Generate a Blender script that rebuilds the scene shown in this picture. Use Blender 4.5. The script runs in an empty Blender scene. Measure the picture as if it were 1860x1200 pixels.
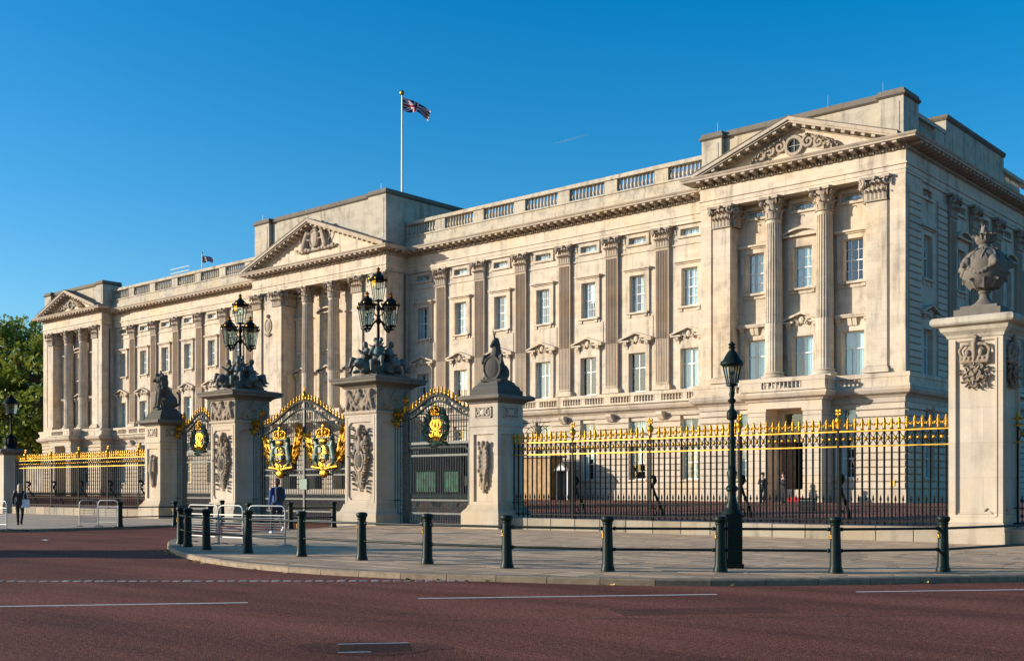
import bpy, bmesh, math, random
from math import sin, cos, pi, radians, sqrt, atan2
from mathutils import Vector, Matrix, Euler

random.seed(7)
sc = bpy.context.scene
C = sc.collection

# ------------------------------------------------------------ camera
CAMX, CAMY, CAMZ, YAW = 79.11, -66.0, 1.6, 0.7219
cam_d = bpy.data.cameras.new('camera')
cam = bpy.data.objects.new('camera', cam_d)
C.objects.link(cam)
cam.location = (CAMX, CAMY, CAMZ)
cam.rotation_euler = (pi / 2, 0, YAW)
cam_d.sensor_width = 36.0
cam_d.sensor_fit = 'HORIZONTAL'
cam_d.lens = 2039.2 / 1860 * 36
cam_d.shift_y = (887.1 - 600) / 1860
cam_d.clip_start = 0.1
cam_d.clip_end = 20000
sc.camera = cam

# ------------------------------------------------------------ sky, sun, exposure
SUN = Vector((-0.737, -0.634, 0.231)).normalized()
elev = math.asin(SUN.z)
world = bpy.data.worlds.new('World')
sc.world = world
world.use_nodes = True
wn = world.node_tree.nodes
wl = world.node_tree.links
bg = wn['Background']
sky = wn.new('ShaderNodeTexSky')
sky.sky_type = 'NISHITA'
sky.sun_disc = False
sky.sun_elevation = elev
sky.sun_rotation = atan2(SUN.x, SUN.y)
sky.air_density = 1.0
sky.dust_density = 0.8
sky.ozone_density = 3.5
hsv = wn.new('ShaderNodeHueSaturation')
hsv.inputs['Hue'].default_value = 0.496
hsv.inputs['Saturation'].default_value = 1.37
wl.new(sky.outputs[0], hsv.inputs['Color'])
wl.new(hsv.outputs[0], bg.inputs[0])
bg.inputs[1].default_value = 0.145
sun_d = bpy.data.lights.new('sun', 'SUN')
sun_d.energy = 5.0
sun_d.angle = radians(0.5)
sun_d.color = (1.0, 0.90, 0.76)
sun = bpy.data.objects.new('sun', sun_d)
C.objects.link(sun)
sun.rotation_euler = SUN.to_track_quat('Z', 'Y').to_euler()
sun.location = (0, -60, 60)
sc.view_settings.view_transform = 'Standard'
sc.view_settings.look = 'None'
sc.view_settings.exposure = 0.56
sc.view_settings.gamma = 1.0
sc.view_settings.use_curve_mapping = False

# ------------------------------------------------------------ materials
def new_mat(name):
    m = bpy.data.materials.new(name)
    m.use_nodes = True
    nt = m.node_tree
    return m, nt, nt.nodes['Principled BSDF'], nt.nodes['Material Output']

def N(nt, t, **kw):
    n = nt.nodes.new(t)
    for k, v in kw.items():
        setattr(n, k, v)
    return n

def noise(nt, vec, scale, detail=4, rough=0.55):
    n = N(nt, 'ShaderNodeTexNoise')
    n.inputs['Scale'].default_value = scale
    n.inputs['Detail'].default_value = detail
    n.inputs['Roughness'].default_value = rough
    if vec is not None:
        nt.links.new(vec, n.inputs['Vector'])
    return n.outputs['Fac']

def ramp(nt, fac, stops):
    r = N(nt, 'ShaderNodeValToRGB')
    el = r.color_ramp.elements
    while len(el) < len(stops):
        el.new(0.5)
    for e, (p, c) in zip(el, stops):
        e.position = p
        e.color = (c[0], c[1], c[2], 1)
    nt.links.new(fac, r.inputs[0])
    return r.outputs[0]

def mixc(nt, fac, a, b, mode='MIX'):
    m = N(nt, 'ShaderNodeMix', data_type='RGBA', blend_type=mode)
    for sock, v in ((m.inputs['Factor'], fac), (m.inputs[6], a), (m.inputs[7], b)):
        if isinstance(v, (int, float)):
            sock.default_value = v
        elif isinstance(v, (tuple, list)):
            sock.default_value = (v[0], v[1], v[2], 1)
        else:
            nt.links.new(v, sock)
    return m.outputs[2]

def math_n(nt, op, a, b=0.0):
    m = N(nt, 'ShaderNodeMath', operation=op)
    for i, v in enumerate((a, b)):
        if isinstance(v, (int, float)):
            m.inputs[i].default_value = v
        else:
            nt.links.new(v, m.inputs[i])
    return m.outputs[0]

def bump(nt, bsdf, h, strength, dist=0.02):
    b = N(nt, 'ShaderNodeBump')
    b.inputs['Strength'].default_value = strength
    b.inputs['Distance'].default_value = dist
    nt.links.new(h, b.inputs['Height'])
    nt.links.new(b.outputs[0], bsdf.inputs['Normal'])

def position(nt):
    return N(nt, 'ShaderNodeNewGeometry').outputs['Position']

def scaled(nt, vec, s):
    m = N(nt, 'ShaderNodeMapping')
    m.inputs['Scale'].default_value = s
    nt.links.new(vec, m.inputs['Vector'])
    return m.outputs[0]

def simple(name, col, rough=0.6, metal=0.0, var=0.15, scale=6.0, spec=0.5, bmp=0.0, coat=0.0, rnd=0.0):
    m, nt, b, out = new_mat(name)
    pos = position(nt)
    f = noise(nt, pos, scale)
    lo = tuple(c * (1 - var) for c in col)
    hi = tuple(min(1, c * (1 + var)) for c in col)
    c = ramp(nt, f, [(0.3, lo), (0.7, hi)])
    if rnd:
        oi = N(nt, 'ShaderNodeObjectInfo')
        va = N(nt, 'ShaderNodeMath', operation='MULTIPLY_ADD')
        nt.links.new(oi.outputs['Random'], va.inputs[0])
        va.inputs[1].default_value = rnd
        va.inputs[2].default_value = 1 - rnd / 2
        v = va.outputs[0]
        hs = N(nt, 'ShaderNodeHueSaturation')
        nt.links.new(v, hs.inputs['Value'])
        nt.links.new(c, hs.inputs['Color'])
        c = hs.outputs[0]
    nt.links.new(c, b.inputs['Base Color'])
    b.inputs['Roughness'].default_value = rough
    b.inputs['Metallic'].default_value = metal
    b.inputs['Specular IOR Level'].default_value = spec
    if coat:
        b.inputs['Coat Weight'].default_value = coat
        b.inputs['Coat Roughness'].default_value = 0.15
    if bmp:
        bump(nt, b, noise(nt, pos, scale * 6, 5), bmp)
    return m

def stone_mat(name, base, joint=True, dirt=(0.10, 0.085, 0.07), dirt_amt=0.35, block=(1.25, 0.42), bmp=0.25, rnd=0.10):
    """weathered limestone: block-to-block tint, warm and grey patches, rain streaks, fine grain, hairline joints"""
    m, nt, b, out = new_mat(name)
    pos = position(nt)
    sep = N(nt, 'ShaderNodeSeparateXYZ')
    nt.links.new(pos, sep.inputs[0])
    u = math_n(nt, 'ADD', sep.outputs[0], sep.outputs[1])
    comb = N(nt, 'ShaderNodeCombineXYZ')
    nt.links.new(u, comb.inputs[0])
    nt.links.new(sep.outputs[2], comb.inputs[1])
    big = noise(nt, pos, 0.35, 5)
    warm = tuple(c * k for c, k in zip(base, (1.04, 0.97, 0.86)))
    grey = tuple(c * k for c, k in zip(base, (0.93, 0.95, 0.99)))
    col = ramp(nt, big, [(0.32, grey), (0.5, base), (0.68, warm)])
    if joint:
        br = N(nt, 'ShaderNodeTexBrick')
        br.inputs['Scale'].default_value = 1.0
        br.inputs['Brick Width'].default_value = block[0]
        br.inputs['Row Height'].default_value = block[1]
        br.inputs['Mortar Size'].default_value = 0.007
        br.inputs['Mortar Smooth'].default_value = 0.2
        br.inputs['Bias'].default_value = 0.0
        br.inputs['Color1'].default_value = (1.05, 1.03, 1.0, 1)
        br.inputs['Color2'].default_value = (0.885, 0.865, 0.845, 1)
        br.inputs['Mortar'].default_value = (0.68, 0.64, 0.60, 1)
        nt.links.new(comb.outputs[0], br.inputs['Vector'])
        col = mixc(nt, 0.75, col, br.outputs['Color'], 'MULTIPLY')
    st = noise(nt, scaled(nt, pos, (2.2, 2.2, 0.22)), 1.0, 6, 0.62)
    stf = ramp(nt, st, [(0.52, (0, 0, 0)), (0.74, (1, 1, 1))])
    patch = noise(nt, pos, 1.1, 6, 0.65)
    pf = ramp(nt, patch, [(0.5, (0, 0, 0)), (0.72, (1, 1, 1))])
    f = math_n(nt, 'MULTIPLY', math_n(nt, 'ADD', math_n(nt, 'MULTIPLY', stf, 0.7), math_n(nt, 'MULTIPLY', pf, 0.5)), dirt_amt)
    col = mixc(nt, f, col, dirt)
    grain = noise(nt, pos, 22.0, 5, 0.7)
    col = mixc(nt, 0.35, col, ramp(nt, grain, [(0.25, (0.78, 0.76, 0.74)), (0.75, (1.14, 1.13, 1.12))]), 'MULTIPLY')
    oi = N(nt, 'ShaderNodeObjectInfo')
    v = N(nt, 'ShaderNodeMath', operation='MULTIPLY_ADD')
    nt.links.new(oi.outputs['Random'], v.inputs[0])
    v.inputs[1].default_value = rnd
    v.inputs[2].default_value = 1 - rnd / 2
    hs = N(nt, 'ShaderNodeHueSaturation')
    nt.links.new(v.outputs[0], hs.inputs['Value'])
    nt.links.new(col, hs.inputs['Color'])
    nt.links.new(hs.outputs[0], b.inputs['Base Color'])
    b.inputs['Roughness'].default_value = 0.9
    b.inputs['Specular IOR Level'].default_value = 0.25
    bump(nt, b, grain, bmp, 0.015)
    return m

M = {}
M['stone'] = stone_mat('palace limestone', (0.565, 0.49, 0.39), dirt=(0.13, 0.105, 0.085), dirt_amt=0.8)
M['cornice'] = stone_mat('weathered cornice stone with painted shade', (0.43, 0.365, 0.29), joint=False, dirt=(0.12, 0.10, 0.085), dirt_amt=0.75)  # weathered tone, darkened further to stand in for shade under the overhangs
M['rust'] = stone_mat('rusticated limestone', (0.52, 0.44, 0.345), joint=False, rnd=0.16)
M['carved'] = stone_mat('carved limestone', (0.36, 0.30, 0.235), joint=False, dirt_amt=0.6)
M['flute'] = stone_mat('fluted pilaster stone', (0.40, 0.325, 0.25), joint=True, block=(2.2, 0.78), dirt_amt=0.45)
M['attic'] = stone_mat('weathered attic stone', (0.46, 0.415, 0.335), dirt=(0.085, 0.08, 0.07), dirt_amt=0.9)
M['cap'] = stone_mat('blackened coping stone', (0.16, 0.142, 0.115), joint=False, dirt=(0.06, 0.055, 0.05), dirt_amt=0.7)
M['pier'] = stone_mat('gate pier stone', (0.50, 0.435, 0.35), block=(2.6, 0.95), dirt=(0.14, 0.115, 0.09), dirt_amt=0.45, rnd=0.06)
M['pierbase'] = stone_mat('pier base stone', (0.42, 0.355, 0.27), joint=False, dirt_amt=0.55)
M['piercap'] = stone_mat('pier coping stone', (0.155, 0.135, 0.11), joint=False, dirt=(0.06, 0.055, 0.05), dirt_amt=0.6)
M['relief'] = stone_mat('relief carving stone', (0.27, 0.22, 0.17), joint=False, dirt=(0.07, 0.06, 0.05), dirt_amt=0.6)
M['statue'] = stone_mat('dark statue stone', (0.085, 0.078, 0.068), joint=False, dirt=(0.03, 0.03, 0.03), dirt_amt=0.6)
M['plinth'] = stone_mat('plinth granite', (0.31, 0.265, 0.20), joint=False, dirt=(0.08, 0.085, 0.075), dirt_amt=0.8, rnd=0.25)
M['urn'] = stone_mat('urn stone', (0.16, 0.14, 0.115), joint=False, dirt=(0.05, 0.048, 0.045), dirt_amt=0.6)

def bronze_mat():
    m, nt, b, out = new_mat('verdigris bronze')
    pos = position(nt)
    f = noise(nt, pos, 3.0, 5)
    c = ramp(nt, f, [(0.35, (0.07, 0.063, 0.052)), (0.52, (0.12, 0.108, 0.09)), (0.70, (0.11, 0.18, 0.165))])
    nt.links.new(c, b.inputs['Base Color'])
    b.inputs['Roughness'].default_value = 0.65
    b.inputs['Metallic'].default_value = 0.1
    bump(nt, b, noise(nt, pos, 30, 4), 0.3)
    return m
M['bronze'] = bronze_mat()
M['iron'] = simple('black green ironwork', (0.007, 0.009, 0.008), rough=0.5, var=0.35, scale=9, spec=0.10)
M['iron_sunlit'] = simple('gate ironwork sunlit tone', (0.055, 0.066, 0.060), rough=0.45, var=0.4, scale=8, spec=0.3)  # gate ironwork made paler; sunlight on it is put into the colour
M['bollard'] = simple('bollard paint', (0.007, 0.015, 0.012), rough=0.42, var=0.3, scale=12, spec=0.14, bmp=0.05)
M['gold'] = simple('gilding', (0.46, 0.235, 0.022), rough=0.32, metal=0.92, var=0.6, scale=16, bmp=0.5)
M['goldrail'] = simple('gilded rail', (0.46, 0.245, 0.03), rough=0.42, metal=0.9, var=0.4, scale=5)
M['wreath'] = simple('wreath green bronze', (0.035, 0.075, 0.06), rough=0.45, metal=0.3, var=0.5, scale=14)
M['white'] = simple('white sash paint', (0.74, 0.73, 0.69), rough=0.45, var=0.05)
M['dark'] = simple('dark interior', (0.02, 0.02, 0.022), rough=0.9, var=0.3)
M['steel'] = simple('galvanised barrier steel', (0.33, 0.34, 0.32), rough=0.5, metal=0.4, var=0.15, scale=18)
M['pole'] = simple('white flagpole paint', (0.75, 0.74, 0.71), rough=0.45, var=0.06)
M['wood'] = simple('ochre hut boarding', (0.30, 0.17, 0.055), rough=0.65, var=0.3, scale=3)
M['door'] = simple('brown oak door', (0.16, 0.09, 0.05), rough=0.6, var=0.3, scale=4)
M['green'] = simple('green window blind', (0.02, 0.22, 0.11), rough=0.5, var=0.35, scale=2)
M['lead'] = simple('lead roof sheet', (0.13, 0.135, 0.14), rough=0.7, var=0.2, scale=1.5)
M['pipe'] = simple('downpipe paint', (0.10, 0.085, 0.07), rough=0.6, var=0.2)
M['carpet'] = simple('red carpet', (0.35, 0.02, 0.02), rough=0.9, var=0.2)
M['yellow'] = simple('yellow notice', (0.75, 0.50, 0.03), rough=0.5, var=0.1)
M['box_grey'] = simple('sentry box grey', (0.30, 0.34, 0.36), rough=0.5, var=0.12)
M['box_dark'] = simple('sentry box dark panel', (0.10, 0.09, 0.075), rough=0.5, var=0.2)
M['paper'] = simple('white paper', (0.8, 0.8, 0.8), rough=0.7, var=0.05)
M['leafdry'] = simple('dry yellow leaf', (0.55, 0.37, 0.13), rough=0.7, var=0.4, scale=30, rnd=0.7)

def glass_mat(name, tint, base_fac, rough=0.02):
    m, nt, b, out = new_mat(name)
    nt.nodes.remove(b)
    tr = N(nt, 'ShaderNodeBsdfTransparent')
    tr.inputs[0].default_value = (*tint, 1)
    gl = N(nt, 'ShaderNodeBsdfGlossy')
    gl.inputs['Roughness'].default_value = rough
    gl.inputs['Color'].default_value = (0.9, 0.95, 1.0, 1)
    lw = N(nt, 'ShaderNodeLayerWeight')
    lw.inputs['Blend'].default_value = 0.5
    fr = N(nt, 'ShaderNodeMath', operation='POWER')
    nt.links.new(lw.outputs['Facing'], fr.inputs[0])
    fr.inputs[1].default_value = 4.0
    pos = position(nt)
    nb = N(nt, 'ShaderNodeBump')
    nb.inputs['Strength'].default_value = 0.05
    nt.links.new(noise(nt, pos, 1.3, 2), nb.inputs['Height'])
    nt.links.new(nb.outputs[0], gl.inputs['Normal'])
    f = math_n(nt, 'ADD', fr.outputs[0], base_fac)
    mx = N(nt, 'ShaderNodeMixShader')
    nt.links.new(f, mx.inputs[0])
    nt.links.new(tr.outputs[0], mx.inputs[1])
    nt.links.new(gl.outputs[0], mx.inputs[2])
    nt.links.new(mx.outputs[0], out.inputs['Surface'])
    return m
M['glass'] = glass_mat('window glass', (0.72, 0.86, 0.88), 0.12)
M['lampglass'] = glass_mat('lantern glass', (0.84, 0.92, 0.88), 0.08)

def curtain_mat():
    m, nt, b, out = new_mat('net curtain')
    b.inputs['Base Color'].default_value = (0.80, 0.85, 0.84, 1)
    b.inputs['Roughness'].default_value = 0.9
    return m
M['curtain'] = curtain_mat()

def road_mat(name, c1, c2, speck, scale=1.0):
    m, nt, b, out = new_mat(name)
    pos = position(nt)
    big = noise(nt, scaled(nt, pos, (0.25, 0.25, 0.25)), 1.0, 6, 0.6)
    col = ramp(nt, big, [(0.3, c1), (0.7, c2)])
    # tyre-worn bands and oil marks along the carriageway
    rot = N(nt, 'ShaderNodeMapping')
    rot.inputs['Rotation'].default_value = (0, 0, -0.72)
    rot.inputs['Scale'].default_value = (0.12, 0.9, 1)
    nt.links.new(pos, rot.inputs['Vector'])
    wear = noise(nt, rot.outputs[0], 1.0, 5, 0.6)
    col = mixc(nt, 0.55, col, ramp(nt, wear, [(0.36, (0.55, 0.55, 0.57)), (0.62, (1.42, 1.40, 1.37))]), 'MULTIPLY')
    stain = noise(nt, scaled(nt, pos, (0.9, 0.9, 0.9)), 1.0, 5, 0.7)
    col = mixc(nt, ramp(nt, stain, [(0.58, (0, 0, 0)), (0.75, (0.55, 0.55, 0.55))]), col, (0.03, 0.025, 0.024))
    fine = noise(nt, pos, 17 * scale, 6, 0.85)
    col = mixc(nt, 0.85, col, ramp(nt, fine, [(0.36, (0.25, 0.24, 0.24)), (0.5, (0.95, 0.95, 0.95)), (0.62, speck)]), 'MULTIPLY')
    vor = N(nt, 'ShaderNodeTexVoronoi')
    vor.inputs['Scale'].default_value = 60 * scale
    nt.links.new(pos, vor.inputs['Vector'])
    nt.links.new(col, b.inputs['Base Color'])
    b.inputs['Roughness'].default_value = 0.92
    b.inputs['Specular IOR Level'].default_value = 0.1
    h = math_n(nt, 'ADD', fine, vor.outputs['Distance'])
    bump(nt, b, h, 0.8, 0.012)
    return m
M['road'] = road_mat('red asphalt', (0.125, 0.048, 0.033), (0.175, 0.068, 0.047), (2.1, 1.95, 1.85))
M['forecourt'] = road_mat('forecourt asphalt', (0.20, 0.095, 0.075), (0.25, 0.12, 0.095), (1.3, 1.25, 1.2))

def slab_mat():
    m, nt, b, out = new_mat('york stone paving')
    pos = position(nt)
    oi = N(nt, 'ShaderNodeObjectInfo')
    big = noise(nt, pos, 0.8, 6, 0.6)
    col = ramp(nt, big, [(0.3, (0.32, 0.215, 0.128)), (0.7, (0.47, 0.32, 0.19))])
    v = N(nt, 'ShaderNodeMath', operation='MULTIPLY_ADD')
    nt.links.new(oi.outputs['Random'], v.inputs[0])
    v.inputs[1].default_value = 0.46
    v.inputs[2].default_value = 0.77
    hs = N(nt, 'ShaderNodeHueSaturation')
    nt.links.new(v.outputs[0], hs.inputs['Value'])
    nt.links.new(col, hs.inputs['Color'])
    fine = noise(nt, pos, 30, 5, 0.7)
    c = mixc(nt, 0.6, hs.outputs[0], ramp(nt, fine, [(0.3, (0.7, 0.7, 0.7)), (0.7, (1.2, 1.2, 1.2))]), 'MULTIPLY')
    spots = noise(nt, pos, 5.5, 3)
    c = mixc(nt, ramp(nt, spots, [(0.66, (0, 0, 0)), (0.75, (0.5, 0.5, 0.5))]), c, (0.07, 0.06, 0.05))
    nt.links.new(c, b.inputs['Base Color'])
    b.inputs['Roughness'].default_value = 0.8
    bump(nt, b, fine, 0.35, 0.01)
    return m
M['slab'] = slab_mat()
M['kerb'] = simple('granite kerb', (0.22, 0.16, 0.10), rough=0.75, var=0.25, scale=8, bmp=0.2, rnd=0.25)
M['sett'] = simple('granite sett', (0.30, 0.27, 0.24), rough=0.7, var=0.3, scale=14, bmp=0.3, rnd=0.5)
M['joint'] = simple('dark joint bed', (0.05, 0.043, 0.037), rough=0.95, var=0.2)
M['paint'] = simple('white road paint', (0.62, 0.60, 0.56), rough=0.7, var=0.25, scale=12)
M['manhole'] = simple('worn manhole iron', (0.05, 0.032, 0.027), rough=1.0, metal=0.0, var=0.4, scale=14, spec=0.02)

def leaf_mat(name, c1, c2):
    m, nt, b, out = new_mat(name)
    pos = position(nt)
    f = noise(nt, pos, 0.55, 4)
    col = ramp(nt, f, [(0.35, c1), (0.65, c2)])
    nt.links.new(col, b.inputs['Base Color'])
    b.inputs['Roughness'].default_value = 0.6
    tl = N(nt, 'ShaderNodeBsdfTranslucent')
    nt.links.new(col, tl.inputs[0])
    mx = N(nt, 'ShaderNodeMixShader')
    mx.inputs[0].default_value = 0.3
    nt.links.new(b.outputs[0], mx.inputs[1])
    nt.links.new(tl.outputs[0], mx.inputs[2])
    nt.links.new(mx.outputs[0], out.inputs['Surface'])
    return m
M['leaf'] = leaf_mat('plane tree leaf', (0.075, 0.15, 0.022), (0.32, 0.34, 0.04))
M['leafd'] = leaf_mat('dark leaf', (0.06, 0.13, 0.022), (0.23, 0.28, 0.035))
M['bark'] = simple('bark', (0.07, 0.055, 0.04), rough=0.9, var=0.35, scale=5)
def plain(name, col, rough=0.7, var=0.12):
    return simple(name, col, rough=rough, var=var, scale=9, bmp=0.05)
M['skin'] = plain('skin', (0.52, 0.30, 0.21), 0.55)
M['black'] = plain('black cloth', (0.014, 0.014, 0.016), 0.8)
M['blue'] = plain('blue jumper', (0.018, 0.06, 0.21), 0.85)
M['navy'] = plain('dark denim', (0.018, 0.022, 0.035), 0.85)
M['hair_fair'] = plain('fair hair', (0.33, 0.19, 0.09), 0.5, 0.3)
M['hair_brown'] = plain('brown hair', (0.11, 0.045, 0.02), 0.5, 0.3)
M['shoe'] = plain('pale shoe', (0.62, 0.60, 0.56), 0.6)
M['bag'] = plain('white tote', (0.62, 0.60, 0.60), 0.8)
M['flag_blue'] = plain('flag blue', (0.012, 0.016, 0.085), 0.8, 0.1)
M['flag_white'] = plain('flag white', (0.62, 0.60, 0.60), 0.8, 0.05)
M['flag_red'] = plain('flag red', (0.36, 0.01, 0.02), 0.8, 0.1)

# ------------------------------------------------------------ mesh helpers
class MB:
    def __init__(s):
        s.v = []
        s.f = []

    def quad(s, a, b, c, d):
        n = len(s.v)
        s.v += [tuple(a), tuple(b), tuple(c), tuple(d)]
        s.f.append((n, n + 1, n + 2, n + 3))

    def box(s, x0, x1, y0, y1, z0, z1, ch=0.0):
        if ch <= 0:
            n = len(s.v)
            s.v += [(x0, y0, z0), (x1, y0, z0), (x1, y1, z0), (x0, y1, z0), (x0, y0, z1), (x1, y0, z1), (x1, y1, z1), (x0, y1, z1)]
            s.f += [(n, n + 3, n + 2, n + 1), (n + 4, n + 5, n + 6, n + 7), (n, n + 1, n + 5, n + 4), (n + 1, n + 2, n + 6, n + 5), (n + 2, n + 3, n + 7, n + 6), (n + 3, n, n + 4, n + 7)]
        else:
            c = ch
            rings = [(z0, c), (z0 + c, 0), (z1 - c, 0), (z1, c)]
            n = len(s.v)
            for z, i in rings:
                a, b_, d, e = x0 + i, x1 - i, y0 + i, y1 - i
                k = c - i
                # 8-sided ring so the vertical edges are eased too
                s.v += [(a + k, d, z), (b_ - k, d, z), (b_, d + k, z), (b_, e - k, z), (b_ - k, e, z), (a + k, e, z), (a, e - k, z), (a, d + k, z)]
            for r in range(3):
                for i in range(8):
                    p = n + r * 8
                    s.f.append((p + i, p + (i + 1) % 8, p + 8 + (i + 1) % 8, p + 8 + i))
            s.f.append(tuple(n + 7 - i for i in range(8)))
            s.f.append(tuple(n + 24 + i for i in range(8)))
        return s

    def prism(s, poly, axis, t0, t1):
        """extrude a polygon; axis 'y': poly in (x,z); 'x': (y,z); 'z': (x,y)"""
        def P(a, b, t):
            return {'y': (a, t, b), 'x': (t, a, b), 'z': (a, b, t)}[axis]
        n = len(s.v)
        k = len(poly)
        s.v += [P(a, b, t0) for a, b in poly] + [P(a, b, t1) for a, b in poly]
        s.f.append(tuple(range(n, n + k)))
        s.f.append(tuple(range(n + 2 * k - 1, n + k - 1, -1)))
        for i in range(k):
            j = (i + 1) % k
            s.f.append((n + i, n + k + i, n + k + j, n + j))
        return s

    def lathe(s, prof, c=(0, 0, 0), n=16, a0=0.0, a1=2 * pi, sx=1.0, sy=1.0, cap=True):
        st = len(s.v)
        full = abs(a1 - a0 - 2 * pi) < 1e-6
        m = n if full else n + 1
        for r, z in prof:
            for i in range(m):
                a = a0 + (a1 - a0) * i / n
                s.v.append((c[0] + r * cos(a) * sx, c[1] + r * sin(a) * sy, c[2] + z))
        for k in range(len(prof) - 1):
            for i in range(n):
                j = (i + 1) % m if full else i + 1
                p, q = st + k * m, st + (k + 1) * m
                s.f.append((p + i, p + j, q + j, q + i))
        if cap and full:
            s.f.append(tuple(st + m - 1 - i for i in range(m)))
            s.f.append(tuple(st + (len(prof) - 1) * m + i for i in range(m)))
        return s

    def tube(s, pts, r, n=6, closed=False, cap=True):
        pts = [Vector(p) for p in pts]
        k = len(pts)
        rs = r if isinstance(r, (list, tuple)) else [r] * k
        st = len(s.v)
        ref = None
        for i, p in enumerate(pts):
            if closed:
                d = pts[(i + 1) % k] - pts[i - 1]
            else:
                d = pts[min(i + 1, k - 1)] - pts[max(i - 1, 0)]
            if d.length < 1e-9:
                d = Vector((0, 0, 1))
            d.normalize()
            if ref is None:
                ref = Vector((0, 0, 1)) if abs(d.z) < 0.9 else Vector((1, 0, 0))
            a = d.cross(ref)
            if a.length < 1e-6:
                a = d.orthogonal()
            a.normalize()
            b = a.cross(d).normalized()
            ref = b
            for j in range(n):
                t = 2 * pi * j / n
                s.v.append(tuple(p + (a * cos(t) + b * sin(t)) * rs[i]))
        for i in range(k if closed else k - 1):
            for j in range(n):
                p = st + i * n
                q = st + ((i + 1) % k) * n
                s.f.append((p + j, q + j, q + (j + 1) % n, p + (j + 1) % n))
        if cap and not closed:
            s.f.append(tuple(st + j for j in range(n)))
            s.f.append(tuple(st + (k - 1) * n + n - 1 - j for j in range(n)))
        return s

    def ball(s, c, r, nu=8, nv=6, sc3=(1, 1, 1)):
        prof = [(max(1e-4, r * sin(pi * k / nv)), -r * cos(pi * k / nv)) for k in range(nv + 1)]
        st = len(s.v)
        s.lathe(prof, (0, 0, 0), nu, cap=False)
        for i in range(st, len(s.v)):
            v = s.v[i]
            s.v[i] = (c[0] + v[0] * sc3[0], c[1] + v[1] * sc3[1], c[2] + v[2] * sc3[2])
        return s

    def add(s, o, mat):
        n = len(s.v)
        s.v += [tuple(mat @ Vector(v)) for v in o.v]
        flip = mat.to_3x3().determinant() < 0
        for f in o.f:
            g = tuple(i + n for i in f)
            s.f.append(g[::-1] if flip else g)
        return s

    def sweep(s, path, prof, closed=False):
        """sweep a profile (outward offset, z) along an xy path; outward is right of travel, corners mitred"""
        k = len(path)
        st = len(s.v)
        for i, p in enumerate(path):
            p = Vector(p)
            ds = []
            if i > 0 or closed:
                ds.append((p - Vector(path[i - 1])).normalized())
            if i < k - 1 or closed:
                ds.append((Vector(path[(i + 1) % k]) - p).normalized())
            ns = [Vector((d.y, -d.x)) for d in ds]
            if len(ns) == 2:
                m = ns[0] + ns[1]
                m = m / max(0.2, (1 + ns[0].dot(ns[1])))
            else:
                m = ns[0]
            for o, z in prof:
                s.v.append((p.x + m.x * o, p.y + m.y * o, z))
        q = len(prof)
        for i in range(k if closed else k - 1):
            for j in range(q - 1):
                a = st + i * q + j
                b = st + ((i + 1) % k) * q + j
                s.f.append((a, b, b + 1, a + 1))
        if not closed:
            s.f.append(tuple(st + j for j in range(q)))
            s.f.append(tuple(st + (k - 1) * q + q - 1 - j for j in range(q)))
        return s

    def mesh(s, name, smooth=None):
        me = bpy.data.meshes.new(name)
        me.from_pydata(s.v, [], s.f)
        bm = bmesh.new()
        bm.from_mesh(me)
        bmesh.ops.recalc_face_normals(bm, faces=bm.faces)
        bm.to_mesh(me)
        bm.free()
        if smooth:
            me.polygons.foreach_set('use_smooth', [True] * len(me.polygons))
            me.set_sharp_from_angle(angle=radians(smooth))
        me.update()
        return me

def obj(name, mesh, mat=None, parent=None, loc=(0, 0, 0), rotz=0.0, smooth=None, kind=None):
    if isinstance(mesh, MB):
        mesh = mesh.mesh(name, smooth)
    if mat is not None and not mesh.materials:
        mesh.materials.append(M[mat] if isinstance(mat, str) else mat)
    o = bpy.data.objects.new(name, mesh)
    C.objects.link(o)
    o.location = loc
    if rotz:
        o.rotation_euler = (0, 0, rotz)
    if parent is not None:
        o.parent = parent
    if kind:
        o['kind'] = kind
    return o

def thing(name, label, cat, loc=(0, 0, 0), rotz=0.0, group=None):
    o = bpy.data.objects.new(name, None)
    C.objects.link(o)
    o.empty_display_size = 0.3
    o.location = loc
    o.rotation_euler = (0, 0, rotz)
    o['label'] = label
    o['category'] = cat
    if group:
        o['group'] = group
    return o

def tag(o, label, cat, group=None):
    o['label'] = label
    o['category'] = cat
    if group:
        o['group'] = group
    return o

def copy_tree(o, parent=None):
    c = o.copy()
    C.objects.link(c)
    c.parent = parent
    for ch in list(o.children):
        copy_tree(ch, c)
    return c

def T(x=0, y=0, z=0, rz=0, ry=0, rx=0, s=1):
    sc3 = s if isinstance(s, (tuple, list)) else (s, s, s)
    return Matrix.Translation((x, y, z)) @ Euler((rx, ry, rz)).to_matrix().to_4x4() @ Matrix.Diagonal((*sc3, 1))

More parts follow.
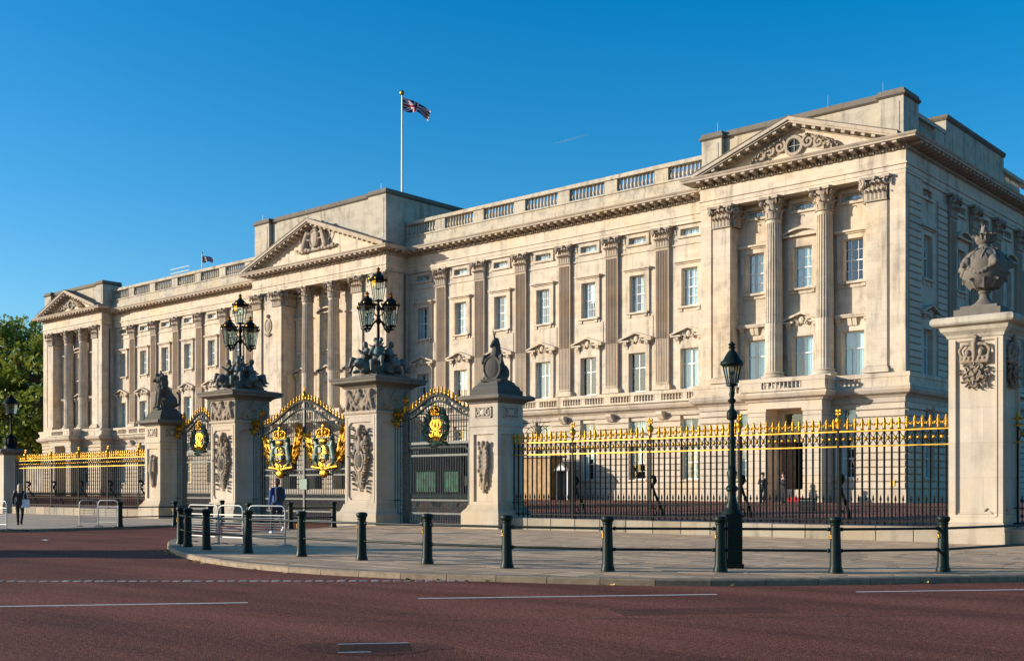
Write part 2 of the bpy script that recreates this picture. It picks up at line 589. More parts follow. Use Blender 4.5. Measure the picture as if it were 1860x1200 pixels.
def sculpt(name, blobs, voxel, smooth_it=2):
    """merge ellipsoids ('e', c, radii, euler) and tapered limbs ('c', p0, p1, r0, r1) into one continuous carved surface"""
    mb = MB()
    for b in blobs:
        if b[0] == 'e':
            t = MB().ball((0, 0, 0), 1.0, 12, 8)
            rot = Euler(b[3]).to_matrix().to_4x4() if len(b) > 3 else Matrix.Identity(4)
            mb.add(t, Matrix.Translation(b[1]) @ rot @ Matrix.Diagonal((*b[2], 1)))
        elif b[0] == 'c':
            p0, p1 = Vector(b[1]), Vector(b[2])
            r0, r1 = b[3], b[4]
            L = (p1 - p0).length
            prof = [(max(1e-3, r0 * sin(a)), -r0 * cos(a)) for a in (0, pi / 6, pi / 3, pi / 2)] + [(max(1e-3, r1 * cos(a)), L + r1 * sin(a)) for a in (0, pi / 6, pi / 3, pi / 2)]
            t = MB().lathe(prof, (0, 0, 0), 10, cap=False)
            q = (p1 - p0).to_track_quat('Z', 'Y').to_matrix().to_4x4()
            mb.add(t, Matrix.Translation(p0) @ q)
        elif b[0] == 'b':
            mb.add(MB().box(-b[2][0], b[2][0], -b[2][1], b[2][1], -b[2][2], b[2][2]), Matrix.Translation(b[1]) @ (Euler(b[3]).to_matrix().to_4x4() if len(b) > 3 else Matrix.Identity(4)))
    me = mb.mesh(name + '_src')
    o = bpy.data.objects.new('tmp', me)
    C.objects.link(o)
    r = o.modifiers.new('r', 'REMESH')
    r.mode = 'VOXEL'
    r.voxel_size = voxel
    if smooth_it:
        s = o.modifiers.new('s', 'SMOOTH')
        s.factor = 0.5
        s.iterations = smooth_it
    dg = bpy.context.evaluated_depsgraph_get()
    out = bpy.data.meshes.new_from_object(o.evaluated_get(dg))
    bpy.data.objects.remove(o)
    bpy.data.meshes.remove(me)
    out.name = name
    out.polygons.foreach_set('use_smooth', [True] * len(out.polygons))
    return out
# ------------------------------------------------------------ ground, road, pavements, forecourt
def ground_pt(u, v, z=0.0):
    d = 2039.2 * (CAMZ - z) / (v - 887.1)
    r = (u - 930) / 2039.2 * d
    return (cos(YAW) * r - sin(YAW) * d + CAMX, sin(YAW) * r + cos(YAW) * d + CAMY)

mb = MB()
mb.quad((-1500, -900, 0), (1500, -900, 0), (1500, 900, 0), (-1500, 900, 0))
road = obj('road', mb, 'road', kind='structure')

# forecourt: rises gently from the railings to the palace
mb = MB()
mb.quad((-75, -33.3, 0.004), (75, -33.3, 0.004), (75, -3.2, 0.78), (-75, -3.2, 0.78))
mb.quad((-75, -3.2, 0.78), (75, -3.2, 0.78), (75, 70, 0.80), (-75, 70, 0.80))
obj('forecourt', mb, 'forecourt', kind='structure')

def clip_rect(poly, x0, x1, y0, y1):
    def clip(p, inside, inter):
        out = []
        for i in range(len(p)):
            a, b = p[i - 1], p[i]
            if inside(b):
                if not inside(a):
                    out.append(inter(a, b))
                out.append(b)
            elif inside(a):
                out.append(inter(a, b))
        return out
    def ix(c):
        return lambda a, b: (c, a[1] + (b[1] - a[1]) * (c - a[0]) / (b[0] - a[0]))
    def iy(c):
        return lambda a, b: (a[0] + (b[0] - a[0]) * (c - a[1]) / (b[1] - a[1]), c)
    p = clip(poly, lambda q: q[0] >= x0, ix(x0))
    if p: p = clip(p, lambda q: q[0] <= x1, ix(x1))
    if p: p = clip(p, lambda q: q[1] >= y0, iy(y0))
    if p: p = clip(p, lambda q: q[1] <= y1, iy(y1))
    return p

def area(p):
    return 0.5 * sum(p[i - 1][0] * p[i][1] - p[i][0] * p[i - 1][1] for i in range(len(p)))

def smooth_path(pts, step):
    """Catmull-Rom through pts, resampled at equal steps"""
    P = [Vector(p) for p in pts]
    P = [2 * P[0] - P[1]] + P + [2 * P[-1] - P[-2]]
    fine = []
    for i in range(1, len(P) - 2):
        for k in range(24):
            t = k / 24
            a, b, c, d = P[i - 1], P[i], P[i + 1], P[i + 2]
            fine.append(0.5 * ((2 * b) + (c - a) * t + (2 * a - 5 * b + 4 * c - d) * t * t + (3 * b - a - 3 * c + d) * t ** 3))
    fine.append(P[-2])
    out = [fine[0]]
    acc = 0
    for a, b in zip(fine, fine[1:]):
        L = (b - a).length
        while L > 1e-9 and acc + L >= step:
            t = (step - acc) / L
            a = a + (b - a) * t
            out.append(a.copy())
            L = (b - a).length
            acc = 0
        acc += L
    return out

kerb_pts = [(43.2, -34.0), (45.0, -38.6), (46.9, -43.2), (48.35, -46.3), (49.85, -47.9), (51.3, -48.9), (52.9, -49.87), (54.9, -50.9), (56.5, -51.6), (58.1, -52.15), (59.8, -52.55), (61.6, -52.7), (62.9, -52.62), (64.7, -52.25), (66.15, -51.7), (67.5, -51.15), (68.75, -50.5), (69.75, -49.6), (70.7, -48.5), (71.8, -47.1), (72.95, -45.6), (76.5, -41.0), (81.0, -35.5), (88.0, -27.0)]
KP = smooth_path(kerb_pts, 0.92)
pavement = thing('pavement', 'grey stone slab pavement with rounded nose in front of the gate piers', 'pavement')
pavement['kind'] = 'structure'
del pavement['label'], pavement['category']
KW = 0.30
inner = []
for i, p in enumerate(KP):
    t = (KP[min(i + 1, len(KP) - 1)] - KP[max(i - 1, 0)]).normalized()
    n = Vector((t.y, -t.x))
    inner.append((p, p - n * KW))
for i in range(len(KP) - 1):
    (a, ai), (b, bi) = inner[i], inner[i + 1]
    if (a - Vector((CAMX, CAMY))).length > 75:
        continue
    g = (b - a).normalized() * 0.006
    c = a + g * 0
    mbk = MB()
    o = Vector(((a.x + b.x) / 2, (a.y + b.y) / 2))
    q = [a + g, b - g, bi - g, ai + g]
    zt = 0.112 + random.uniform(-.003, .003)
    t_in = Vector((ai - a)).normalized() * 0.03
    lo = [(p.x - o.x, p.y - o.y, -0.05) for p in q]
    m1 = [(p.x - o.x, p.y - o.y, zt - 0.025) for p in q]
    q2 = [q[0] + t_in, q[1] + t_in, q[2], q[3]]
    hi = [(p.x - o.x, p.y - o.y, zt) for p in q2]
    mbk.v = lo + m1 + hi
    for r in (0, 4):
        for k in range(4):
            mbk.f.append((r + k, r + (k + 1) % 4, r + 4 + (k + 1) % 4, r + 4 + k))
    mbk.f += [(8, 9, 10, 11), (3, 2, 1, 0)]
    obj('kerb_stone', mbk, 'kerb', pavement, (o.x, o.y, 0))
poly = [(p[1].x, p[1].y) for p in inner] + [(88, -33.2), (43.2, -33.2)]
if area(poly) < 0:
    poly = poly[::-1]
mb = MB()
mb.prism(poly, 'z', 0.01, 0.082)
obj('slab_bed', mb, 'joint', pavement)
slabs = []
y = -54.0
row = 0
while y < -33.2:
    dpt = (0.62, 0.74, 0.55, 0.68)[row % 4]
    x = 40.0 + random.uniform(0, 0.8)
    while x < 88:
        L = random.choice((0.78, 0.92, 1.08))
        p = clip_rect(poly, x + 0.015, x + L - 0.015, y + 0.012, y + dpt - 0.012)
        if len(p) >= 3 and abs(area(p)) > 0.01:
            cx, cy = x + L / 2, y + dpt / 2
            slabs.append(((cx - CAMX) ** 2 + (cy - CAMY) ** 2, p, cx, cy))
        x += L
    y += dpt
    row += 1
def in_view(x, y):
    dx, dy = x - CAMX, y - CAMY
    r, d = cos(YAW) * dx + sin(YAW) * dy, -sin(YAW) * dx + cos(YAW) * dy
    return d > 5 and abs(r / d) < 0.50
seen = sorted([s for s in slabs if in_view(s[2], s[3])])
rest = MB()
for i, (dd, p, cx, cy) in enumerate(seen):
    z = 0.100 + random.uniform(-0.0025, 0.0025)
    if i < 300:
        m = MB()
        pl = [(a - cx, b - cy) for a, b in p]
        m.prism(pl, 'z', -0.04, 0.0)
        o = obj('paving_slab', m, 'slab', pavement, (cx, cy, z))
        o.rotation_euler = (random.uniform(-.002, .002), random.uniform(-.002, .002), 0)
    else:
        rest.prism(p, 'z', 0.06, z)
for s in slabs:
    if not in_view(s[2], s[3]) and s[2] < 80:
        rest.prism(s[1], 'z', 0.06, 0.1)
obj('distant_paving', rest, 'slab', pavement, kind='stuff')

# pavement in front of the left-hand railings, its kerb running to the main gate
mb = MB()
LP = [(-60, -48.6), (34.5, -48.6), (36.6, -48.2), (37.7, -47.0), (37.9, -45.0), (37.6, -41.0), (36.6, -37.6), (34.9, -35.0), (34.9, -33.2), (-60, -33.2)]
mb.prism(LP, 'z', 0.0, 0.09)
def far_paving():
    m, nt, b, out = new_mat('left pavement flags')
    pos = position(nt)
    br = N(nt, 'ShaderNodeTexBrick')
    br.inputs['Scale'].default_value = 1.0
    br.inputs['Brick Width'].default_value = 0.9
    br.inputs['Row Height'].default_value = 0.65
    br.inputs['Mortar Size'].default_value = 0.012
    br.inputs['Color1'].default_value = (0.42, 0.315, 0.215, 1)
    br.inputs['Color2'].default_value = (0.34, 0.255, 0.175, 1)
    br.inputs['Mortar'].default_value = (0.07, 0.06, 0.05, 1)
    nt.links.new(pos, br.inputs['Vector'])
    c = mixc(nt, 0.6, br.outputs[0], ramp(nt, noise(nt, pos, 1.5, 6), [(0.3, (0.75, 0.75, 0.75)), (0.7, (1.2, 1.2, 1.2))]), 'MULTIPLY')
    nt.links.new(c, b.inputs['Base Color'])
    b.inputs['Roughness'].default_value = 0.85
    return m
M['flags'] = far_paving()
lpv = obj('pavement', mb, 'flags', kind='structure')
LK = smooth_path([(20, -48.75), (30, -48.75), (34.6, -48.75), (36.8, -48.3), (37.85, -47.0), (38.05, -45.0), (37.75, -41.0), (36.75, -37.5), (35.05, -34.8)], 0.95)
for a, b in zip(LK, LK[1:]):
    t = (b - a).normalized()
    n = Vector((t.y, -t.x)) * 0.15
    m = MB()
    o = (a + b) / 2
    q = [a + t * .006 + n - o, b - t * .006 + n - o, b - t * .006 - n - o, a + t * .006 - n - o]
    m.prism([(p.x, p.y) for p in q], 'z', 0.0, 0.1)
    obj('kerb_stone', m, 'kerb', lpv, (o.x, o.y, 0))

# row of granite setts set in the carriageway
A, B = Vector(ground_pt(-60, 1055.5)), Vector(ground_pt(1225, 1054))
n_s = int((B - A).length / 0.19)
dirn = (B - A).normalized()
ang = atan2(dirn.y, dirn.x)
sm = [MB().box(-0.08, 0.08, -0.06, 0.06, -0.04, 0.0, 0.018).mesh('sett') for _ in range(1)]
sm[0].materials.append(M['sett'])
for i in range(n_s):
    p = A + dirn * (0.19 * i + random.uniform(-.012, .012))
    o = obj('sett', sm[0], None, road, (p.x, p.y, 0.014 + random.uniform(-.004, .004)), ang + random.uniform(-.07, .07))
    o.scale = (random.uniform(.85, 1.08), random.uniform(.85, 1.15), 1)
# worn white lane line and kerb-side line
def line(name, a, b, w):
    a, b = Vector(a), Vector(b)
    t = (b - a).normalized()
    n = Vector((-t.y, t.x)) * w / 2
    m = MB()
    k = max(2, int((b - a).length / 0.35))
    for i in range(k):
        p, q = a + (b - a) * i / k, a + (b - a) * (i + 1) / k
        j1, j2 = 1, 1
        m.quad((*(p - n * j1), 0.004), (*(q - n * j2), 0.004), (*(q + n * j2), 0.004), (*(p + n * j1), 0.004))
    obj(name, m, 'paint', road)
g = ground_pt
line('lane_line', g(-160, 1103.5), g(450, 1094), 0.085)
line('lane_line', g(760, 1086.5), g(1302, 1079), 0.085)
line('lane_line', g(1555, 1074.5), g(1960, 1069), 0.085)
line('edge_line', g(1770, 1049.5), g(1960, 1056), 0.09)
# manhole
mc = g(680, 1176)
m = MB().box(-0.36, 0.36, -0.28, 0.28, -0.05, 0.005, 0.004)
mh = obj('manhole_cover', m, 'manhole', None, (mc[0], mc[1], 0), YAW + 0.15)
tag(mh, 'dark rectangular iron manhole cover set in the red road', 'manhole cover')
fr = MB()
for s in (-1, 1):
    obj('frame_bar', MB().box(-0.36, 0.20 * s + 0.16, s * 0.295 - 0.008, s * 0.295 + 0.008, -0.02, 0.008), 'paint', mh)
# dark tarmac patch around the cover
pm = MB()
pts = []
for k in range(28):
    a = 2 * pi * k / 28
    rr = 0.8 + 0.10 * sin(3 * a) + random.uniform(-.08, .08)
    pts.append((mc[0] + 0.95 * rr * cos(a) * cos(YAW) - 0.6 * rr * sin(a) * sin(YAW), mc[1] + 0.95 * rr * cos(a) * sin(YAW) + 0.6 * rr * sin(a) * cos(YAW)))
n0 = len(pm.v)
pm.v += [(x, y, 0.003) for x, y in pts]
pm.f.append(tuple(range(len(pts))))
M['patch'] = road_mat('dark tarmac patch', (0.085, 0.036, 0.027), (0.12, 0.050, 0.038), (1.8, 1.7, 1.6))
obj('tarmac_patch', pm, 'patch', road)
# patch repairs and seams in the tarmac
M['patchred'] = road_mat('newer red tarmac patch', (0.085, 0.036, 0.027), (0.12, 0.050, 0.036), (1.6, 1.5, 1.45))
M['seam'] = simple('bitumen seam', (0.022, 0.017, 0.016), rough=0.7, var=0.4, scale=9)
for (u0, v0), (u1, v1), wd, z_ in (((1120, 1112), (1420, 1106), 0.7, 0.0024),):
    a_, b_2 = Vector(g(u0, v0)), Vector(g(u1, v1))
    tt = (b_2 - a_).normalized()
    nn = Vector((-tt.y, tt.x)) * wd / 2
    q_ = MB()
    q_.quad((*(a_ - nn), z_), (*(b_2 - nn), z_), (*(b_2 + nn), z_), (*(a_ + nn), z_))
    obj('tarmac_patch', q_, 'patchred', road)
def seam(pts, w):
    q_ = MB()
    P_ = [Vector(p) for p in pts]
    for a_, b_2 in zip(P_, P_[1:]):
        tt = (b_2 - a_).normalized()
        nn = Vector((-tt.y, tt.x)) * w / 2
        q_.quad((*(a_ - nn), 0.0032), (*(b_2 - nn), 0.0032), (*(b_2 + nn), 0.0032), (*(a_ + nn), 0.0032))
    obj('tarmac_seam', q_, 'seam', road)
for vv, du in ((1067, 0), (1134, 120)):
    seam([g(u_, vv - 0.010 * u_ + random.uniform(-.6, .6)) for u_ in range(-100 + du, 2000, 70)], 0.022)
# litter and fallen leaves along the kerb
lm = MB()
lm.quad((-.11, -.07, 0.02), (.1, -.08, 0.0), (.12, .07, 0.025), (-.09, .08, 0.0))
lm.quad((-.05, -.02, 0.02), (.06, -.03, 0.05), (.05, .05, 0.06), (-.06, .04, 0.02))
c = g(82, 981)
tag(obj('crumpled_paper', lm, 'paper', None, (c[0], c[1], 0.006), 0.4), 'scrap of white paper lying on the red road at left', 'litter')
leaf = MB()
leaf.v = [(0, -.05, .004), (.035, -.01, .016), (.03, .03, .012), (0, .06, .004), (-.03, .03, .018), (-.036, -.01, .010), (0, 0, .0)]
leaf.f = [(6, 0, 1), (6, 1, 2), (6, 2, 3), (6, 3, 4), (6, 4, 5), (6, 5, 0)]
lmesh = leaf.mesh('fallen_leaf')
lmesh.materials.append(M['leafdry'])
_lv = []
for _k in range(46):
    _i = random.randint(22, 44)
    _p, _q = inner[_i]
    _n = (_p - _q).normalized()
    _t = Vector((-_n.y, _n.x))
    _p = _p + _n * abs(random.gauss(0.05, 0.16)) + _n * 0.05 + _t * random.uniform(-.45, .45)
    _lv.append((_p.x, _p.y))
for u, v in [(612, 1040), (634, 1041), (641, 1043), (664, 1046), (700, 1044), (742, 1050), (762, 1049), (790, 1050), (822, 1053), (918, 1046), (931, 1048), (957, 1049), (1003, 1050), (1024, 1051), (1040, 1051), (1068, 1052), (1080, 1053), (1104, 1051), (1163, 1055), (1215, 1057), (432, 1030), (470, 1033), (541, 1040), (238, 1011), (305, 1027), (90, 1022), (1345, 1058), (1480, 1057)]:
    p = _lv.pop()
    o = obj('fallen_leaf', lmesh, None, None, (p[0], p[1], 0.006), random.uniform(0, 6))
    s = random.uniform(0.7, 1.25)
    o.scale = (s, s, s * 2.2)
    tag(o, 'small dry yellow leaf lying in the road gutter', 'leaf', 'dry leaves along the kerb')
# ------------------------------------------------------------ the palace
GZ = 0.8
palace = thing('palace', 'long cream stone palace with pilasters, three pediments and roof balustrade behind the railings', 'palace', (0, 0, GZ))

def pp(name, mesh, mat=None, loc=(0, 0, 0), rotz=0.0, smooth=None, kind=None, parent=None):
    if parent is None:
        return obj(name, mesh, mat, palace, (loc[0], loc[1], loc[2] - GZ), rotz, smooth, kind)
    return obj(name, mesh, mat, parent, loc, rotz, smooth, kind)

PB, PA = 4.3639, 13.3256
PIL = [PA + PB * i for i in range(6)]
WIN = [PA - PB / 2 + PB * i for i in range(7)]
WX0, WX1 = 9.3, 39.15          # wing extent
EX = 53.05                     # outer corner of the end pavilions
YE, YC = -1.6, -2.6            # front planes of end and centre pavilions
PC = 46.0                      # axis of the end pavilion bays
OP = dict(first=(1.46, 8.5, 11.26), second=(1.30, 14.2, 16.78), mezz=(1.5, 19.06, 19.50), hi=(1.44, 5.55, 6.42), lo=(1.44, 2.25, 4.6))
LIFT = dict(second=0.14, mezz=0.20)   # the end pavilions stand a little taller
DZE = 0.28

def wall(mb, x0, x1, z0, z1, y, depth, ops, mat=None):
    xs = sorted({x0, x1, *[o[0] for o in ops], *[o[1] for o in ops]})
    zs = sorted({z0, z1, *[o[2] for o in ops], *[o[3] for o in ops]})
    xs = [x for x in xs if x0 <= x <= x1]
    zs = [z for z in zs if z0 <= z <= z1]
    t = MB()
    for a, b in zip(xs, xs[1:]):
        for c, d in zip(zs, zs[1:]):
            if not any(o[0] <= a and b <= o[1] and o[2] <= c and d <= o[3] for o in ops):
                t.quad((a, y, c), (b, y, c), (b, y, d), (a, y, d))
    for a, b, c, d in ops:
        t.quad((a, y, c), (a, y + depth, c), (a, y + depth, d), (a, y, d))
        t.quad((b, y, c), (b, y, d), (b, y + depth, d), (b, y + depth, c))
        t.quad((a, y, c), (b, y, c), (b, y + depth, c), (a, y + depth, c))
        t.quad((a, y, d), (a, y + depth, d), (b, y + depth, d), (b, y, d))
    mb.add(t, mat or Matrix.Identity(4))

def ops_at(xc, kinds, lift=False):
    return [(xc - OP[k][0] / 2, xc + OP[k][0] / 2, OP[k][1] + (LIFT.get(k, 0) if lift else 0), OP[k][2] + (LIFT.get(k, 0) if lift else 0)) for k in kinds]

RSIDE = T(EX, 0, 0, rz=pi / 2)            # local facing -y  ->  facing +x at the right end
SIDE_WIN = [1.75, 7.4, 11.9, 16.5, 21.1, 25.7, 30.3, 34.9]
SIDE_PIL = [5.75, 9.65, 14.2, 18.8, 23.4, 28.0, 32.6]

for s in (-1, 1):
    mb = MB()
    ops = []
    for x in WIN:
        ops += ops_at(s * x, ('first', 'second', 'mezz', 'hi', 'lo'))
    a, b = sorted((s * WX0, s * WX1))
    wall(mb, a, b, 0.5, 21.0, 0.0, 0.45, ops)
    pp('wing_wall', mb, 'stone')
    # end pavilion
    mb = MB()
    ops = []
    for x in (-3.35, 0, 3.35):
        ops += ops_at(s * PC + x, ('first', 'second', 'mezz'), True)
    wall(mb, s * PC - 4.65, s * PC + 4.65, 7.0, 20.3, -0.5, 0.42, ops)
    for x0, x1 in ((39.15, 41.38), (50.62, 53.05)):
        a, b = sorted((s * x0, s * x1))
        mb.box(a, b, -1.45, 0.8, 7.0, 20.13)
    gops = ops_at(s * PC - 3.35, ('hi', 'lo')) + ops_at(s * PC + 3.35, ('hi', 'lo')) + [(s * PC - 1.1, s * PC + 1.1, 0.8, 4.5), (s * PC - 0.85, s * PC + 0.85, 5.3, 6.3)]
    a, b = sorted((s * 39.15, s * EX))
    wall(mb, a, b, 0.5, 7.2, YE, 0.6, gops)
    for x in (s * 39.15, s * EX):
        mb.quad((x, YE, 0.5), (x, 1.0, 0.5), (x, 1.0, 7.2), (x, YE, 7.2))
    mb.box(a + .02, b - .02, YE + 0.01, -0.3, 20.10, 22.0)
    pp('pavilion_wall', mb, 'stone')
    # plain strips and unfluted pilasters of the piers
    for x0, x1 in ((39.16, 39.95), (52.08, 53.04)):
        a, b = sorted((s * x0, s * x1))
        pp('corner_strip', MB().box(a, b, YE, -1.40, 7.6, 20.08, 0.012), 'stone')

# centre pavilion
mb = MB()
cops = []
for x in (-3.63, 0, 3.63):
    cops += ops_at(x, ('first', 'second', 'mezz'))
wall(mb, -4.9, 4.9, 7.0, 20.0, -1.0, 0.42, cops)
for s in (-1, 1):
    a, b = sorted((s * 4.87, s * 9.3))
    mb.box(a, b, -2.45, 0.5, 7.0, 19.85)
wall(mb, -9.3, 9.3, 0.5, 7.2, YC, 0.9, [(x - 1.15, x + 1.15, 0.8, 5.6) for x in (-3.63, 0, 3.63)])
for x in (-9.3, 9.3):
    mb.quad((x, YC, 0.5), (x, 0.2, 0.5), (x, 0.2, 7.2), (x, YC, 7.2))
mb.box(-9.28, 9.28, YC + 0.01, -0.8, 19.82, 22.0)
pp('pavilion_wall', mb, 'stone')

# right-hand return front
mb = MB()
sops = []
for yv in SIDE_WIN:
    sops += ops_at(yv, ('first', 'second', 'mezz', 'hi', 'lo'), True)
wall(mb, 1.0, 60, 0.5, 7.2, 0.0, 0.4, [o for o in sops if o[3] < 7], RSIDE)
wall(mb, -1.45, 60, 7.2, 21.1, 0.10, 0.4, [o for o in sops if o[3] > 7], RSIDE)
pp('return_wall', mb, 'stone')
mb = MB()
mb.box(-EX, -EX + 0.3, -1.4, 60, 0.5, 21)
pp('return_wall', mb, 'stone')

# roof and dark rooms
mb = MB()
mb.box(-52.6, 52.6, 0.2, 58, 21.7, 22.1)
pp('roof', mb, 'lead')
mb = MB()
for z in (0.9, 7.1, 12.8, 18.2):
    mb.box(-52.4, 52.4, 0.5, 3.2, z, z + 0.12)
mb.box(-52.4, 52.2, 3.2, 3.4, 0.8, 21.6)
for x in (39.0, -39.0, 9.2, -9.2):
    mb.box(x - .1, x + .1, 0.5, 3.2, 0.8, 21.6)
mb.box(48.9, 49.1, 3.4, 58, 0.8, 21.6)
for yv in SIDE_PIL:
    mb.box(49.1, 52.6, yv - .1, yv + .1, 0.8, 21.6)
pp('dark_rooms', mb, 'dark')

# ---- string courses, entablature, plinth: swept round the whole front
def path(off_w, off_e, off_c, x_end=EX, back=60):
    half = [(WX0, off_c), (WX0, off_w), (WX1, off_w), (WX1, off_e), (x_end, off_e), (x_end, back)]
    return [(-x, y) for x, y in half[::-1]] + half
PT = path(-0.2, YE - 0.02, YC - 0.02)
PW = [(-WX1, -0.2)] + PT[4:8] + [(WX1, -0.2)]
PE = [(WX1, 0.2), (WX1, YE - 0.02), (EX, YE - 0.02), (EX, 60)]
RUNS = [(PW, 0.0), (PE, DZE), ([(-x, y) for x, y in PE[::-1]], DZE)]
mb = MB()
for PTH, dz in RUNS:
  mb.sweep(PTH, [(o_, z_ + dz) for o_, z_ in [(-0.35, 19.80), (0.0, 19.80), (0.0, 20.03), (0.035, 20.03), (0.035, 20.28), (0.11, 20.32), (0.11, 20.41), (0.02, 20.42), (0.02, 21.13), (-0.35, 21.13)]])
ent = pp('entablature', mb, 'stone')
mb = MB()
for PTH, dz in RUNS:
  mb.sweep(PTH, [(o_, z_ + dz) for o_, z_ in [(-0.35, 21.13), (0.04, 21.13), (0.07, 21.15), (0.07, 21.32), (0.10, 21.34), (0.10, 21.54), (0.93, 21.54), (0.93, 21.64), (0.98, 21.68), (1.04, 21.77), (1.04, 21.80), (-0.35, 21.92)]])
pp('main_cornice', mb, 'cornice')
den, mod = MB(), MB()
for (x0, y0), (x1, y1), dz in [(p, q, z_) for P_, z_ in RUNS for p, q in zip(P_, P_[1:])]:
    a, b = Vector((x0, y0)), Vector((x1, y1))
    L = (b - a).length
    t = (b - a) / L
    n = Vector((t.y, -t.x))
    if (a.y > 30 and b.y > 30):
        continue
    ang = atan2(t.y, t.x)
    k = int(L / 0.20)
    for i in range(k):
        p = a + t * ((i + 0.5) * L / k)
        if p.y < 28:
            den.add(MB().box(-0.06, 0.06, -0.19, 0.0, 21.18, 21.32), T(p.x, p.y, dz, rz=ang))
    k = max(1, int(L / 0.66))
    for i in range(k):
        p = a + t * ((i + 0.5) * L / k)
        if p.y < 28:
            mod.add(MB().prism([(-0.86, 21.55), (-0.86, 21.40), (-0.58, 21.36), (-0.08, 21.34), (-0.08, 21.55)], 'x', -0.13, 0.13), T(p.x, p.y, dz, rz=ang))
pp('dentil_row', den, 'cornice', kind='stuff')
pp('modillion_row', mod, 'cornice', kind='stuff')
# string course at capital necks
mb = MB()
for s in (-1, 1):
    for i in range(7):
        x0 = WX0 if i == 0 else PIL[i - 1] + 0.6
        x1 = WX1 if i == 6 else PIL[i] - 0.6
        a, b = sorted((s * x0, s * x1))
        mb.box(a, b, -0.07, 0.02, 18.40, 18.50)
pp('string_course', mb, 'stone')
# belt cornice above the ground floor
PG = path(-0.16, YE - 0.14, YC - 0.14)
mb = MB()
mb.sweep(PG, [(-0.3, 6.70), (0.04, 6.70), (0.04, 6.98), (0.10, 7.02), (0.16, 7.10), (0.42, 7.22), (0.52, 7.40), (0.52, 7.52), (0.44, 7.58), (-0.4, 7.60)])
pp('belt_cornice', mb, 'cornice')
mb = MB()
mb.sweep(PG, [(-0.25, 0.6), (0.12, 0.6), (0.12, 1.45), (0.06, 1.55), (-0.25, 1.58)])
pp('wall_plinth', mb, 'rust')

# ---- rusticated ground floor, stone by stone
STONES = []
def rust(x0, x1, y, ops, mat4=None, z0=1.58, z1=6.70):
    rows = 12
    h = (z1 - z0) / rows
    for r in range(rows):
        za, zb = z0 + r * h, z0 + (r + 1) * h
        cuts = [(o[0], o[1]) for o in ops if o[2] < zb - 0.05 and o[3] > za + 0.05]
        segs = [(x0, x1)]
        for c0, c1 in cuts:
            new = []
            for a, b in segs:
                if c1 <= a or c0 >= b:
                    new.append((a, b))
                else:
                    if c0 > a: new.append((a, c0))
                    if c1 < b: new.append((c1, b))
            segs = new
        for a, b in segs:
            if b - a < 0.05: continue
            k = max(1, round((b - a) / 1.3))
            st = [a + (b - a) * i / k for i in range(k + 1)]
            if r % 2 and k > 1:
                st = [a] + [a + (b - a) * (i + 0.5) / k for i in range(k)] + [b]
            for p, q in zip(st, st[1:]):
                M4 = (mat4 or Matrix.Identity(4))
                c = M4 @ Vector(((p + q) / 2, y, (za + zb) / 2))
                STONES.append(((c - Vector((CAMX, CAMY, CAMZ))).length, c, q - p, h, M4))
for s in (-1, 1):
    ops = []
    for x in WIN:
        ops += ops_at(s * x, ('hi', 'lo'))
    a, b = sorted((s * WX0, s * WX1))
    rust(a, b, 0.0, ops)
    gops = ops_at(s * PC - 3.35, ('hi', 'lo')) + ops_at(s * PC + 3.35, ('hi', 'lo')) + [(s * PC - 2.5, s * PC + 2.5, 0.8, 7.0)]
    a, b = sorted((s * 39.15, s * EX))
    rust(a, b, YE, gops)
rust(-9.3, 9.3, YC, [(x - 1.15, x + 1.15, 0.8, 5.6) for x in (-3.63, 0, 3.63)])
rust(YE, 26, 0.0, [o for o in sops if o[3] < 7], RSIDE)
rust(-2.6, 0, 0.0, [], T(9.3, 0, 0, rz=pi / 2))
rust(-1.6, 0, 0.0, [], T(-39.15, 0, 0, rz=pi / 2))
def stone_mesh():
    m = MB()
    h = (6.70 - 1.58) / 12
    m.prism([(0.05, -h / 2 + 0.030), (-0.11, -h / 2 + 0.034), (-0.15, -h / 2 + 0.062), (-0.15, h / 2 - 0.062), (-0.11, h / 2 - 0.034), (0.05, h / 2 - 0.030)], 'x', -0.5, 0.5)
    me = m.mesh('stone_block')
    me.materials.append(M['rust'])
    return me, m
sme, smb = stone_mesh()
STONES.sort(key=lambda t: t[0])
far = MB()
for i, (d, c, L, h, M4) in enumerate(STONES):
    rz = M4.to_euler().z
    if i < 300:
        o = pp('stone_block', sme, None, (c.x, c.y, c.z), rz)
        o.scale = (L - 0.006, random.uniform(0.96, 1.04), 1)
    else:
        far.add(smb, T(c.x, c.y, c.z, rz=rz, s=(L - 0.006, random.uniform(0.97, 1.03), 1)))
pp('distant_stone_blocks', far, 'rust', kind='stuff')

# ---- capitals, pilasters, columns
def acanthus(w, h, out):
    m = MB()
    rows = [(0, 1.0, 0.0), (0.35, 1.0, 0.03), (0.7, 0.9, 0.07), (0.92, 0.7, 0.6), (0.95, 0.45, 1.0), (0.80, 0.3, 1.05)]
    for zf, wf, of in rows:
        for xf, rid in ((-1, 0), (-0.5, .02), (0, .05), (0.5, .02), (1, 0)):
            m.v.append((xf * w / 2 * wf, -(of * out + rid), zf * h))
    for r in range(5):
        for k in range(4):
            a = r * 5 + k
            m.f.append((a, a + 1, a + 6, a + 5))
    return m
def volute(r, turns=1.6, th=0.06):
    pts = []
    for k in range(15):
        t = k / 14
        a = pi / 2 + turns * 2 * pi * t
        rr = r * (1 - 0.85 * t)
        pts.append((rr * cos(a), 0, rr * sin(a)))
    return MB().tube(pts, [th * (1 - 0.4 * k / 14) for k in range(15)], 5)

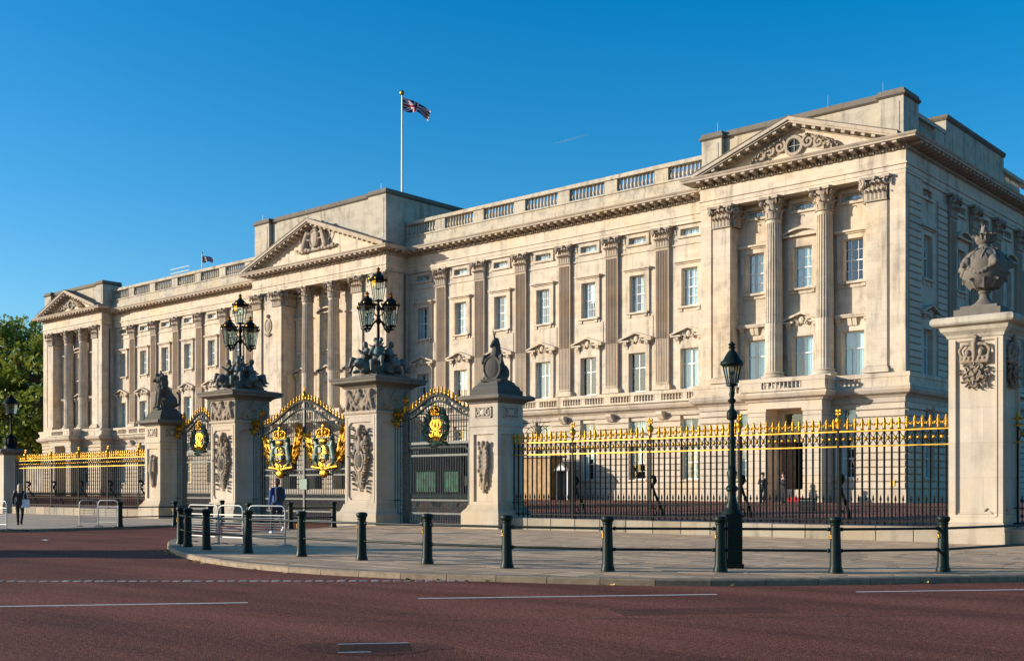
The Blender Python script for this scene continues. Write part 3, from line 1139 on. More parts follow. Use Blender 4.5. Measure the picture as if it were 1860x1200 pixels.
def capital_flat():
    m = MB()
    m.prism([(-0.55, 0), (0.55, 0), (0.60, 1.22), (-0.60, 1.22)], 'y', -0.24, 0.0)
    m.box(-0.60, 0.60, -0.30, 0.0, 0.0, 0.07)
    for k in range(5):
        m.add(acanthus(0.27, 0.60, 0.30), T(-0.44 + 0.22 * k, -0.25, 0.04))
    for k in range(4):
        m.add(acanthus(0.29, 0.62, 0.40), T(-0.36 + 0.24 * k, -0.26, 0.44))
    for s in (-1, 1):
        m.add(acanthus(0.25, 0.5, 0.3), T(s * 0.5, -0.22, 0.70, rz=s * 0.6))
        v = volute(0.23, 1.6, 0.08)
        m.add(v, T(s * 0.68, -0.40, 1.04, rz=s * 0.7, s=(s, 1, 1)))
        m.add(volute(0.12), T(s * 0.17, -0.36, 1.08, s=(s, 1, 1)))
        m.add(acanthus(0.22, 0.45, 0.18), T(s * 0.56, -0.1, 0.25, rz=s * pi / 2))
    m.prism([(-0.84, 0.0), (-0.80, -0.50), (-0.68, -0.50), (-0.35, -0.36), (0.35, -0.36), (0.68, -0.50), (0.80, -0.50), (0.84, 0.0)], 'z', 1.25, 1.40)
    m.ball((0, -0.42, 1.30), 0.12, 8, 5)
    return m
def capital_round():
    m = MB()
    m.lathe([(0.50, 0), (0.50, 0.3), (0.52, 0.7), (0.58, 1.05), (0.66, 1.22)], n=20)
    m.lathe([(0.52, 0), (0.58, 0.03), (0.58, 0.07), (0.52, 0.10)], n=20)
    for k in range(8):
        a = 2 * pi * k / 8
        m.add(acanthus(0.36, 0.58, 0.20), T(0.50 * sin(a), -0.50 * cos(a), 0.06, rz=a))
        a += pi / 8
        m.add(acanthus(0.36, 0.64, 0.24), T(0.52 * sin(a), -0.52 * cos(a), 0.42, rz=a))
    for k in range(4):
        a = pi / 4 + pi / 2 * k
        for s in (-1, 1):
            m.add(volute(0.19), T(0.80 * sin(a + s * .13), -0.80 * cos(a + s * .13), 1.06, rz=a - pi / 2 + s * .3))
        b = pi / 2 * k
        m.ball((0.66 * sin(b), -0.66 * cos(b), 1.30), 0.12, 8, 5)
    q = []
    for k in range(4):
        a = pi / 4 + pi / 2 * k
        for da, r in ((-0.10, 1.0), (0.10, 1.0), (0.42, 0.74), (0.785, 0.66), (1.15, 0.74)):
            q.append((r * cos(a + da), r * sin(a + da)))
    m.prism(q, 'z', 1.25, 1.40)
    return m
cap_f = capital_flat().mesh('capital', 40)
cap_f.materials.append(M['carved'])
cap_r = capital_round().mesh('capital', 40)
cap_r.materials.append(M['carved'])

def fluted_plan(w, flutes, depth):
    pts = [(-w / 2, 0.0), (-w / 2, -0.22)]
    fw = (w - 0.14) / flutes
    x = -w / 2 + 0.07
    for k in range(flutes):
        c = x + fw * (k + 0.5)
        r = fw * 0.38
        for a in (0, 0.25, 0.5, 0.75, 1.0):
            pts.append((c - r * cos(pi * a), -0.22 + depth * sin(pi * a)))
    pts += [(w / 2, -0.22), (w / 2, 0.0)]
    return pts
def pilaster_mesh():
    m = MB()
    m.prism(fluted_plan(1.10, 7, 0.085), 'z', 12.05, 18.22)
    m.prism(fluted_plan(1.10, 7, 0.03), 'z', 9.05, 12.03)
    m.box(-0.55, 0.55, -0.222, 0, 18.22, 18.40)
    m.box(-0.55, 0.55, -0.222, 0, 8.90, 9.05)
    m.box(-0.552, 0.552, -0.23, 0, 12.015, 12.06)
    return m
def base_mesh():
    m = MB()
    m.sweep([(-0.56, 0.0), (-0.56, -0.23), (0.56, -0.23), (0.56, 0.0)], [(-0.05, 0.0), (0.16, 0.0), (0.16, 0.13), (0.13, 0.14), (0.15, 0.19), (0.13, 0.24), (0.06, 0.27), (0.08, 0.33), (0.02, 0.38), (-0.05, 0.38)])
    return m
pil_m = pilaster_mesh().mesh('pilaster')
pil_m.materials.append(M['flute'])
bas_m = base_mesh().mesh('base')
bas_m.materials.append(M['stone'])
plain_m = MB().box(-0.65, 0.65, -0.16, 0, 8.9, 18.42, 0.01).mesh('pilaster')
plain_m.materials.append(M['stone'])
def pilaster(x, y, mesh, rotz=0.0, capscale=1.0):
    o = pp('pilaster', mesh, None, (x, y, 0), rotz)
    c = obj('capital', cap_f, None, o, (0, 0, 18.40))
    c.scale = (capscale, 1, 1)
    b = obj('base', bas_m, None, o, (0, 0, 8.50))
    b.scale = (capscale, 1, 1)
    return o
def taller(o):
    k = DZE / 9.9
    o.scale.z = 1 + k
    o.location.z = -GZ - 8.5 * k
    return o
for s in (-1, 1):
    for x in PIL:
        pilaster(s * x, 0.0, pil_m)
        pp('console', MB().prism([(0.0, 6.98), (-0.50, 6.98), (-0.50, 6.80), (-0.2, 6.45), (0, 6.42)], 'x', -0.24, 0.24), 'stone', (s * x, -0.14, 0))
    for x in (40.73, 51.27):
        taller(pilaster(s * x, -1.44, plain_m, 0, 1.15))
    pilaster(s * 8.65, -2.44, plain_m, 0, 1.15)
    pilaster(s * 5.6, -2.44, plain_m, 0, 1.2)
    # pilaster returns facing the recess
    for x, rz in ((41.39, pi / 2), (50.61, -pi / 2)):
        c = pp('capital', cap_f, None, (s * x, -1.0, 18.68), s * rz)
        c.scale = (0.75, 0.9, 1)
    c = pp('capital', cap_f, None, (s * 4.86, -1.75, 18.4), -s * pi / 2)
    c.scale = (1.1, 0.9, 1)
for yv in SIDE_PIL:
    taller(pilaster(EX - 0.1, yv, pil_m, pi / 2))

def column_mesh():
    m = MB()
    n = 20
    def ring(R, d):
        pts = []
        for k in range(n):
            for f, dep in ((0.0, 0), (0.12, 0), (0.25, .75), (0.5, 1.0), (0.75, .75), (0.88, 0)):
                a = 2 * pi * (k + f) / n
                r = R - d * dep
                pts.append((r * cos(a), r * sin(a)))
        return pts
    lv = [(9.0, .545, .022), (12.0, .545, .022), (12.02, .545, .062), (14.2, .535, .062), (16.5, .51, .06), (18.15, .475, .056), (18.2, .475, 0), (18.42, .485, 0)]
    st = 0
    q = n * 6
    for z, R, d in lv:
        m.v += [(x, y, z) for x, y in ring(R, d)]
    for k in range(len(lv) - 1):
        for i in range(q):
            m.f.append((k * q + i, k * q + (i + 1) % q, (k + 1) * q + (i + 1) % q, (k + 1) * q + i))
    return m
col_m = column_mesh().mesh('column')
col_m.materials.append(M['stone'])
cb = MB().lathe([(0.74, 0.12), (0.77, 0.16), (0.77, 0.24), (0.72, 0.28), (0.62, 0.31), (0.60, 0.36), (0.66, 0.40), (0.66, 0.45), (0.57, 0.50)], n=24)
cb.box(-0.76, 0.76, -0.76, 0.76, 0.0, 0.12)
colb_m = cb.mesh('base', 35)
colb_m.materials.append(M['stone'])
def column(x, y):
    o = pp('column', col_m, None, (x, y, 0))
    if abs(x) > 30:
        taller(o)
    obj('capital', cap_r, None, o, (0, 0, 18.40))
    obj('base', colb_m, None, o, (0, 0, 8.50))
for s in (-1, 1):
    for dx in (-1.73, 1.73):
        column(s * PC + dx, -1.10)
    column(s * 1.82, -2.02)

# ---- windows
_mc = {}
def cached(key, fn, mat, smooth=None):
    if key not in _mc:
        me = fn().mesh(key[0], smooth)
        me.materials.append(M[mat])
        _mc[key] = me
    return _mc[key]

def rake(m, w, z0, rise, y0, y1, th):
    for s in (-1, 1):
        p = [(0, z0 + rise), (0, z0 + rise - th), (s * (w - 0.0), z0 - 0.0), (s * w, z0 + th * 0.9)]
        m.prism(p if s > 0 else p[::-1], 'y', y0, y1)

def surround(kind):
    m = MB()
    if kind in ('first', 'flat'):
        w, h = 0.73, 2.76
        for s in (-1, 1):
            a, b = sorted((s * w, s * 1.04))
            m.box(a, b, -0.13, 0.0, -0.25, h + 0.26)
            a, b = sorted((s * (w - 0.005), s * (w + 0.12)))
            m.box(a, b, -0.09, 0.1, 0.0, h)
            a, b = sorted((s * 1.04, s * 1.12))
            m.box(a, b, -0.05, 0.0, -0.25, h + 0.2)
        m.box(-w, w, -0.13, 0.0, h, h + 0.26)
        m.box(-0.98, 0.98, -0.10, 0.0, h + 0.26, h + 0.80)
        for s in (-1, 1):
            m.prism([(0, h + 0.80), (-0.36, h + 0.80), (-0.34, h + 0.66), (-0.18, h + 0.50), (-0.12, h + 0.26), (0, h + 0.22)], 'x', s * 0.92 - 0.13, s * 0.92 + 0.13)
        if kind == 'first':
            for s in (-1, 1):
                a, b = sorted((s * 0.55, s * 1.38))
                m.box(a, b, -0.42, 0.0, h + 0.80, h + 0.92)
            rake(m, 1.40, h + 0.90, 0.58, -0.46, 0.0, 0.13)
            m.prism([(-1.2, h + 0.90), (1.2, h + 0.90), (0, h + 1.38)], 'y', -0.16, 0.0)
            m.ball((0, -0.2, h + 0.98), 0.2, 8, 6, (1, 0.6, 1.2))
            for s in (-1, 1):
                m.add(acanthus(0.2, 0.42, 0.12), T(s * 0.12, -0.18, h + 0.80, ry=s * 0.9))
                m.add(volute(0.13, 1.3, 0.05), T(s * 0.33, -0.24, h + 0.78, s=(s, 1, 1)))
        else:
            m.box(-1.30, 1.30, -0.42, 0.0, h + 0.80, h + 0.90)
            m.box(-1.36, 1.36, -0.47, 0.0, h + 0.90, h + 1.0)
            for s in (-1, 1):
                m.prism([(0, h + 0.80), (-0.32, h + 0.80), (-0.2, h + 0.35), (0, h + 0.2)], 'x', s * 0.16 - 0.13, s * 0.16 + 0.13)
    elif kind in ('second', 'segment'):
        w, h = 0.65, 2.58
        for s in (-1, 1):
            a, b = sorted((s * w, s * 1.02))
            m.box(a, b, -0.13, 0.0, -0.05, h + 0.30)
            a, b = sorted((s * (w - 0.005), s * (w + 0.13)))
            m.box(a, b, -0.09, 0.1, 0.0, h)
            m.box(s * 0.70 - 0.12, s * 0.70 + 0.12, -0.14, 0, -0.38, -0.17)
        m.box(-w, w, -0.13, 0.0, h, h + 0.30)
        m.box(-0.92, 0.92, -0.24, 0.06, -0.17, -0.04)
        m.box(-1.02, 1.02, -0.07, 0.0, -0.40, -0.17)
        if kind == 'second':
            m.box(-1.06, 1.06, -0.22, 0.0, h + 0.30, h + 0.40)
            m.box(-1.17, 1.17, -0.34, 0.0, h + 0.40, h + 0.52)
        else:
            m.box(-1.04, 1.04, -0.12, 0.0, h + 0.30, h + 0.62)
            m.box(-1.36, 1.36, -0.40, 0.0, h + 0.62, h + 0.72)
            o, i = [], []
            for k in range(13):
                t = -1 + 2 * k / 12
                o.append((1.40 * t, h + 0.72 + 0.46 * (1 - t * t)))
                i.append((1.22 * t, h + 0.72 + 0.33 * (1 - t * t)))
            for k in range(12):
                m.prism([o[k], i[k], i[k + 1], o[k + 1]], 'y', -0.44, 0.0)
            m.prism([(-1.2, h + 0.7)] + i[1:-1] + [(1.2, h + 0.7)], 'y', -0.15, 0.0)
    elif kind == 'mezz':
        w, h = 0.75, 0.44
        for s in (-1, 1):
            a, b = sorted((s * w, s * 0.99))
            m.box(a, b, -0.09, 0.0, -0.19, h + 0.22)
        m.box(-w, w, -0.09, 0.0, h, h + 0.22)
        m.box(-1.02, 1.02, -0.13, 0.05, -0.19, -0.03)
    else:
        w = 0.72
        m.box(-w - 0.08, w + 0.08, -0.20, 0.05, -0.14, -0.003)
    return m

GRID = dict(first=(2, [0.0, 0.62, 1.0]), flat=(2, [0.0, 0.62, 1.0]), second=(3, [0, .25, .5, .75, 1]), segment=(3, [0, .25, .5, .75, 1]), mezz=(3, [0, 1]), hi=(2, [0, 1]), lo=(3, [0, .25, .5, .75, 1]))
def dims(kind):
    k = {'flat': 'first', 'segment': 'second'}.get(kind, kind)
    w, a, b = OP[k]
    return w, b - a
def sash(kind):
    w, h = dims(kind)
    nc, rows = GRID[kind]
    m = MB()
    f = 0.055
    for s in (-1, 1):
        a, b = sorted((s * w / 2, s * (w / 2 - f)))
        m.box(a, b, 0.20, 0.30, 0, h)
    m.box(-w / 2, w / 2, 0.20, 0.30, 0, f + 0.02)
    m.box(-w / 2, w / 2, 0.20, 0.30, h - f, h)
    big = kind in ('first', 'flat')
    for c in range(1, nc):
        x = -w / 2 + w * c / nc
        t = 0.034 if big else 0.011
        m.box(x - t, x + t, 0.215, 0.285, f, h - f)
    for r in rows[1:-1]:
        t = 0.034 if (big or abs(r - .5) < .01) else 0.011
        m.box(-w / 2 + f, w / 2 - f, 0.21, 0.29, h * r - t, h * r + t)
    return m
def pane(w, h):
    m = MB()
    m.quad((-w / 2, 0, -h / 2), (w / 2, 0, -h / 2), (w / 2, 0, h / 2), (-w / 2, 0, h / 2))
    return m
def curtain(w, h, seed):
    rnd = random.Random(seed)
    m = MB()
    gap = rnd.choice((0.02, 0.06, 0.12, 0.2, 0.34)) * w
    off = rnd.uniform(-0.3, 0.2) * w
    for x0, x1 in ((-w / 2 - 0.1, off - gap / 2), (off + gap / 2, w / 2 + 0.1)):
        k = max(4, int((x1 - x0) / 0.045))
        ph = rnd.uniform(0, 6)
        top = []
        bot = []
        for i in range(k + 1):
            x = x0 + (x1 - x0) * i / k
            top.append((x, 0.37 + 0.04 * sin(x * 38 + ph) + 0.015 * sin(x * 91), h + 0.05))
            bot.append((x, 0.37 + 0.045 * sin(x * 36 + ph + .4), -0.05))
        for i in range(k):
            m.quad(bot[i], bot[i + 1], top[i + 1], top[i])
    return m
wcount = [0]
def window(kind, x, y, rotz=0.0, blind=None):
    k0 = {'flat': 'first', 'segment': 'second'}.get(kind, kind)
    z0 = OP[k0][1] + (LIFT.get(k0, 0) if abs(x) > 39.2 else 0)
    w, h = dims(kind)
    o = pp('window', cached(('window', kind if kind not in ('hi', 'lo') else 'sill'), lambda: surround(kind), 'stone'), None, (x, y, z0), rotz)
    obj('sash', cached(('sash', kind), lambda: sash(kind), 'white'), None, o)
    nc, rows = GRID[kind]
    for r0, r1 in zip(rows, rows[1:]):
        pw, ph = w / nc, h * (r1 - r0)
        me = cached(('pane', round(pw, 3), round(ph, 3)), lambda: pane(pw, ph), 'glass')
        for c in range(nc):
            p = obj('pane', me, None, o, (-w / 2 + pw * (c + .5), 0.25, h * (r0 + r1) / 2))
            p.rotation_euler = (random.gauss(0, .006), 0, random.gauss(0, .006))
    wcount[0] += 1
    mood = random.Random(wcount[0] * 13 + 5).random()
    if not blind and k0 in ('first', 'second', 'lo') and mood < 0.22:
        hb = h * random.Random(wcount[0]).uniform(0.25, 0.6)
        q = MB()
        q.quad((-w / 2, 0.33, h - hb), (w / 2, 0.33, h - hb), (w / 2, 0.33, h), (-w / 2, 0.33, h))
        obj('roller_blind', q, 'white', o)
        if mood < 0.1:
            return o
    elif mood > 0.94:
        return o
    if blind:
        bm_ = MB()
        bm_.quad((-w / 2, 0.36, 0), (w / 2, 0.36, 0), (w / 2, 0.36, h), (-w / 2, 0.36, h))
        obj('blind', bm_, blind, o)
    else:
        sd = (wcount[0] * 5) % 7
        obj('curtain', cached(('curtain', kind, sd), lambda: curtain(w, h, sd * 7 + len(kind)), 'curtain', 60), None, o)
    return o
for s in (-1, 1):
    for i, x in enumerate(WIN):
        for k in ('first', 'second', 'mezz', 'hi', 'lo'):
            window(k, s * x, 0.0, 0.0, 'green' if (k == 'lo' and s == 1 and i < 2) else None)
        pp('bay_strip', MB().box(-1.30, 1.30, -0.045, 0.01, 11.8, 13.8), 'stone', (s * x, 0, 0))
    for dx in (-3.35, 0, 3.35):
        window('first' if dx == 0 else 'flat', s * PC + dx, -0.5)
        window('segment' if dx == 0 else 'second', s * PC + dx, -0.5)
        window('mezz', s * PC + dx, -0.5)
        if dx:
            window('hi', s * PC + dx, YE)
            window('lo', s * PC + dx, YE)
for dx in (-3.63, 0, 3.63):
    window('first', dx, -1.0)
    window('segment' if dx == 0 else 'second', dx, -1.0)
    window('mezz', dx, -1.0)
for yv in SIDE_WIN[:6]:
    for k in ('first', 'segment' if yv in (7.4, 16.5) else 'second', 'mezz', 'lo', 'hi'):
        window(k, EX - (0.1 if k not in ('lo', 'hi') else 0.0), yv, pi / 2)

# quoin courses on the right-hand return
qm = MB().prism([(0.0, -0.19), (-0.07, -0.19), (-0.12, -0.15), (-0.12, 0.15), (-0.07, 0.19), (0, 0.19)], 'x', -0.5, 0.5).mesh('quoin')
qm.materials.append(M['rust'])
for y0, y1, xq in ((-1.25, 0.55, EX), (3.45, 4.95, EX - 0.1)):
    for r in range(26):
        z = 8.72 + 0.418 * r
        o = pp('quoin', qm, None, (xq, (y0 + y1) / 2, z), pi / 2)
        o.scale = (y1 - y0, random.uniform(.92, 1.05), 1)

# ---- balustrades
bal_mb = MB().lathe([(0.11, 0), (0.11, 0.06), (0.07, 0.09), (0.10, 0.2), (0.135, 0.33), (0.10, 0.48), (0.07, 0.66), (0.07, 0.74), (0.095, 0.79), (0.065, 0.82), (0.11, 0.86), (0.11, 0.93)], n=8)
bal_m = bal_mb.mesh('baluster', 50)
bal_m.materials.append(M['attic'])
balc_mb = MB().lathe([(0.085, 0), (0.085, 0.03), (0.05, 0.05), (0.095, 0.16), (0.06, 0.28), (0.05, 0.32), (0.085, 0.37), (0.085, 0.43)], n=8)
balc_m = balc_mb.mesh('baluster', 50)
balc_m.materials.append(M['stone'])
for s in (-1, 1):
    a, b = sorted((s * WX0, s * WX1))
    m = MB()
    m.box(a, b, -0.42, 0.3, 21.86, 22.45)
    m.box(a, b, -0.32, 0.3, 22.45, 22.86)
    m.box(a, b, -0.40, 0.3, 22.86, 22.97)
    edges = [WX0] + [v for x in WIN for v in (x - 1.63, x + 1.63)] + [WX1]
    for x0, x1 in zip(edges[::2], edges[1::2]):
        if x1 - x0 > 0.05:
            p, q = sorted((s * x0, s * x1))
            m.box(p, q, -0.30, 0.18, 22.97, 23.90)
    m.box(a, b, -0.40, 0.28, 23.90, 24.03)
    m.box(a, b, -0.34, 0.24, 24.03, 24.20)
    bo = pp('roof_balustrade', m, 'attic')
    for x in WIN:
        for k in range(10):
            obj('baluster', bal_m, None, bo, (s * x - 1.63 + 3.26 * (k + 0.5) / 10, -0.06, 22.97))
    # first floor balcony of the wing
    m = MB()
    x_in = WX0 + 0.0
    m.box(a, b, -0.78, 0.02, 7.60, 7.74)
    pan = []
    for x in WIN:
        pan += [(x - 1.90, x - 0.17), (x + 0.17, x + 1.90)]
    edges = [WX0] + [v for p in pan for v in p] + [WX1]
    for x0, x1 in zip(edges[::2], edges[1::2]):
        if x1 - x0 > 0.03:
            p, q = sorted((s * x0, s * x1))
            m.box(p, q, -0.72, -0.48, 7.74, 8.18)
    m.box(a, b, -0.76, -0.44, 8.18, 8.42)
    bo = pp('balcony_balustrade', m, 'stone')
    far = MB()
    for x0, x1 in pan:
        for k in range(7):
            x = s * (x0 + (x1 - x0) * (k + 0.5) / 7)
            if s > 0:
                obj('baluster', balc_m, None, bo, (x, -0.60, 7.75))
            else:
                far.add(balc_mb, T(x, -0.60, 7.75))
    if far.v:
        obj('distant_balusters', far, 'stone', bo, kind='stuff')
    # end pavilion balcony with the projecting porch
    m = MB()
    c = s * PC
    P0 = [(s * 39.15, YE), (c - 2.5, YE), (c - 2.5, -3.05), (c + 2.5, -3.05), (c + 2.5, YE), (s * EX, YE)] if s > 0 else [(-EX, YE), (c - 2.5, YE), (c - 2.5, -3.05), (c + 2.5, -3.05), (c + 2.5, YE), (-39.15, YE)]
    m.sweep(P0[1:5], [(-1.2, 7.0), (0.1, 7.0), (0.16, 7.10), (0.42, 7.22), (0.54, 7.42), (0.54, 7.545), (-1.2, 7.61)])
    full = ([(39.15, 0.3)] + P0 + [(EX, 30)]) if s > 0 else ([(-EX, 30)] + P0 + [(-39.15, 0.3)])
    m.sweep(full, [(-0.3, 7.60), (0.42, 7.60), (0.42, 7.74), (-0.3, 7.75)])
    m.sweep(full, [(0.02, 8.16), (0.40, 8.16), (0.40, 8.42), (0.02, 8.44)])
    solid = [((c - 7.21, YE), (c - 4.45, YE)), ((c - 3.1, YE), (c - 2.5, YE)), ((c - 2.5, -3.05), (c - 1.35, -3.05)), ((c + 1.35, -3.05), (c + 2.5, -3.05)), ((c + 2.5, YE), (c + 3.1, YE)), ((c + 4.45, YE), (c + 7.40, YE))]
    for (x0, y0), (x1, y1) in solid:
        m.box(x0 - (0.36 if abs(x0 - (c - 2.5)) < .01 and y0 < -2 else 0), x1 + (0.36 if abs(x1 - (c + 2.5)) < .01 and y0 < -2 else 0), y0 - 0.36, y0 - 0.06, 7.74, 8.17)
    for x in (c - 2.5, c + 2.5):
        d = -1 if x < c else 1
        p, q = sorted((x + d * 0.06, x + d * 0.355))
        m.box(p, q, -3.0, -2.0, 7.745, 8.165)
    xo = (EX if s > 0 else -39.15)
    m.box(xo + 0.06, xo + 0.34, YE - 0.1, (8 if s > 0 else 0), 7.742, 8.168)
    xo2 = (39.15 if s > 0 else -EX)
    m.box(xo2 - 0.34, xo2 - 0.06, YE - 0.1, (0 if s > 0 else 8), 7.742, 8.168)
    bo = pp('balcony_balustrade', m, 'stone')
    for x0, x1, y, k in ((c - 1.35, c + 1.35, -3.27, 10), (c - 4.45, c - 3.1, YE - 0.21, 5), (c + 3.1, c + 4.45, YE - 0.21, 5)):
        for i in range(k):
            obj('baluster', balc_m, None, bo, (x0 + (x1 - x0) * (i + 0.5) / k, y, 7.745))
    # porch
    m = MB()
    for x0, x1 in ((c - 2.5, c - 1.25), (c + 1.25, c + 2.5)):
        for r in range(12):
            z = 1.0 + r * 0.46
            m.box(x0, x1, -3.05, YE, z + 0.02, z + 0.44, 0.02)
        m.box(x0 + 0.03, x1 - 0.03, -3.0, YE, 0.6, 6.9)
        m.box(x0 - 0.05, x1 + 0.05, -3.12, YE, 6.35, 6.55)
    m.box(c - 2.5, c + 2.5, -3.05, YE, 6.55, 7.05)
    po = pp('porch', m, 'rust')
    d = MB()
    d.box(c - 1.1, c - 0.15, YE + 0.3, YE + 0.38, 0.85, 4.5)
    for zz in (1.1, 2.3, 3.5):
        d.box(c - 0.95, c - 0.3, YE + 0.27, YE + 0.31, zz, zz + 0.9, 0.01)
    obj('door', d, 'door', po)
    if s > 0:
        d = MB()
        for k in range(3):
            d.box(c - 0.2, c + 1.1, YE - 0.9 + 0.35 * k, YE + 0.3, 0.8 + 0.14 * k, 0.8 + 0.14 * (k + 1))
        obj('carpeted_step', d, 'carpet', po)
    fl = MB()
    w2 = 0.85
    fl.quad((c - w2, YE + 0.3, 5.3), (c + w2, YE + 0.3, 5.3), (c + w2, YE + 0.3, 6.3), (c - w2, YE + 0.3, 6.3))
    obj('fanlight', fl, 'glass', po)
# centre balcony
m = MB()
m.box(-5.2, 5.2, -4.3, YC, 7.42, 7.62)
m.box(-5.2, 5.2, -4.25, -4.0, 8.25, 8.45)
for x in (-5.0, -1.8, 1.8, 5.0):
    m.box(x - 0.2, x + 0.2, -4.25, -4.0, 7.62, 8.25)
for x in (-4.6, -1.8, 1.8, 4.6):
    m.prism([(YC, 7.42), (-4.1, 7.42), (-4.1, 7.2), (-3.2, 6.6), (YC, 6.0)], 'x', x - 0.2, x + 0.2)
bo = pp('centre_balcony', m, 'stone')
for x0, x1 in ((-4.8, -2.0), (-1.6, 1.6), (2.0, 4.8)):
    for i in range(9):
        b_ = obj('baluster', balc_m, None, bo, (x0 + (x1 - x0) * (i + .5) / 9, -4.12, 7.62))
        b_.scale = (1, 1, 1.46)

# ---- pediments and attics
def pediment(cx, y, half, zb, rise, name='pediment'):
    m = MB()
    L = sqrt(half ** 2 + rise ** 2)
    tym = MB().prism([(cx - half + 0.7, zb), (cx + half - 0.7, zb), (cx, zb + rise - 0.25)], 'y', y - 0.02, y + 0.2)
    for s in (-1, 1):
        a = math.atan2(rise, half)
        def pt(t, n):
            # t along the rake from eaves to apex, n normal (down)
            return (s * (half - t * cos(a) - 0 * n), zb + t * sin(a) - n * cos(a) * 1.0)
        def bar(n0, n1, y0, y1):
            p = [(s * half, zb - n0 / cos(a) + 0.0), (0, zb + rise - n0 / cos(a)), (0, zb + rise - n1 / cos(a)), (s * half, zb - n1 / cos(a))]
            m.prism(p if s > 0 else p[::-1], 'y', y0, y1)
        bar(-0.20, 0.02, y - 1.02, y + 0.3)
        bar(0.02, 0.13, y - 0.92, y + 0.3)
        bar(0.13, 0.32, y - 0.22, y + 0.1)
        k = int(L / 0.62)
        for i in range(2, k):
            t = (i + 0.3) * L / k
            x, z = s * (half - t * cos(a)), zb + t * sin(a)
            m.add(MB().box(-0.12, 0.12, -0.84, -0.15, -0.29, -0.14), T(cx * 0 + x, y, z, ry=s * a))
    for i in range(len(m.v)):
        v = m.v[i]
        m.v[i] = (v[0] + cx, v[1], v[2])
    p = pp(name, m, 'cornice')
    obj('tympanum', tym, 'stone', p)
    cap = MB()
    for s in (-1, 1):
        q = [(cx + s * (half + 0.02), zb + 0.20), (cx, zb + rise + 0.21), (cx, zb + rise + 0.27), (cx + s * (half + 0.02), zb + 0.26)]
        cap.prism(q if s > 0 else q[::-1], 'y', y - 1.05, y + 0.35)
    obj('coping', cap, 'cap', p, (0, 0, 0))
    return p

def foliage_relief(s):
    """scrolling acanthus carved either side of a roundel"""
    m = MB()
    for k, (x, z, r) in enumerate(((0.95, 0.26, 0.42), (1.65, 0.08, 0.32), (2.2, -0.12, 0.22))):
        m.add(volute(r, 1.4, 0.14), T(s * x, -0.10, z, s=(s, 1, 1)))
        for a in range(5):
            m.add(acanthus(0.36, r * 2.0, 0.26), T(s * (x + 0.14 * a - 0.2), -0.02, z - r * 0.8, ry=s * (0.15 + 0.42 * a)))
    return m
for s in (-1, 1):
    pc = s * 46.0
    p = pediment(pc, YE, 6.95, 21.78 + DZE, 2.36)
    zc = 23.0
    r = MB().lathe([(0.40, -0.30), (0.40, 0.02), (0.46, 0.10), (0.62, 0.10), (0.68, 0.02), (0.68, -0.30)], n=28, cap=False)
    rr = MB()
    rr.add(r, T(pc, YE - 0.02, zc, rx=pi / 2) @ Matrix.Diagonal((1, 1, 1, 1)))
    obj('roundel', rr, 'carved', p, (0, -0.1, 0), smooth=40)
    gl = MB().lathe([(0.001, 0), (0.42, 0)], n=20, cap=False)
    g2 = MB()
    g2.add(gl, T(pc, YE - 0.06, zc, rx=pi / 2))
    obj('pane', g2, 'dark', p)
    bar = MB()
    bar.box(pc - 0.012, pc + 0.012, YE - 0.12, YE - 0.08, zc - 0.42, zc + 0.42)
    bar.box(pc - 0.42, pc + 0.42, YE - 0.125, YE - 0.085, zc - 0.012, zc + 0.012)
    obj('glazing_bar', bar, 'box_grey', p)
    for q in (-1, 1):
        obj('carved_scroll', foliage_relief(q), 'carved', p, (pc, YE - 0.02, zc - 0.15), smooth=50)

pcen = pediment(0, YC, 9.95, 21.78, 3.45)
random.seed(11)
arms = [('e', (0, 0, 0.15), (0.62, 0.22, 0.95)), ('e', (0, -0.02, 1.25), (0.42, 0.24, 0.30)), ('e', (0, -0.02, 1.62), (0.22, 0.18, 0.25)), ('c', (-2.4, 0, -0.85), (2.6, 0, -0.85), 0.10, 0.10)]
for s in (-1, 1):
    # supporters: body rearing towards the shield, head, legs, tail
    arms += [('c', (s * 1.55, 0, -0.55), (s * 1.0, 0, 0.75), 0.36, 0.26), ('c', (s * 1.0, 0, 0.75), (s * 1.15, -0.05, 1.25), 0.24, 0.16), ('e', (s * 1.1, -0.1, 1.35), (0.27, 0.22, 0.24)), ('c', (s * 1.05, -0.08, 0.55), (s * 0.6, -0.1, 0.65), 0.11, 0.08), ('c', (s * 1.2, -0.08, 0.15), (s * 0.62, -0.1, 0.05), 0.11, 0.08), ('c', (s * 1.5, -0.05, -0.5), (s * 1.15, -0.1, -0.8), 0.2, 0.11), ('c', (s * 1.65, 0, -0.5), (s * 2.0, 0, -0.78), 0.18, 0.1), ('c', (s * 1.8, 0, -0.3), (s * 2.2, 0, 0.3), 0.06, 0.06), ('c', (s * 2.2, 0, 0.3), (s * 1.95, 0, 0.75), 0.06, 0.1)]
    for k in range(5):
        arms += [('e', (s * (0.7 + 0.45 * k), -0.05, -0.8 + 0.12 * sin(k * 2)), (0.26, 0.14, 0.13))]
me = sculpt('royal_arms', arms, 0.055, 2)
me.materials.append(M['carved'])
obj('royal_arms', me, None, pcen, (0.2, YC - 0.22, 23.62))
obj('shield_border', MB().add(MB().lathe([(0.50, 0), (0.56, 0.05), (0.62, 0)], n=24, cap=False), T(0.2, YC - 0.44, 23.75, rx=pi / 2, s=(1, 1.3, 1))), 'carved', pcen)

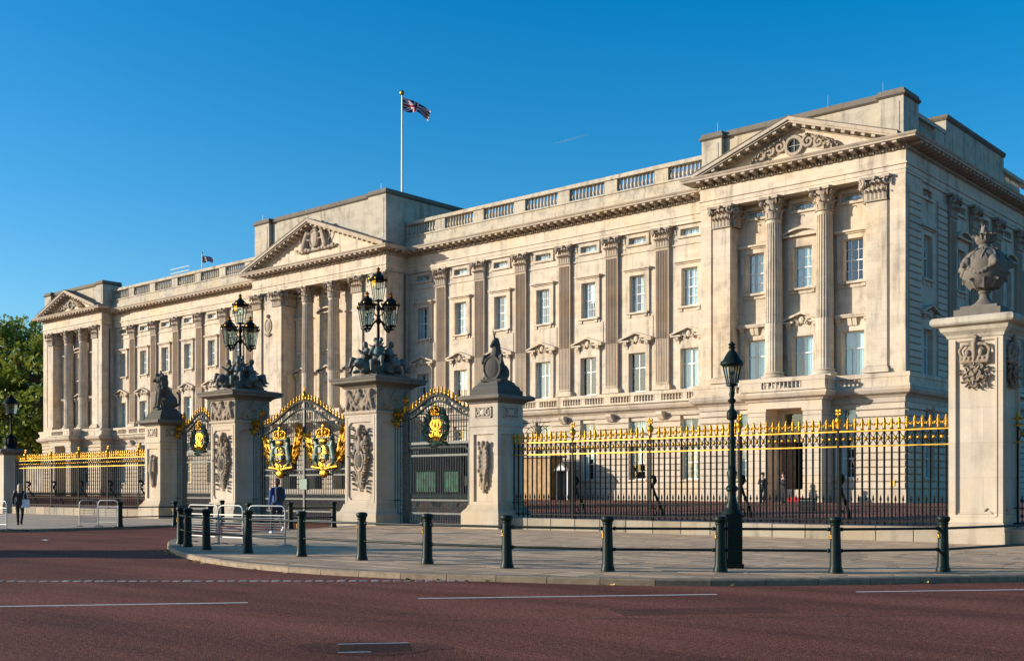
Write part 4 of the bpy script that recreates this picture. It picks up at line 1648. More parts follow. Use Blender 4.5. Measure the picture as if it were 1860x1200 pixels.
def attic(cx, half, y, zt, depth, block, step=0.0):
    m = MB()
    z0 = 21.85
    m.box(cx - half + block, cx + half - block, y + 0.36, y + depth, z0, zt - 0.42)
    for s in (-1, 1):
        a, b = sorted((cx + s * half, cx + s * (half - block)))
        m.box(a, b, y, y + depth - 0.02, z0, zt - 0.44)
        m.box(a - .001 + (0.25 if s > 0 else 0.25), b - 0.25, y - 0.03, y + 0.1, z0 + 0.8, zt - 0.75)
    o = pp('attic', m, 'attic')
    cp = MB()
    cp.sweep([(cx - half, y + depth), (cx - half, y), (cx - half + block, y), (cx - half + block, y + 0.36), (cx + half - block, y + 0.36), (cx + half - block, y), (cx + half, y), (cx + half, y + depth)], [(-0.1, zt - 0.46), (0.03, zt - 0.46), (0.16, zt - 0.36), (0.16, zt - 0.26), (0.06, zt - 0.22), (0.02, zt), (-0.4, zt + 0.02)])
    cp.box(cx - half + block + 0.2, cx + half - block - 0.2, y + 0.42, y + 1.1, zt - 0.3, zt + step)
    cp.box(cx - half + 0.2, cx + half - 0.2, y + 0.35, y + depth - 0.1, zt - 0.3, zt - 0.02)
    obj('coping', cp, 'cap', o)
    return o
for s in (-1, 1):
    o = attic(s * 46.02, 6.85, YE + 0.1, 25.12, 2.3, 1.5, 0.05)
    if s > 0:
        # side attic of the return front with balustrades between
        m = MB()
        m.box(EX - 1.6, EX - 0.25, 5.4, 16.4, 21.85, 25.0)
        m.box(EX - 1.6, EX - 0.22, 0.8, 5.4, 21.85, 23.0)
        m.box(EX - 1.6, EX - 0.22, 16.4, 40, 21.85, 23.0)
        m.box(EX - 0.75, EX - 0.2, 0.8, 5.4, 23.95, 24.2)
        m.box(EX - 0.75, EX - 0.2, 16.4, 40, 23.95, 24.2)
        m.box(EX - 0.7, EX - 0.25, 3.6, 5.4, 23.0, 23.95)
        so = pp('side_attic', m, 'attic')
        cpm = MB()
        cpm.sweep([(EX - 1.6, 16.4), (EX - 1.6, 5.4), (EX - 0.25, 5.4), (EX - 0.25, 16.4)], [(-0.1, 24.9), (0.05, 24.9), (0.15, 25.05), (0.15, 25.2), (-0.4, 25.3)])
        cpm.box(EX - 1.5, EX - 0.4, 5.5, 16.3, 24.95, 25.28)
        obj('coping', cpm, 'cap', so)
        for k in range(9):
            obj('baluster', bal_m, None, so, (EX - 0.48, 1.0 + 2.5 * (k + .5) / 9, 23.0))
        for k in range(12):
            obj('baluster', bal_m, None, so, (EX - 0.48, 17.2 + 3.2 * (k + .5) / 12, 23.0))
attic(0.0, 9.15, YC + 0.1, 26.75, 9.5, 2.2, 0.06)
# downpipes on the right pavilion and lightning rods
for x, y, z0, z1 in ((51.99, -1.52, 8.5, 19.8), (41.9, -1.52, 1.0, 1.5), (-39.0, -0.7, 8.5, 19.7), (9.45, -0.6, 8.5, 19.7)):
    if z1 - z0 > 2:
        pp('downpipe', MB().tube([(x, y, z0), (x, y, z1)], 0.07, 8), 'pipe', smooth=40)
for x, y, z in ((51.5, -1.2, 25.1), (40.2, -1.2, 25.1), (48, -1.2, 25.1), (-8.6, -2, 26.7), (8.0, -2, 26.7)):
    pp('lightning_rod', MB().tube([(x, y, z), (x, y, z + 0.7)], 0.008, 5), 'steel')
# medallions between pilaster and pier of the centre block
for s in (-1, 1):
    m = MB()
    m.add(MB().lathe([(0.001, 0.16), (0.2, 0.15), (0.34, 0.08), (0.38, 0.04), (0.42, 0.10), (0.52, 0.10), (0.56, 0.0)], n=20, cap=False), T(s * 7.1, -2.44, 16.75, rx=pi / 2, s=(1, 1.35, 1)))
    for k in range(7):
        m.ball((s * 7.1 - 0.36 + 0.12 * k, -2.55, 15.95 - 0.12 * (1 - ((k - 3) / 3) ** 2)), 0.1, 6, 5)
    m.ball((s * 7.1, -2.52, 17.65), 0.18, 8, 6)
    pp('medallion', m, 'carved', smooth=50)
# yellow notice on the corner
pp('notice', MB().box(52.2, 52.45, YE - 0.19, YE - 0.15, 1.75, 2.1), 'yellow')

# ---- low screen wall to the left of the palace
m = MB()
m.box(-80, -53.4, 1.2, 1.8, 0.7, 4.2)
m.box(-80, -53.4, 1.1, 1.9, 4.2, 4.5)
lw = obj('garden_wall', m, 'stone')
tag(lw, 'low cream stone wall running left from the far end of the palace', 'wall')
# ------------------------------------------------------------ gate piers
YF = -34.1
def sq(cx, cy, h):
    return [(cx - h, cy - h), (cx + h, cy - h), (cx + h, cy + h), (cx - h, cy + h)]

def plate(w, z0, z1, inset, top, bot, notch, depth):
    """pier face (facing -y at y=0) with a sunk panel whose corners are cut off"""
    m = MB()
    x0, x1, a, b = -w + inset, w - inset, z0 + bot, z1 - top
    n = notch
    O = [(-w, z0), (w, z0), (w, z1), (-w, z1)]
    I = [(x0 + n, a), (x1 - n, a), (x1, a + n), (x1, b - n), (x1 - n, b), (x0 + n, b), (x0, b - n), (x0, a + n)]
    def p(q, y=0.0):
        return (q[0], y, q[1])
    m.v = [p(q) for q in O] + [p(q) for q in I] + [p((q[0] * 0.965, a + (q[1] - a) * 0.98 + (b - a) * 0.01), depth) for q in I]
    m.f = [(0, 1, 5, 4), (1, 6, 5), (1, 2, 7, 6), (2, 8, 7), (2, 3, 9, 8), (3, 10, 9), (3, 0, 11, 10), (0, 4, 11)]
    for k in range(8):
        j = (k + 1) % 8
        m.f.append((4 + k, 4 + j, 12 + j, 12 + k))
    m.f.append(tuple(12 + k for k in range(8)))
    return m

def cluster(seed, w, h, n, r0, r1, sym=True, taper=0.5, thick=0.09):
    """leafy trophy: mirrored lumps tapering to a tip"""
    rnd = random.Random(seed)
    out = []
    for k in range(n):
        t = rnd.random()
        z = h * (0.5 - t)
        ww = w * (1 - taper * t)
        x = rnd.uniform(0.05, 1) * ww / 2
        r = rnd.uniform(r0, r1)
        rot = (0, rnd.uniform(-1.2, 1.2), 0)
        for s in ((-1, 1) if sym else (rnd.choice((-1, 1)),)):
            out.append(('e', (s * x, -rnd.uniform(0, thick), z), (r * 0.5, r * 0.55, r * 1.25), (0, s * rot[1], 0)))
    return out

def leaf_blades(mb, pts, r, n, rnd, length=0.2, w=0.07, y=-0.05):
    for (x, z) in pts:
        for k in range(n):
            a = rnd.uniform(0, 2 * pi)
            mb.add(acanthus(w, length * rnd.uniform(.7, 1.2), 0.06), T(x + rnd.uniform(-r, r), y, z + rnd.uniform(-r, r), ry=a))

def trophy_cartouche():
    b = [('e', (0, -0.05, -0.15), (0.24, 0.15, 0.40)), ('e', (0, -0.10, 1.05), (0.15, 0.16, 0.20)), ('e', (0, -0.05, 1.28), (0.10, 0.1, 0.10)), ('c', (0, -0.05, 0.85), (0, -0.04, 0.3), 0.12, 0.18)]
    for s in (-1, 1):
        b += [('c', (s * 0.12, -0.05, 1.0), (s * 0.36, -0.06, 0.72), 0.09, 0.07), ('e', (s * 0.36, -0.06, 0.78), (0.11, 0.10, 0.14)), ('c', (s * 0.36, -0.05, 0.7), (s * 0.22, -0.05, 0.35), 0.06, 0.08), ('c', (s * 0.30, -0.06, 0.35), (s * 0.42, -0.08, -0.05), 0.11, 0.10), ('e', (s * 0.42, -0.1, 0.05), (0.11, 0.11, 0.17)), ('c', (s * 0.38, -0.05, -0.1), (s * 0.24, -0.06, -0.75), 0.11, 0.07), ('c', (s * 0.2, -0.05, -0.6), (s * 0.06, -0.05, -1.25), 0.10, 0.05), ('e', (s * 0.18, -0.08, 0.55), (0.1, 0.09, 0.2), (0, s * .5, 0))]
    b += cluster(3, 0.72, 2.1, 26, 0.06, 0.12, thick=0.10)
    b += [('c', (0, -0.05, -0.6), (0, -0.04, -1.42), 0.12, 0.03)]
    return b
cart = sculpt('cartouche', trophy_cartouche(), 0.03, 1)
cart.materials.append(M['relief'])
rib = MB()
for k in range(-3, 4):
    rib.tube([(0.05 * k, -0.21 + 0.006 * k * k, 0.12 - abs(k) * 0.02), (0.055 * k, -0.23 + 0.006 * k * k, -0.15), (0.045 * k, -0.2 + 0.006 * k * k, -0.42 + abs(k) * 0.02)], 0.014, 5)
ringp = [(0.25 * cos(a) , -0.14, -0.15 + 0.41 * sin(a)) for a in [2 * pi * k / 24 for k in range(24)]]
rib.tube(ringp, 0.035, 6, closed=True)
rib_m = rib.mesh('shield_ribs', 50)
rib_m.materials.append(M['pier'])

clv = MB()
_r = random.Random(12)
for s in (-1, 1):
    for k in range(34):
        t_ = k / 33
        z = 1.15 - 2.5 * t_
        ww = 0.42 - 0.30 * max(0, t_ - .45) / .55 - (0.12 if t_ < .2 else 0)
        clv.add(acanthus(0.10, 0.26, 0.10), T(s * ww * _r.uniform(.55, 1.05), -0.10, z, ry=s * _r.uniform(.3, 1.9)))
clv_m = clv.mesh('carved_leaves')
clv_m.materials.append(M['relief'])

def frieze_blobs():
    b = [('b', (0, 0.03, 0), (0.95, 0.05, 0.46))]
    b += [('e', (0, -0.08, 0.16), (0.20, 0.12, 0.16)), ('e', (0, -0.08, 0.36), (0.07, 0.08, 0.10)), ('c', (-0.2, -0.07, 0.05), (0.2, -0.07, 0.05), 0.06, 0.06)]
    for s in (-1, 1):
        b += [('c', (s * 0.32, -0.04, -0.05), (s * 0.66, -0.05, 0.28), 0.09, 0.12), ('e', (s * 0.72, -0.08, 0.30), (0.13, 0.12, 0.13)), ('c', (s * 0.66, -0.04, 0.15), (s * 0.80, -0.05, -0.32), 0.12, 0.08), ('c', (s * 0.30, -0.04, -0.12), (s * 0.20, -0.05, -0.38), 0.09, 0.06), ('c', (s * 0.55, -0.04, -0.02), (s * 0.45, -0.05, -0.38), 0.09, 0.06), ('c', (s * 0.05, -0.05, -0.35), (s * 0.4, -0.06, -0.2), 0.05, 0.07), ('c', (s * 0.25, -0.03, 0.4), (s * 0.6, -0.05, -0.35), 0.035, 0.035)]
    b += cluster(9, 1.7, 0.75, 22, 0.05, 0.10, taper=0.0, thick=0.07)
    return b
frz = sculpt('frieze_relief', frieze_blobs(), 0.03, 1)
frz.materials.append(M['relief'])

def big_pier(cx, label, cy=-33.93, h=0.99):
    t = thing('gate_pier', label, 'gate pier', (cx, cy, 0), group='tall carved gate piers')
    m = MB()
    m.sweep(sq(0, 0, h), [(0.30, 0.0), (0.30, 0.50), (0.27, 0.56), (0.16, 0.66), (0.09, 0.80), (0.05, 0.95), (-0.1, 0.96)], closed=True)
    obj('base', m, 'pierbase', t)
    m = MB()
    for k in range(4):
        m.add(plate(h, 0.93, 4.72, 0.20, 0.33, 0.18, 0.17, 0.07), T(0, 0, 0, rz=k * pi / 2) @ T(0, -h, 0))
    sh = obj('shaft', m, 'pier', t)
    m = MB()
    for k in range(4):
        fr = MB()
        for s in (-1, 1):
            fr.box(s * (h - 0.13) - 0.012, s * (h - 0.13) + 0.012, -0.014, 0.01, 1.02, 4.62)
        fr.box(-h + 0.13, h - 0.13, -0.0145, 0.01, 1.02, 1.044)
        fr.box(-h + 0.13, h - 0.13, -0.0145, 0.01, 4.6, 4.624)
        m.add(fr, T(0, 0, 0, rz=k * pi / 2) @ T(0, -h, 0))
    obj('fillet', m, 'pier', sh)
    for k in (0, 1, 3):
        rz = k * pi / 2
        if k == 0:
            c = obj('cartouche', cart, None, t, (sin(rz) * (h - .05), -cos(rz) * (h - .05), 2.92), rz)
            obj('shield_ribs', rib_m, None, c)
            obj('carved_leaves', clv_m, None, c)
        f = obj('frieze_relief', frz, None, t, (sin(rz) * (h + .0), -cos(rz) * (h + .0), 5.32), rz)
    m = MB()
    m.sweep(sq(0, 0, h), [(-0.1, 4.72), (0.05, 4.72), (0.08, 4.78), (0.05, 4.84), (0.0, 4.86), (0.0, 5.80), (0.06, 5.82), (-0.1, 5.83)], closed=True)
    obj('frieze_block', m, 'pierbase', t)
    m = MB()
    m.sweep(sq(0, 0, h), [(-0.2, 5.80), (0.04, 5.80), (0.10, 5.88), (0.20, 5.94), (0.40, 5.99), (0.44, 6.02), (0.44, 6.10), (0.48, 6.14), (0.50, 6.20), (0.30, 6.26), (-0.2, 6.34)], closed=True)
    m.box(-h + .1, h - .1, -h + .1, h - .1, 6.2, 6.36)
    obj('cornice', m, 'piercap', t)
    return t

def figure(b, base, lean, seed, k=1.0):
    """one seated bronze figure added to the blob list"""
    rnd = random.Random(seed)
    c = Vector(base)
    d = Vector((cos(lean), sin(lean), 0))
    n = Vector((-d.y, d.x, 0))
    up = Vector((0, 0, 1))
    hip = c + d * 0.25 * k + up * 0.22 * k
    chest = c + d * 0.05 * k + up * 0.68 * k
    head = c + d * 0.16 * k + up * 1.02 * k
    b += [('c', hip, chest, 0.20 * k, 0.19 * k), ('e', head, (0.12 * k, 0.12 * k, 0.15 * k)), ('c', chest, head, 0.09 * k, 0.07 * k)]
    for s in (-1, 1):
        kn = hip + d * 0.42 * k + n * s * 0.2 * k + up * (0.16 * k if s > 0 else -0.02)
        ft = kn + d * 0.10 * k - up * 0.36 * k
        b += [('c', hip + n * s * 0.1, kn, 0.13 * k, 0.10 * k), ('c', kn, ft, 0.09 * k, 0.06 * k), ('c', ft, ft + d * 0.12 * k, 0.05 * k, 0.04 * k)]
        el = chest + n * s * 0.30 * k + d * 0.1 * k - up * 0.12 * k
        hd = el + d * 0.24 * k + up * rnd.uniform(-0.1, 0.25) * k
        b += [('c', chest + n * s * 0.2 * k + up * 0.1 * k, el, 0.09 * k, 0.07 * k), ('c', el, hd, 0.065 * k, 0.05 * k)]
    for q in range(4):
        b.append(('c', hip + n * rnd.uniform(-.3, .3) * k, c + d * rnd.uniform(.2, .55) * k + n * rnd.uniform(-.35, .35) * k - up * 0.1, 0.11 * k, 0.08 * k))

def bronze_group():
    b = [('b', (0, 0, 0.16), (0.62, 0.62, 0.2)), ('c', (0, 0, 0.3), (0, 0, 1.25), 0.34, 0.16)]
    for k in range(4):
        a = -pi / 4 + k * pi / 2
        figure(b, (0.34 * cos(a), 0.34 * sin(a), 0.28), a, k + 3, 0.95)
        # couchant beast at each corner between the figures
        a2 = a + pi / 4
        d = Vector((cos(a2), sin(a2), 0))
        p = d * 0.62
        b += [('e', p + Vector((0, 0, 0.28)), (0.36, 0.30, 0.24), (0, 0, a2)), ('e', p + d * 0.30 + Vector((0, 0, 0.42)), (0.20, 0.22, 0.22)), ('c', p + d * .35 + Vector((0, 0, .36)), p + d * .52 + Vector((0, 0, .34)), 0.11, 0.08)]
        n = Vector((-d.y, d.x, 0))
        for s in (-1, 1):
            b.append(('c', p + n * s * 0.2 + Vector((0, 0, 0.2)), p + n * s * 0.22 + d * 0.4 + Vector((0, 0, 0.06)), 0.10, 0.07))
    for k in range(2):
        figure(b, (0, 0, 0.72), k * pi + 0.5, k + 20, 0.72)
    return b
grp = sculpt('bronze_figures', bronze_group(), 0.034, 1)
grp.materials.append(M['bronze'])

# lantern: six tapering panes, domed hood, gilt crest
def lantern_parts(rb, rt, h, hood, fin, knob=True):
    fr = MB()
    gl = MB()
    n = 6
    for k in range(n):
        a, c = 2 * pi * k / n, 2 * pi * (k + 1) / n
        fr.tube([(rb * cos(a), rb * sin(a), 0), (rt * cos(a), rt * sin(a), h)], 0.016, 5)
        gl.quad((rb * .97 * cos(a), rb * .97 * sin(a), 0.01), (rb * .97 * cos(c), rb * .97 * sin(c), 0.01), (rt * .97 * cos(c), rt * .97 * sin(c), h), (rt * .97 * cos(a), rt * .97 * sin(a), h))
    fr.lathe([(0.02, -0.10), (0.06, -0.08), (0.05, -0.04), (rb + .03, -0.02), (rb + .03, 0.03), (rb - .02, 0.03)], n=6)
    fr.tube([(0, 0, 0), (0, 0, h * 0.55)], 0.018, 6)
    fr.ball((0, 0, h * 0.58), 0.045, 8, 6)
    hd = MB()
    hd.lathe([(rt + 0.02, h - 0.03), (rt + 0.06, h), (rt + 0.05, h + 0.05), (rt * 0.93, h + 0.10), (rt * 0.70, h + hood * 0.55), (rt * 0.40, h + hood * 0.80), (rt * 0.30, h + hood * 0.84), (rt * 0.30, h + hood * 0.95), (rt * 0.16, h + hood)], n=12)
    g = MB()
    z = h + hood
    g.lathe([(0.06, z - 0.02), (0.09, z + fin * .12), (0.05, z + fin * .3), (0.10, z + fin * .5), (0.06, z + fin * .68), (0.03, z + fin * .8), (0.005, z + fin)], n=8)
    if knob:
        for k in range(n):
            a = 2 * pi * k / n
            g.ball(((rt + .05) * cos(a), (rt + .05) * sin(a), h + 0.06), 0.042, 6, 5, (1, 1, 1.5))
    return fr, gl, hd, g
def lantern(parent, loc, meshes):
    fr = obj('lantern_frame', meshes[0], None, parent, loc)
    obj('pane', meshes[1], None, fr)
    obj('hood', meshes[2], None, fr)
    if meshes[3]:
        obj('gilt_crest', meshes[3], None, fr)
def lantern_meshes(*a, **k):
    p = lantern_parts(*a, **k)
    out = []
    for m, nm, mt, sm_ in zip(p, ('lantern_frame', 'pane', 'hood', 'gilt_crest'), ('iron', 'lampglass', 'iron', 'gold'), (40, None, 50, 50)):
        me = m.mesh(nm, sm_)
        me.materials.append(M[mt])
        out.append(me)
    return out
LM_big = lantern_meshes(0.20, 0.34, 0.86, 0.36, 0.24)

def lamp_cluster(cx, cy, label):
    t = thing('lamp_standard', label, 'lamp', (cx, cy, 6.36), group='five lantern bronze lamp standards')
    obj('pedestal', MB().box(-0.52, 0.52, -0.52, 0.52, 0.0, 0.46, 0.03), 'pier', t)
    obj('bronze_figures', grp, None, t, (0, 0, 0.04)).scale = (1.12, 1.12, 1.05)
    m = MB()
    m.lathe([(0.14, 0.9), (0.15, 1.25), (0.09, 1.35), (0.13, 1.45), (0.075, 1.55), (0.06, 2.2), (0.11, 2.3), (0.13, 2.4), (0.08, 2.5), (0.06, 2.75), (0.10, 2.85), (0.10, 2.95), (0.05, 3.1), (0.04, 3.15)], n=10)
    obj('stem', m, 'iron', t, smooth=50)
    for k in range(4):
        a = k * pi / 2 + 0.12
        x, y = 0.70 * cos(a), 0.70 * sin(a)
        arm = MB()
        arm.tube([(0, 0, 2.42), (x * .35, y * .35, 2.30), (x * .75, y * .75, 1.98), (x, y, 1.95), (x, y, 2.02)], 0.032, 6)
        arm.tube([(0, 0, 2.5), (x * .5, y * .5, 2.75), (x * .8, y * .8, 2.60), (x * .62, y * .62, 2.48)], 0.018, 5)
        arm.ball((x * .62, y * .62, 2.48), 0.04, 6, 5)
        obj('arm', arm, 'iron', t, smooth=50)
        lantern(t, (x, y, 2.08), LM_big)
    lantern(t, (0, 0, 3.22), LM_big)
    return t

big_pier(33.36, 'tall carved stone pier left of the double gate, nearer the lion statue')
big_pier(43.30, 'tall carved stone pier right of the double gate, nearer the unicorn statue')
lamp_cluster(33.36, -33.93, 'five lantern lamp with bronze figures on the pier left of the double gate')
lamp_cluster(43.30, -33.93, 'five lantern lamp with bronze figures on the pier right of the double gate')

# smaller piers with statues
def drape_relief(seed):
    b = [('e', (0, -0.06, 0.80), (0.11, 0.11, 0.14)), ('c', (0, -0.05, 0.62), (0, -0.05, 0.05), 0.17, 0.20), ('c', (0, -0.05, 0.05), (0.02, -0.04, -0.72), 0.19, 0.05)]
    for s in (-1, 1):
        b += [('e', (s * 0.20, -0.05, 0.72), (0.09, 0.08, 0.16), (0, s * .6, 0)), ('c', (s * 0.17, -0.06, 0.55), (s * 0.24, -0.1, 0.1), 0.08, 0.07), ('c', (s * 0.24, -0.1, 0.1), (s * 0.02, -0.14, 0.22), 0.07, 0.05)]
    rnd = random.Random(seed)
    for k in range(14):
        x = rnd.uniform(-.2, .2)
        b.append(('c', (x, -0.1, rnd.uniform(0, .5)), (x * 0.5 + rnd.uniform(-.06, .06), -0.08, rnd.uniform(-.7, -.2)), 0.045, 0.03))
    return b
def thistle_relief(seed):
    b = [('c', (0, -0.04, 0.8), (0, -0.04, -0.95), 0.07, 0.05), ('e', (0, -0.08, 0.86), (0.12, 0.12, 0.14))]
    rnd = random.Random(seed)
    for k in range(9):
        z = 0.75 - k * 0.17
        for s in (-1, 1):
            x = s * rnd.uniform(.12, .24) * (1 if k < 7 else .6)
            b.append(('c', (s * 0.02, -0.05, z - 0.15), (x, -0.09, z + 0.10), 0.06, 0.05))
            b.append(('e', (x, -0.10, z + 0.14), (0.075, 0.075, 0.10)))
    for k in range(6):
        b.append(('c', ((k - 2.5) * 0.06, -0.05, -0.3), ((k - 2.5) * 0.085, -0.05, -0.72 - 0.12 * (2.5 - abs(k - 2.5))), 0.05, 0.03))
    return b
def small_pier(cx, label, relief, h=0.72, cy=-34.15):
    t = thing('gate_pier', label, 'gate pier', (cx, cy, 0))
    m = MB()
    m.sweep(sq(0, 0, h), [(0.24, 0.0), (0.24, 0.66), (0.22, 0.72), (0.10, 0.86), (0.03, 1.0), (-0.1, 1.01)], closed=True)
    obj('base', m, 'pierbase', t)
    m = MB()
    for k in range(4):
        m.add(plate(h, 0.98, 4.0, 0.20, 0.34, 0.12, 0.01, 0.08), T(0, 0, 0, rz=k * pi / 2) @ T(0, -h, 0))
    sh = obj('shaft', m, 'pier', t)
    c = obj('relief_carving', relief, None, t, (0, -h + 0.05, 2.42))
    m = MB()
    m.sweep(sq(0, 0, h), [(-0.1, 3.94), (0.03, 3.94), (0.05, 3.98), (0.03, 4.02), (0.0, 4.04), (0.0, 4.84), (-0.1, 4.85)], closed=True)
    obj('upper_block', m, 'pier', t)
    for k in (0, 1):
        rz = k * pi / 2
        sp = MB().box(-0.40, 0.40, -0.015, 0.05, 4.28, 4.68)
        q = obj('sunk_panel', sp, 'relief', t, (sin(rz) * h, -cos(rz) * h, 0), rz)
        sw = MB()
        for s in (-1, 1):
            sw.add(volute(0.15, 1.3, 0.035), T(s * 0.25, -0.03, 4.48, s=(s, 1, 1)))
            sw.box(s * 0.40 - 0.02, s * 0.40 + 0.02, -0.045, 0, 4.27, 4.69)
        sw.ball((0, -0.03, 4.48), 0.13, 10, 6, (1.2, 0.4, 1))
        sw.box(-0.42, 0.42, -0.045, 0, 4.27, 4.30)
        sw.box(-0.42, 0.42, -0.045, 0, 4.66, 4.69)
        obj('scroll', sw, 'pier', q, smooth=40)
    m = MB()
    m.sweep(sq(0, 0, h), [(-0.2, 4.82), (0.03, 4.82), (0.10, 4.90), (0.30, 4.96), (0.34, 4.99), (0.34, 5.09), (0.28, 5.13), (-0.1, 5.17)], closed=True)
    obj('cornice', m, 'piercap', t)
    m = MB()
    m.sweep(sq(0, 0, h), [(0.0, 5.12), (0.0, 5.32), (-0.05, 5.34), (-0.10, 5.48), (-0.20, 5.56), (-0.24, 5.66), (-0.6, 5.68)], closed=True)
    obj('stepped_block', m, 'statue', t)
    return t
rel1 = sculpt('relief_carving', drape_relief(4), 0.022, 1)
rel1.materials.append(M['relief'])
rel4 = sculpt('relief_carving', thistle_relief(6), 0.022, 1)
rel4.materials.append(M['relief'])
small_pier(27.06, 'short stone pier with draped relief carving under the lion statue', rel1)
small_pier(50.27, 'short stone pier with thistle relief carving under the unicorn statue', rel4)

def lion():
    b = [('b', (0, 0, 0.04), (0.44, 0.52, 0.05)), ('e', (0, 0.26, 0.45), (0.36, 0.40, 0.40)), ('c', (0, 0.22, 0.55), (0, -0.15, 1.15), 0.34, 0.30), ('e', (0, -0.14, 1.42), (0.34, 0.32, 0.40)), ('e', (0, -0.26, 1.22), (0.30, 0.22, 0.34)), ('e', (0, -0.36, 1.60), (0.17, 0.18, 0.18)), ('c', (0, -0.46, 1.55), (0, -0.56, 1.50), 0.11, 0.09), ('e', (0, -0.22, 1.80), (0.15, 0.15, 0.09)), ('c', (-.10, -.22, 1.90), (.10, -.22, 1.90), 0.07, 0.07), ('e', (0, -0.22, 2.0), (0.05, 0.05, 0.07))]
    for s in (-1, 1):
        b += [('c', (s * 0.19, -0.28, 1.05), (s * 0.19, -0.42, 0.14), 0.14, 0.09), ('c', (s * 0.19, -0.42, 0.12), (s * 0.19, -0.52, 0.11), 0.09, 0.07), ('e', (s * 0.32, 0.12, 0.38), (0.15, 0.30, 0.28)), ('c', (s * 0.34, 0.05, 0.14), (s * 0.36, -0.28, 0.12), 0.11, 0.08), ('e', (s * 0.17, -0.24, 1.68), (0.06, 0.05, 0.06))]
    pts = [(0.1, 0.5, 0.2), (0.2, 0.68, 0.32), (0.22, 0.74, 0.6), (0.18, 0.66, 0.85), (0.15, 0.58, 0.95)]
    for p, q in zip(pts, pts[1:]):
        b.append(('c', p, q, 0.05, 0.05))
    rnd = random.Random(2)
    for k in range(26):
        a, z = rnd.uniform(0, 2 * pi), rnd.uniform(1.0, 1.75)
        b.append(('e', (0.33 * cos(a), -0.12 + 0.30 * sin(a), z), (0.10, 0.10, 0.17)))
    return b
def unicorn():
    b = [('b', (0, 0, 0.04), (0.44, 0.5, 0.05)), ('e', (0, 0.26, 0.42), (0.34, 0.36, 0.38)), ('c', (0, 0.2, 0.5), (0, -0.02, 1.0), 0.30, 0.23), ('c', (0, -0.02, 1.0), (0, 0.02, 1.45), 0.22, 0.15), ('e', (0, -0.03, 1.56), (0.125, 0.17, 0.15)), ('c', (0, -0.10, 1.55), (0, -0.40, 1.36), 0.125, 0.08), ('e', (0, -0.42, 1.34), (0.08, 0.085, 0.075)), ('c', (0, -0.16, 1.68), (0, -0.34, 2.10), 0.042, 0.012)]
    b += [('e', (0, -0.34, 0.52), (0.34, 0.10, 0.44)), ('c', (-0.3, -0.2, 0.2), (0.3, -0.2, 0.2), 0.14, 0.14)]
    for s in (-1, 1):
        b += [('c', (s * 0.20, -0.06, 0.95), (s * 0.36, -0.30, 0.98), 0.10, 0.07), ('c', (s * 0.36, -0.30, 0.98), (s * 0.40, -0.40, 0.72), 0.07, 0.055), ('e', (s * 0.30, 0.14, 0.36), (0.15, 0.28, 0.28)), ('c', (s * 0.34, 0.05, 0.14), (s * 0.40, -0.25, 0.12), 0.10, 0.08), ('c', (s * 0.07, -0.02, 1.58), (s * 0.09, 0.0, 1.72), 0.035, 0.012)]
    for k in range(8):
        b.append(('e', (0.02 * (k % 2), 0.14 - 0.012 * k, 1.02 + 0.075 * k), (0.05, 0.10, 0.08)))
    for k in range(28):
        a, a2 = 2 * pi * k / 28, 2 * pi * (k + 1) / 28
        b.append(('c', (0.35 * cos(a), -0.38, 0.52 + 0.45 * sin(a)), (0.35 * cos(a2), -0.38, 0.52 + 0.45 * sin(a2)), 0.04, 0.04))
    return b
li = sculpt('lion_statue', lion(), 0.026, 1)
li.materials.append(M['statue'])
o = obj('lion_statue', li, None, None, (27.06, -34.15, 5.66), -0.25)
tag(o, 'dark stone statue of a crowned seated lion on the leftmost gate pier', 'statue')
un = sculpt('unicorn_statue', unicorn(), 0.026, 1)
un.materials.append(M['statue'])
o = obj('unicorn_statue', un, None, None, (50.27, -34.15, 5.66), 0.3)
tag(o, 'dark stone statue of a seated unicorn holding an oval shield', 'statue')

# right-hand pier with crown, rose and urn
def crown_blobs(sc_=1.0):
    b = [('c', (-0.34, -0.06, -0.16), (0.34, -0.06, -0.16), 0.07, 0.07), ('c', (-0.36, -0.04, -0.04), (0.36, -0.04, -0.04), 0.055, 0.055)]
    for k in range(7):
        x = -0.36 + 0.12 * k
        b.append(('e', (x, -0.12 + 0.25 * x * x, -0.10), (0.045, 0.045, 0.05)))
    for s in (-1, 1):
        pts = [(s * 0.36, 0.0), (s * 0.40, 0.14), (s * 0.30, 0.27), (s * 0.14, 0.30), (0, 0.24)]
        for p, q in zip(pts, pts[1:]):
            b.append(('c', (p[0], -0.06, p[1]), (q[0], -0.08, q[1]), 0.045, 0.045))
        b += [('e', (s * 0.18, -0.12, 0.06), (0.07, 0.06, 0.09))]
    b += [('c', (0, -0.1, 0.0), (0, -0.12, 0.3), 0.06, 0.05), ('e', (0, -0.08, 0.36), (0.08, 0.08, 0.07)), ('b', (0, -0.08, 0.47), (0.035, 0.04, 0.07)), ('b', (0, -0.08, 0.48), (0.07, 0.04, 0.03)), ('e', (0, 0, 0.1), (0.28, 0.1, 0.18))]
    return b
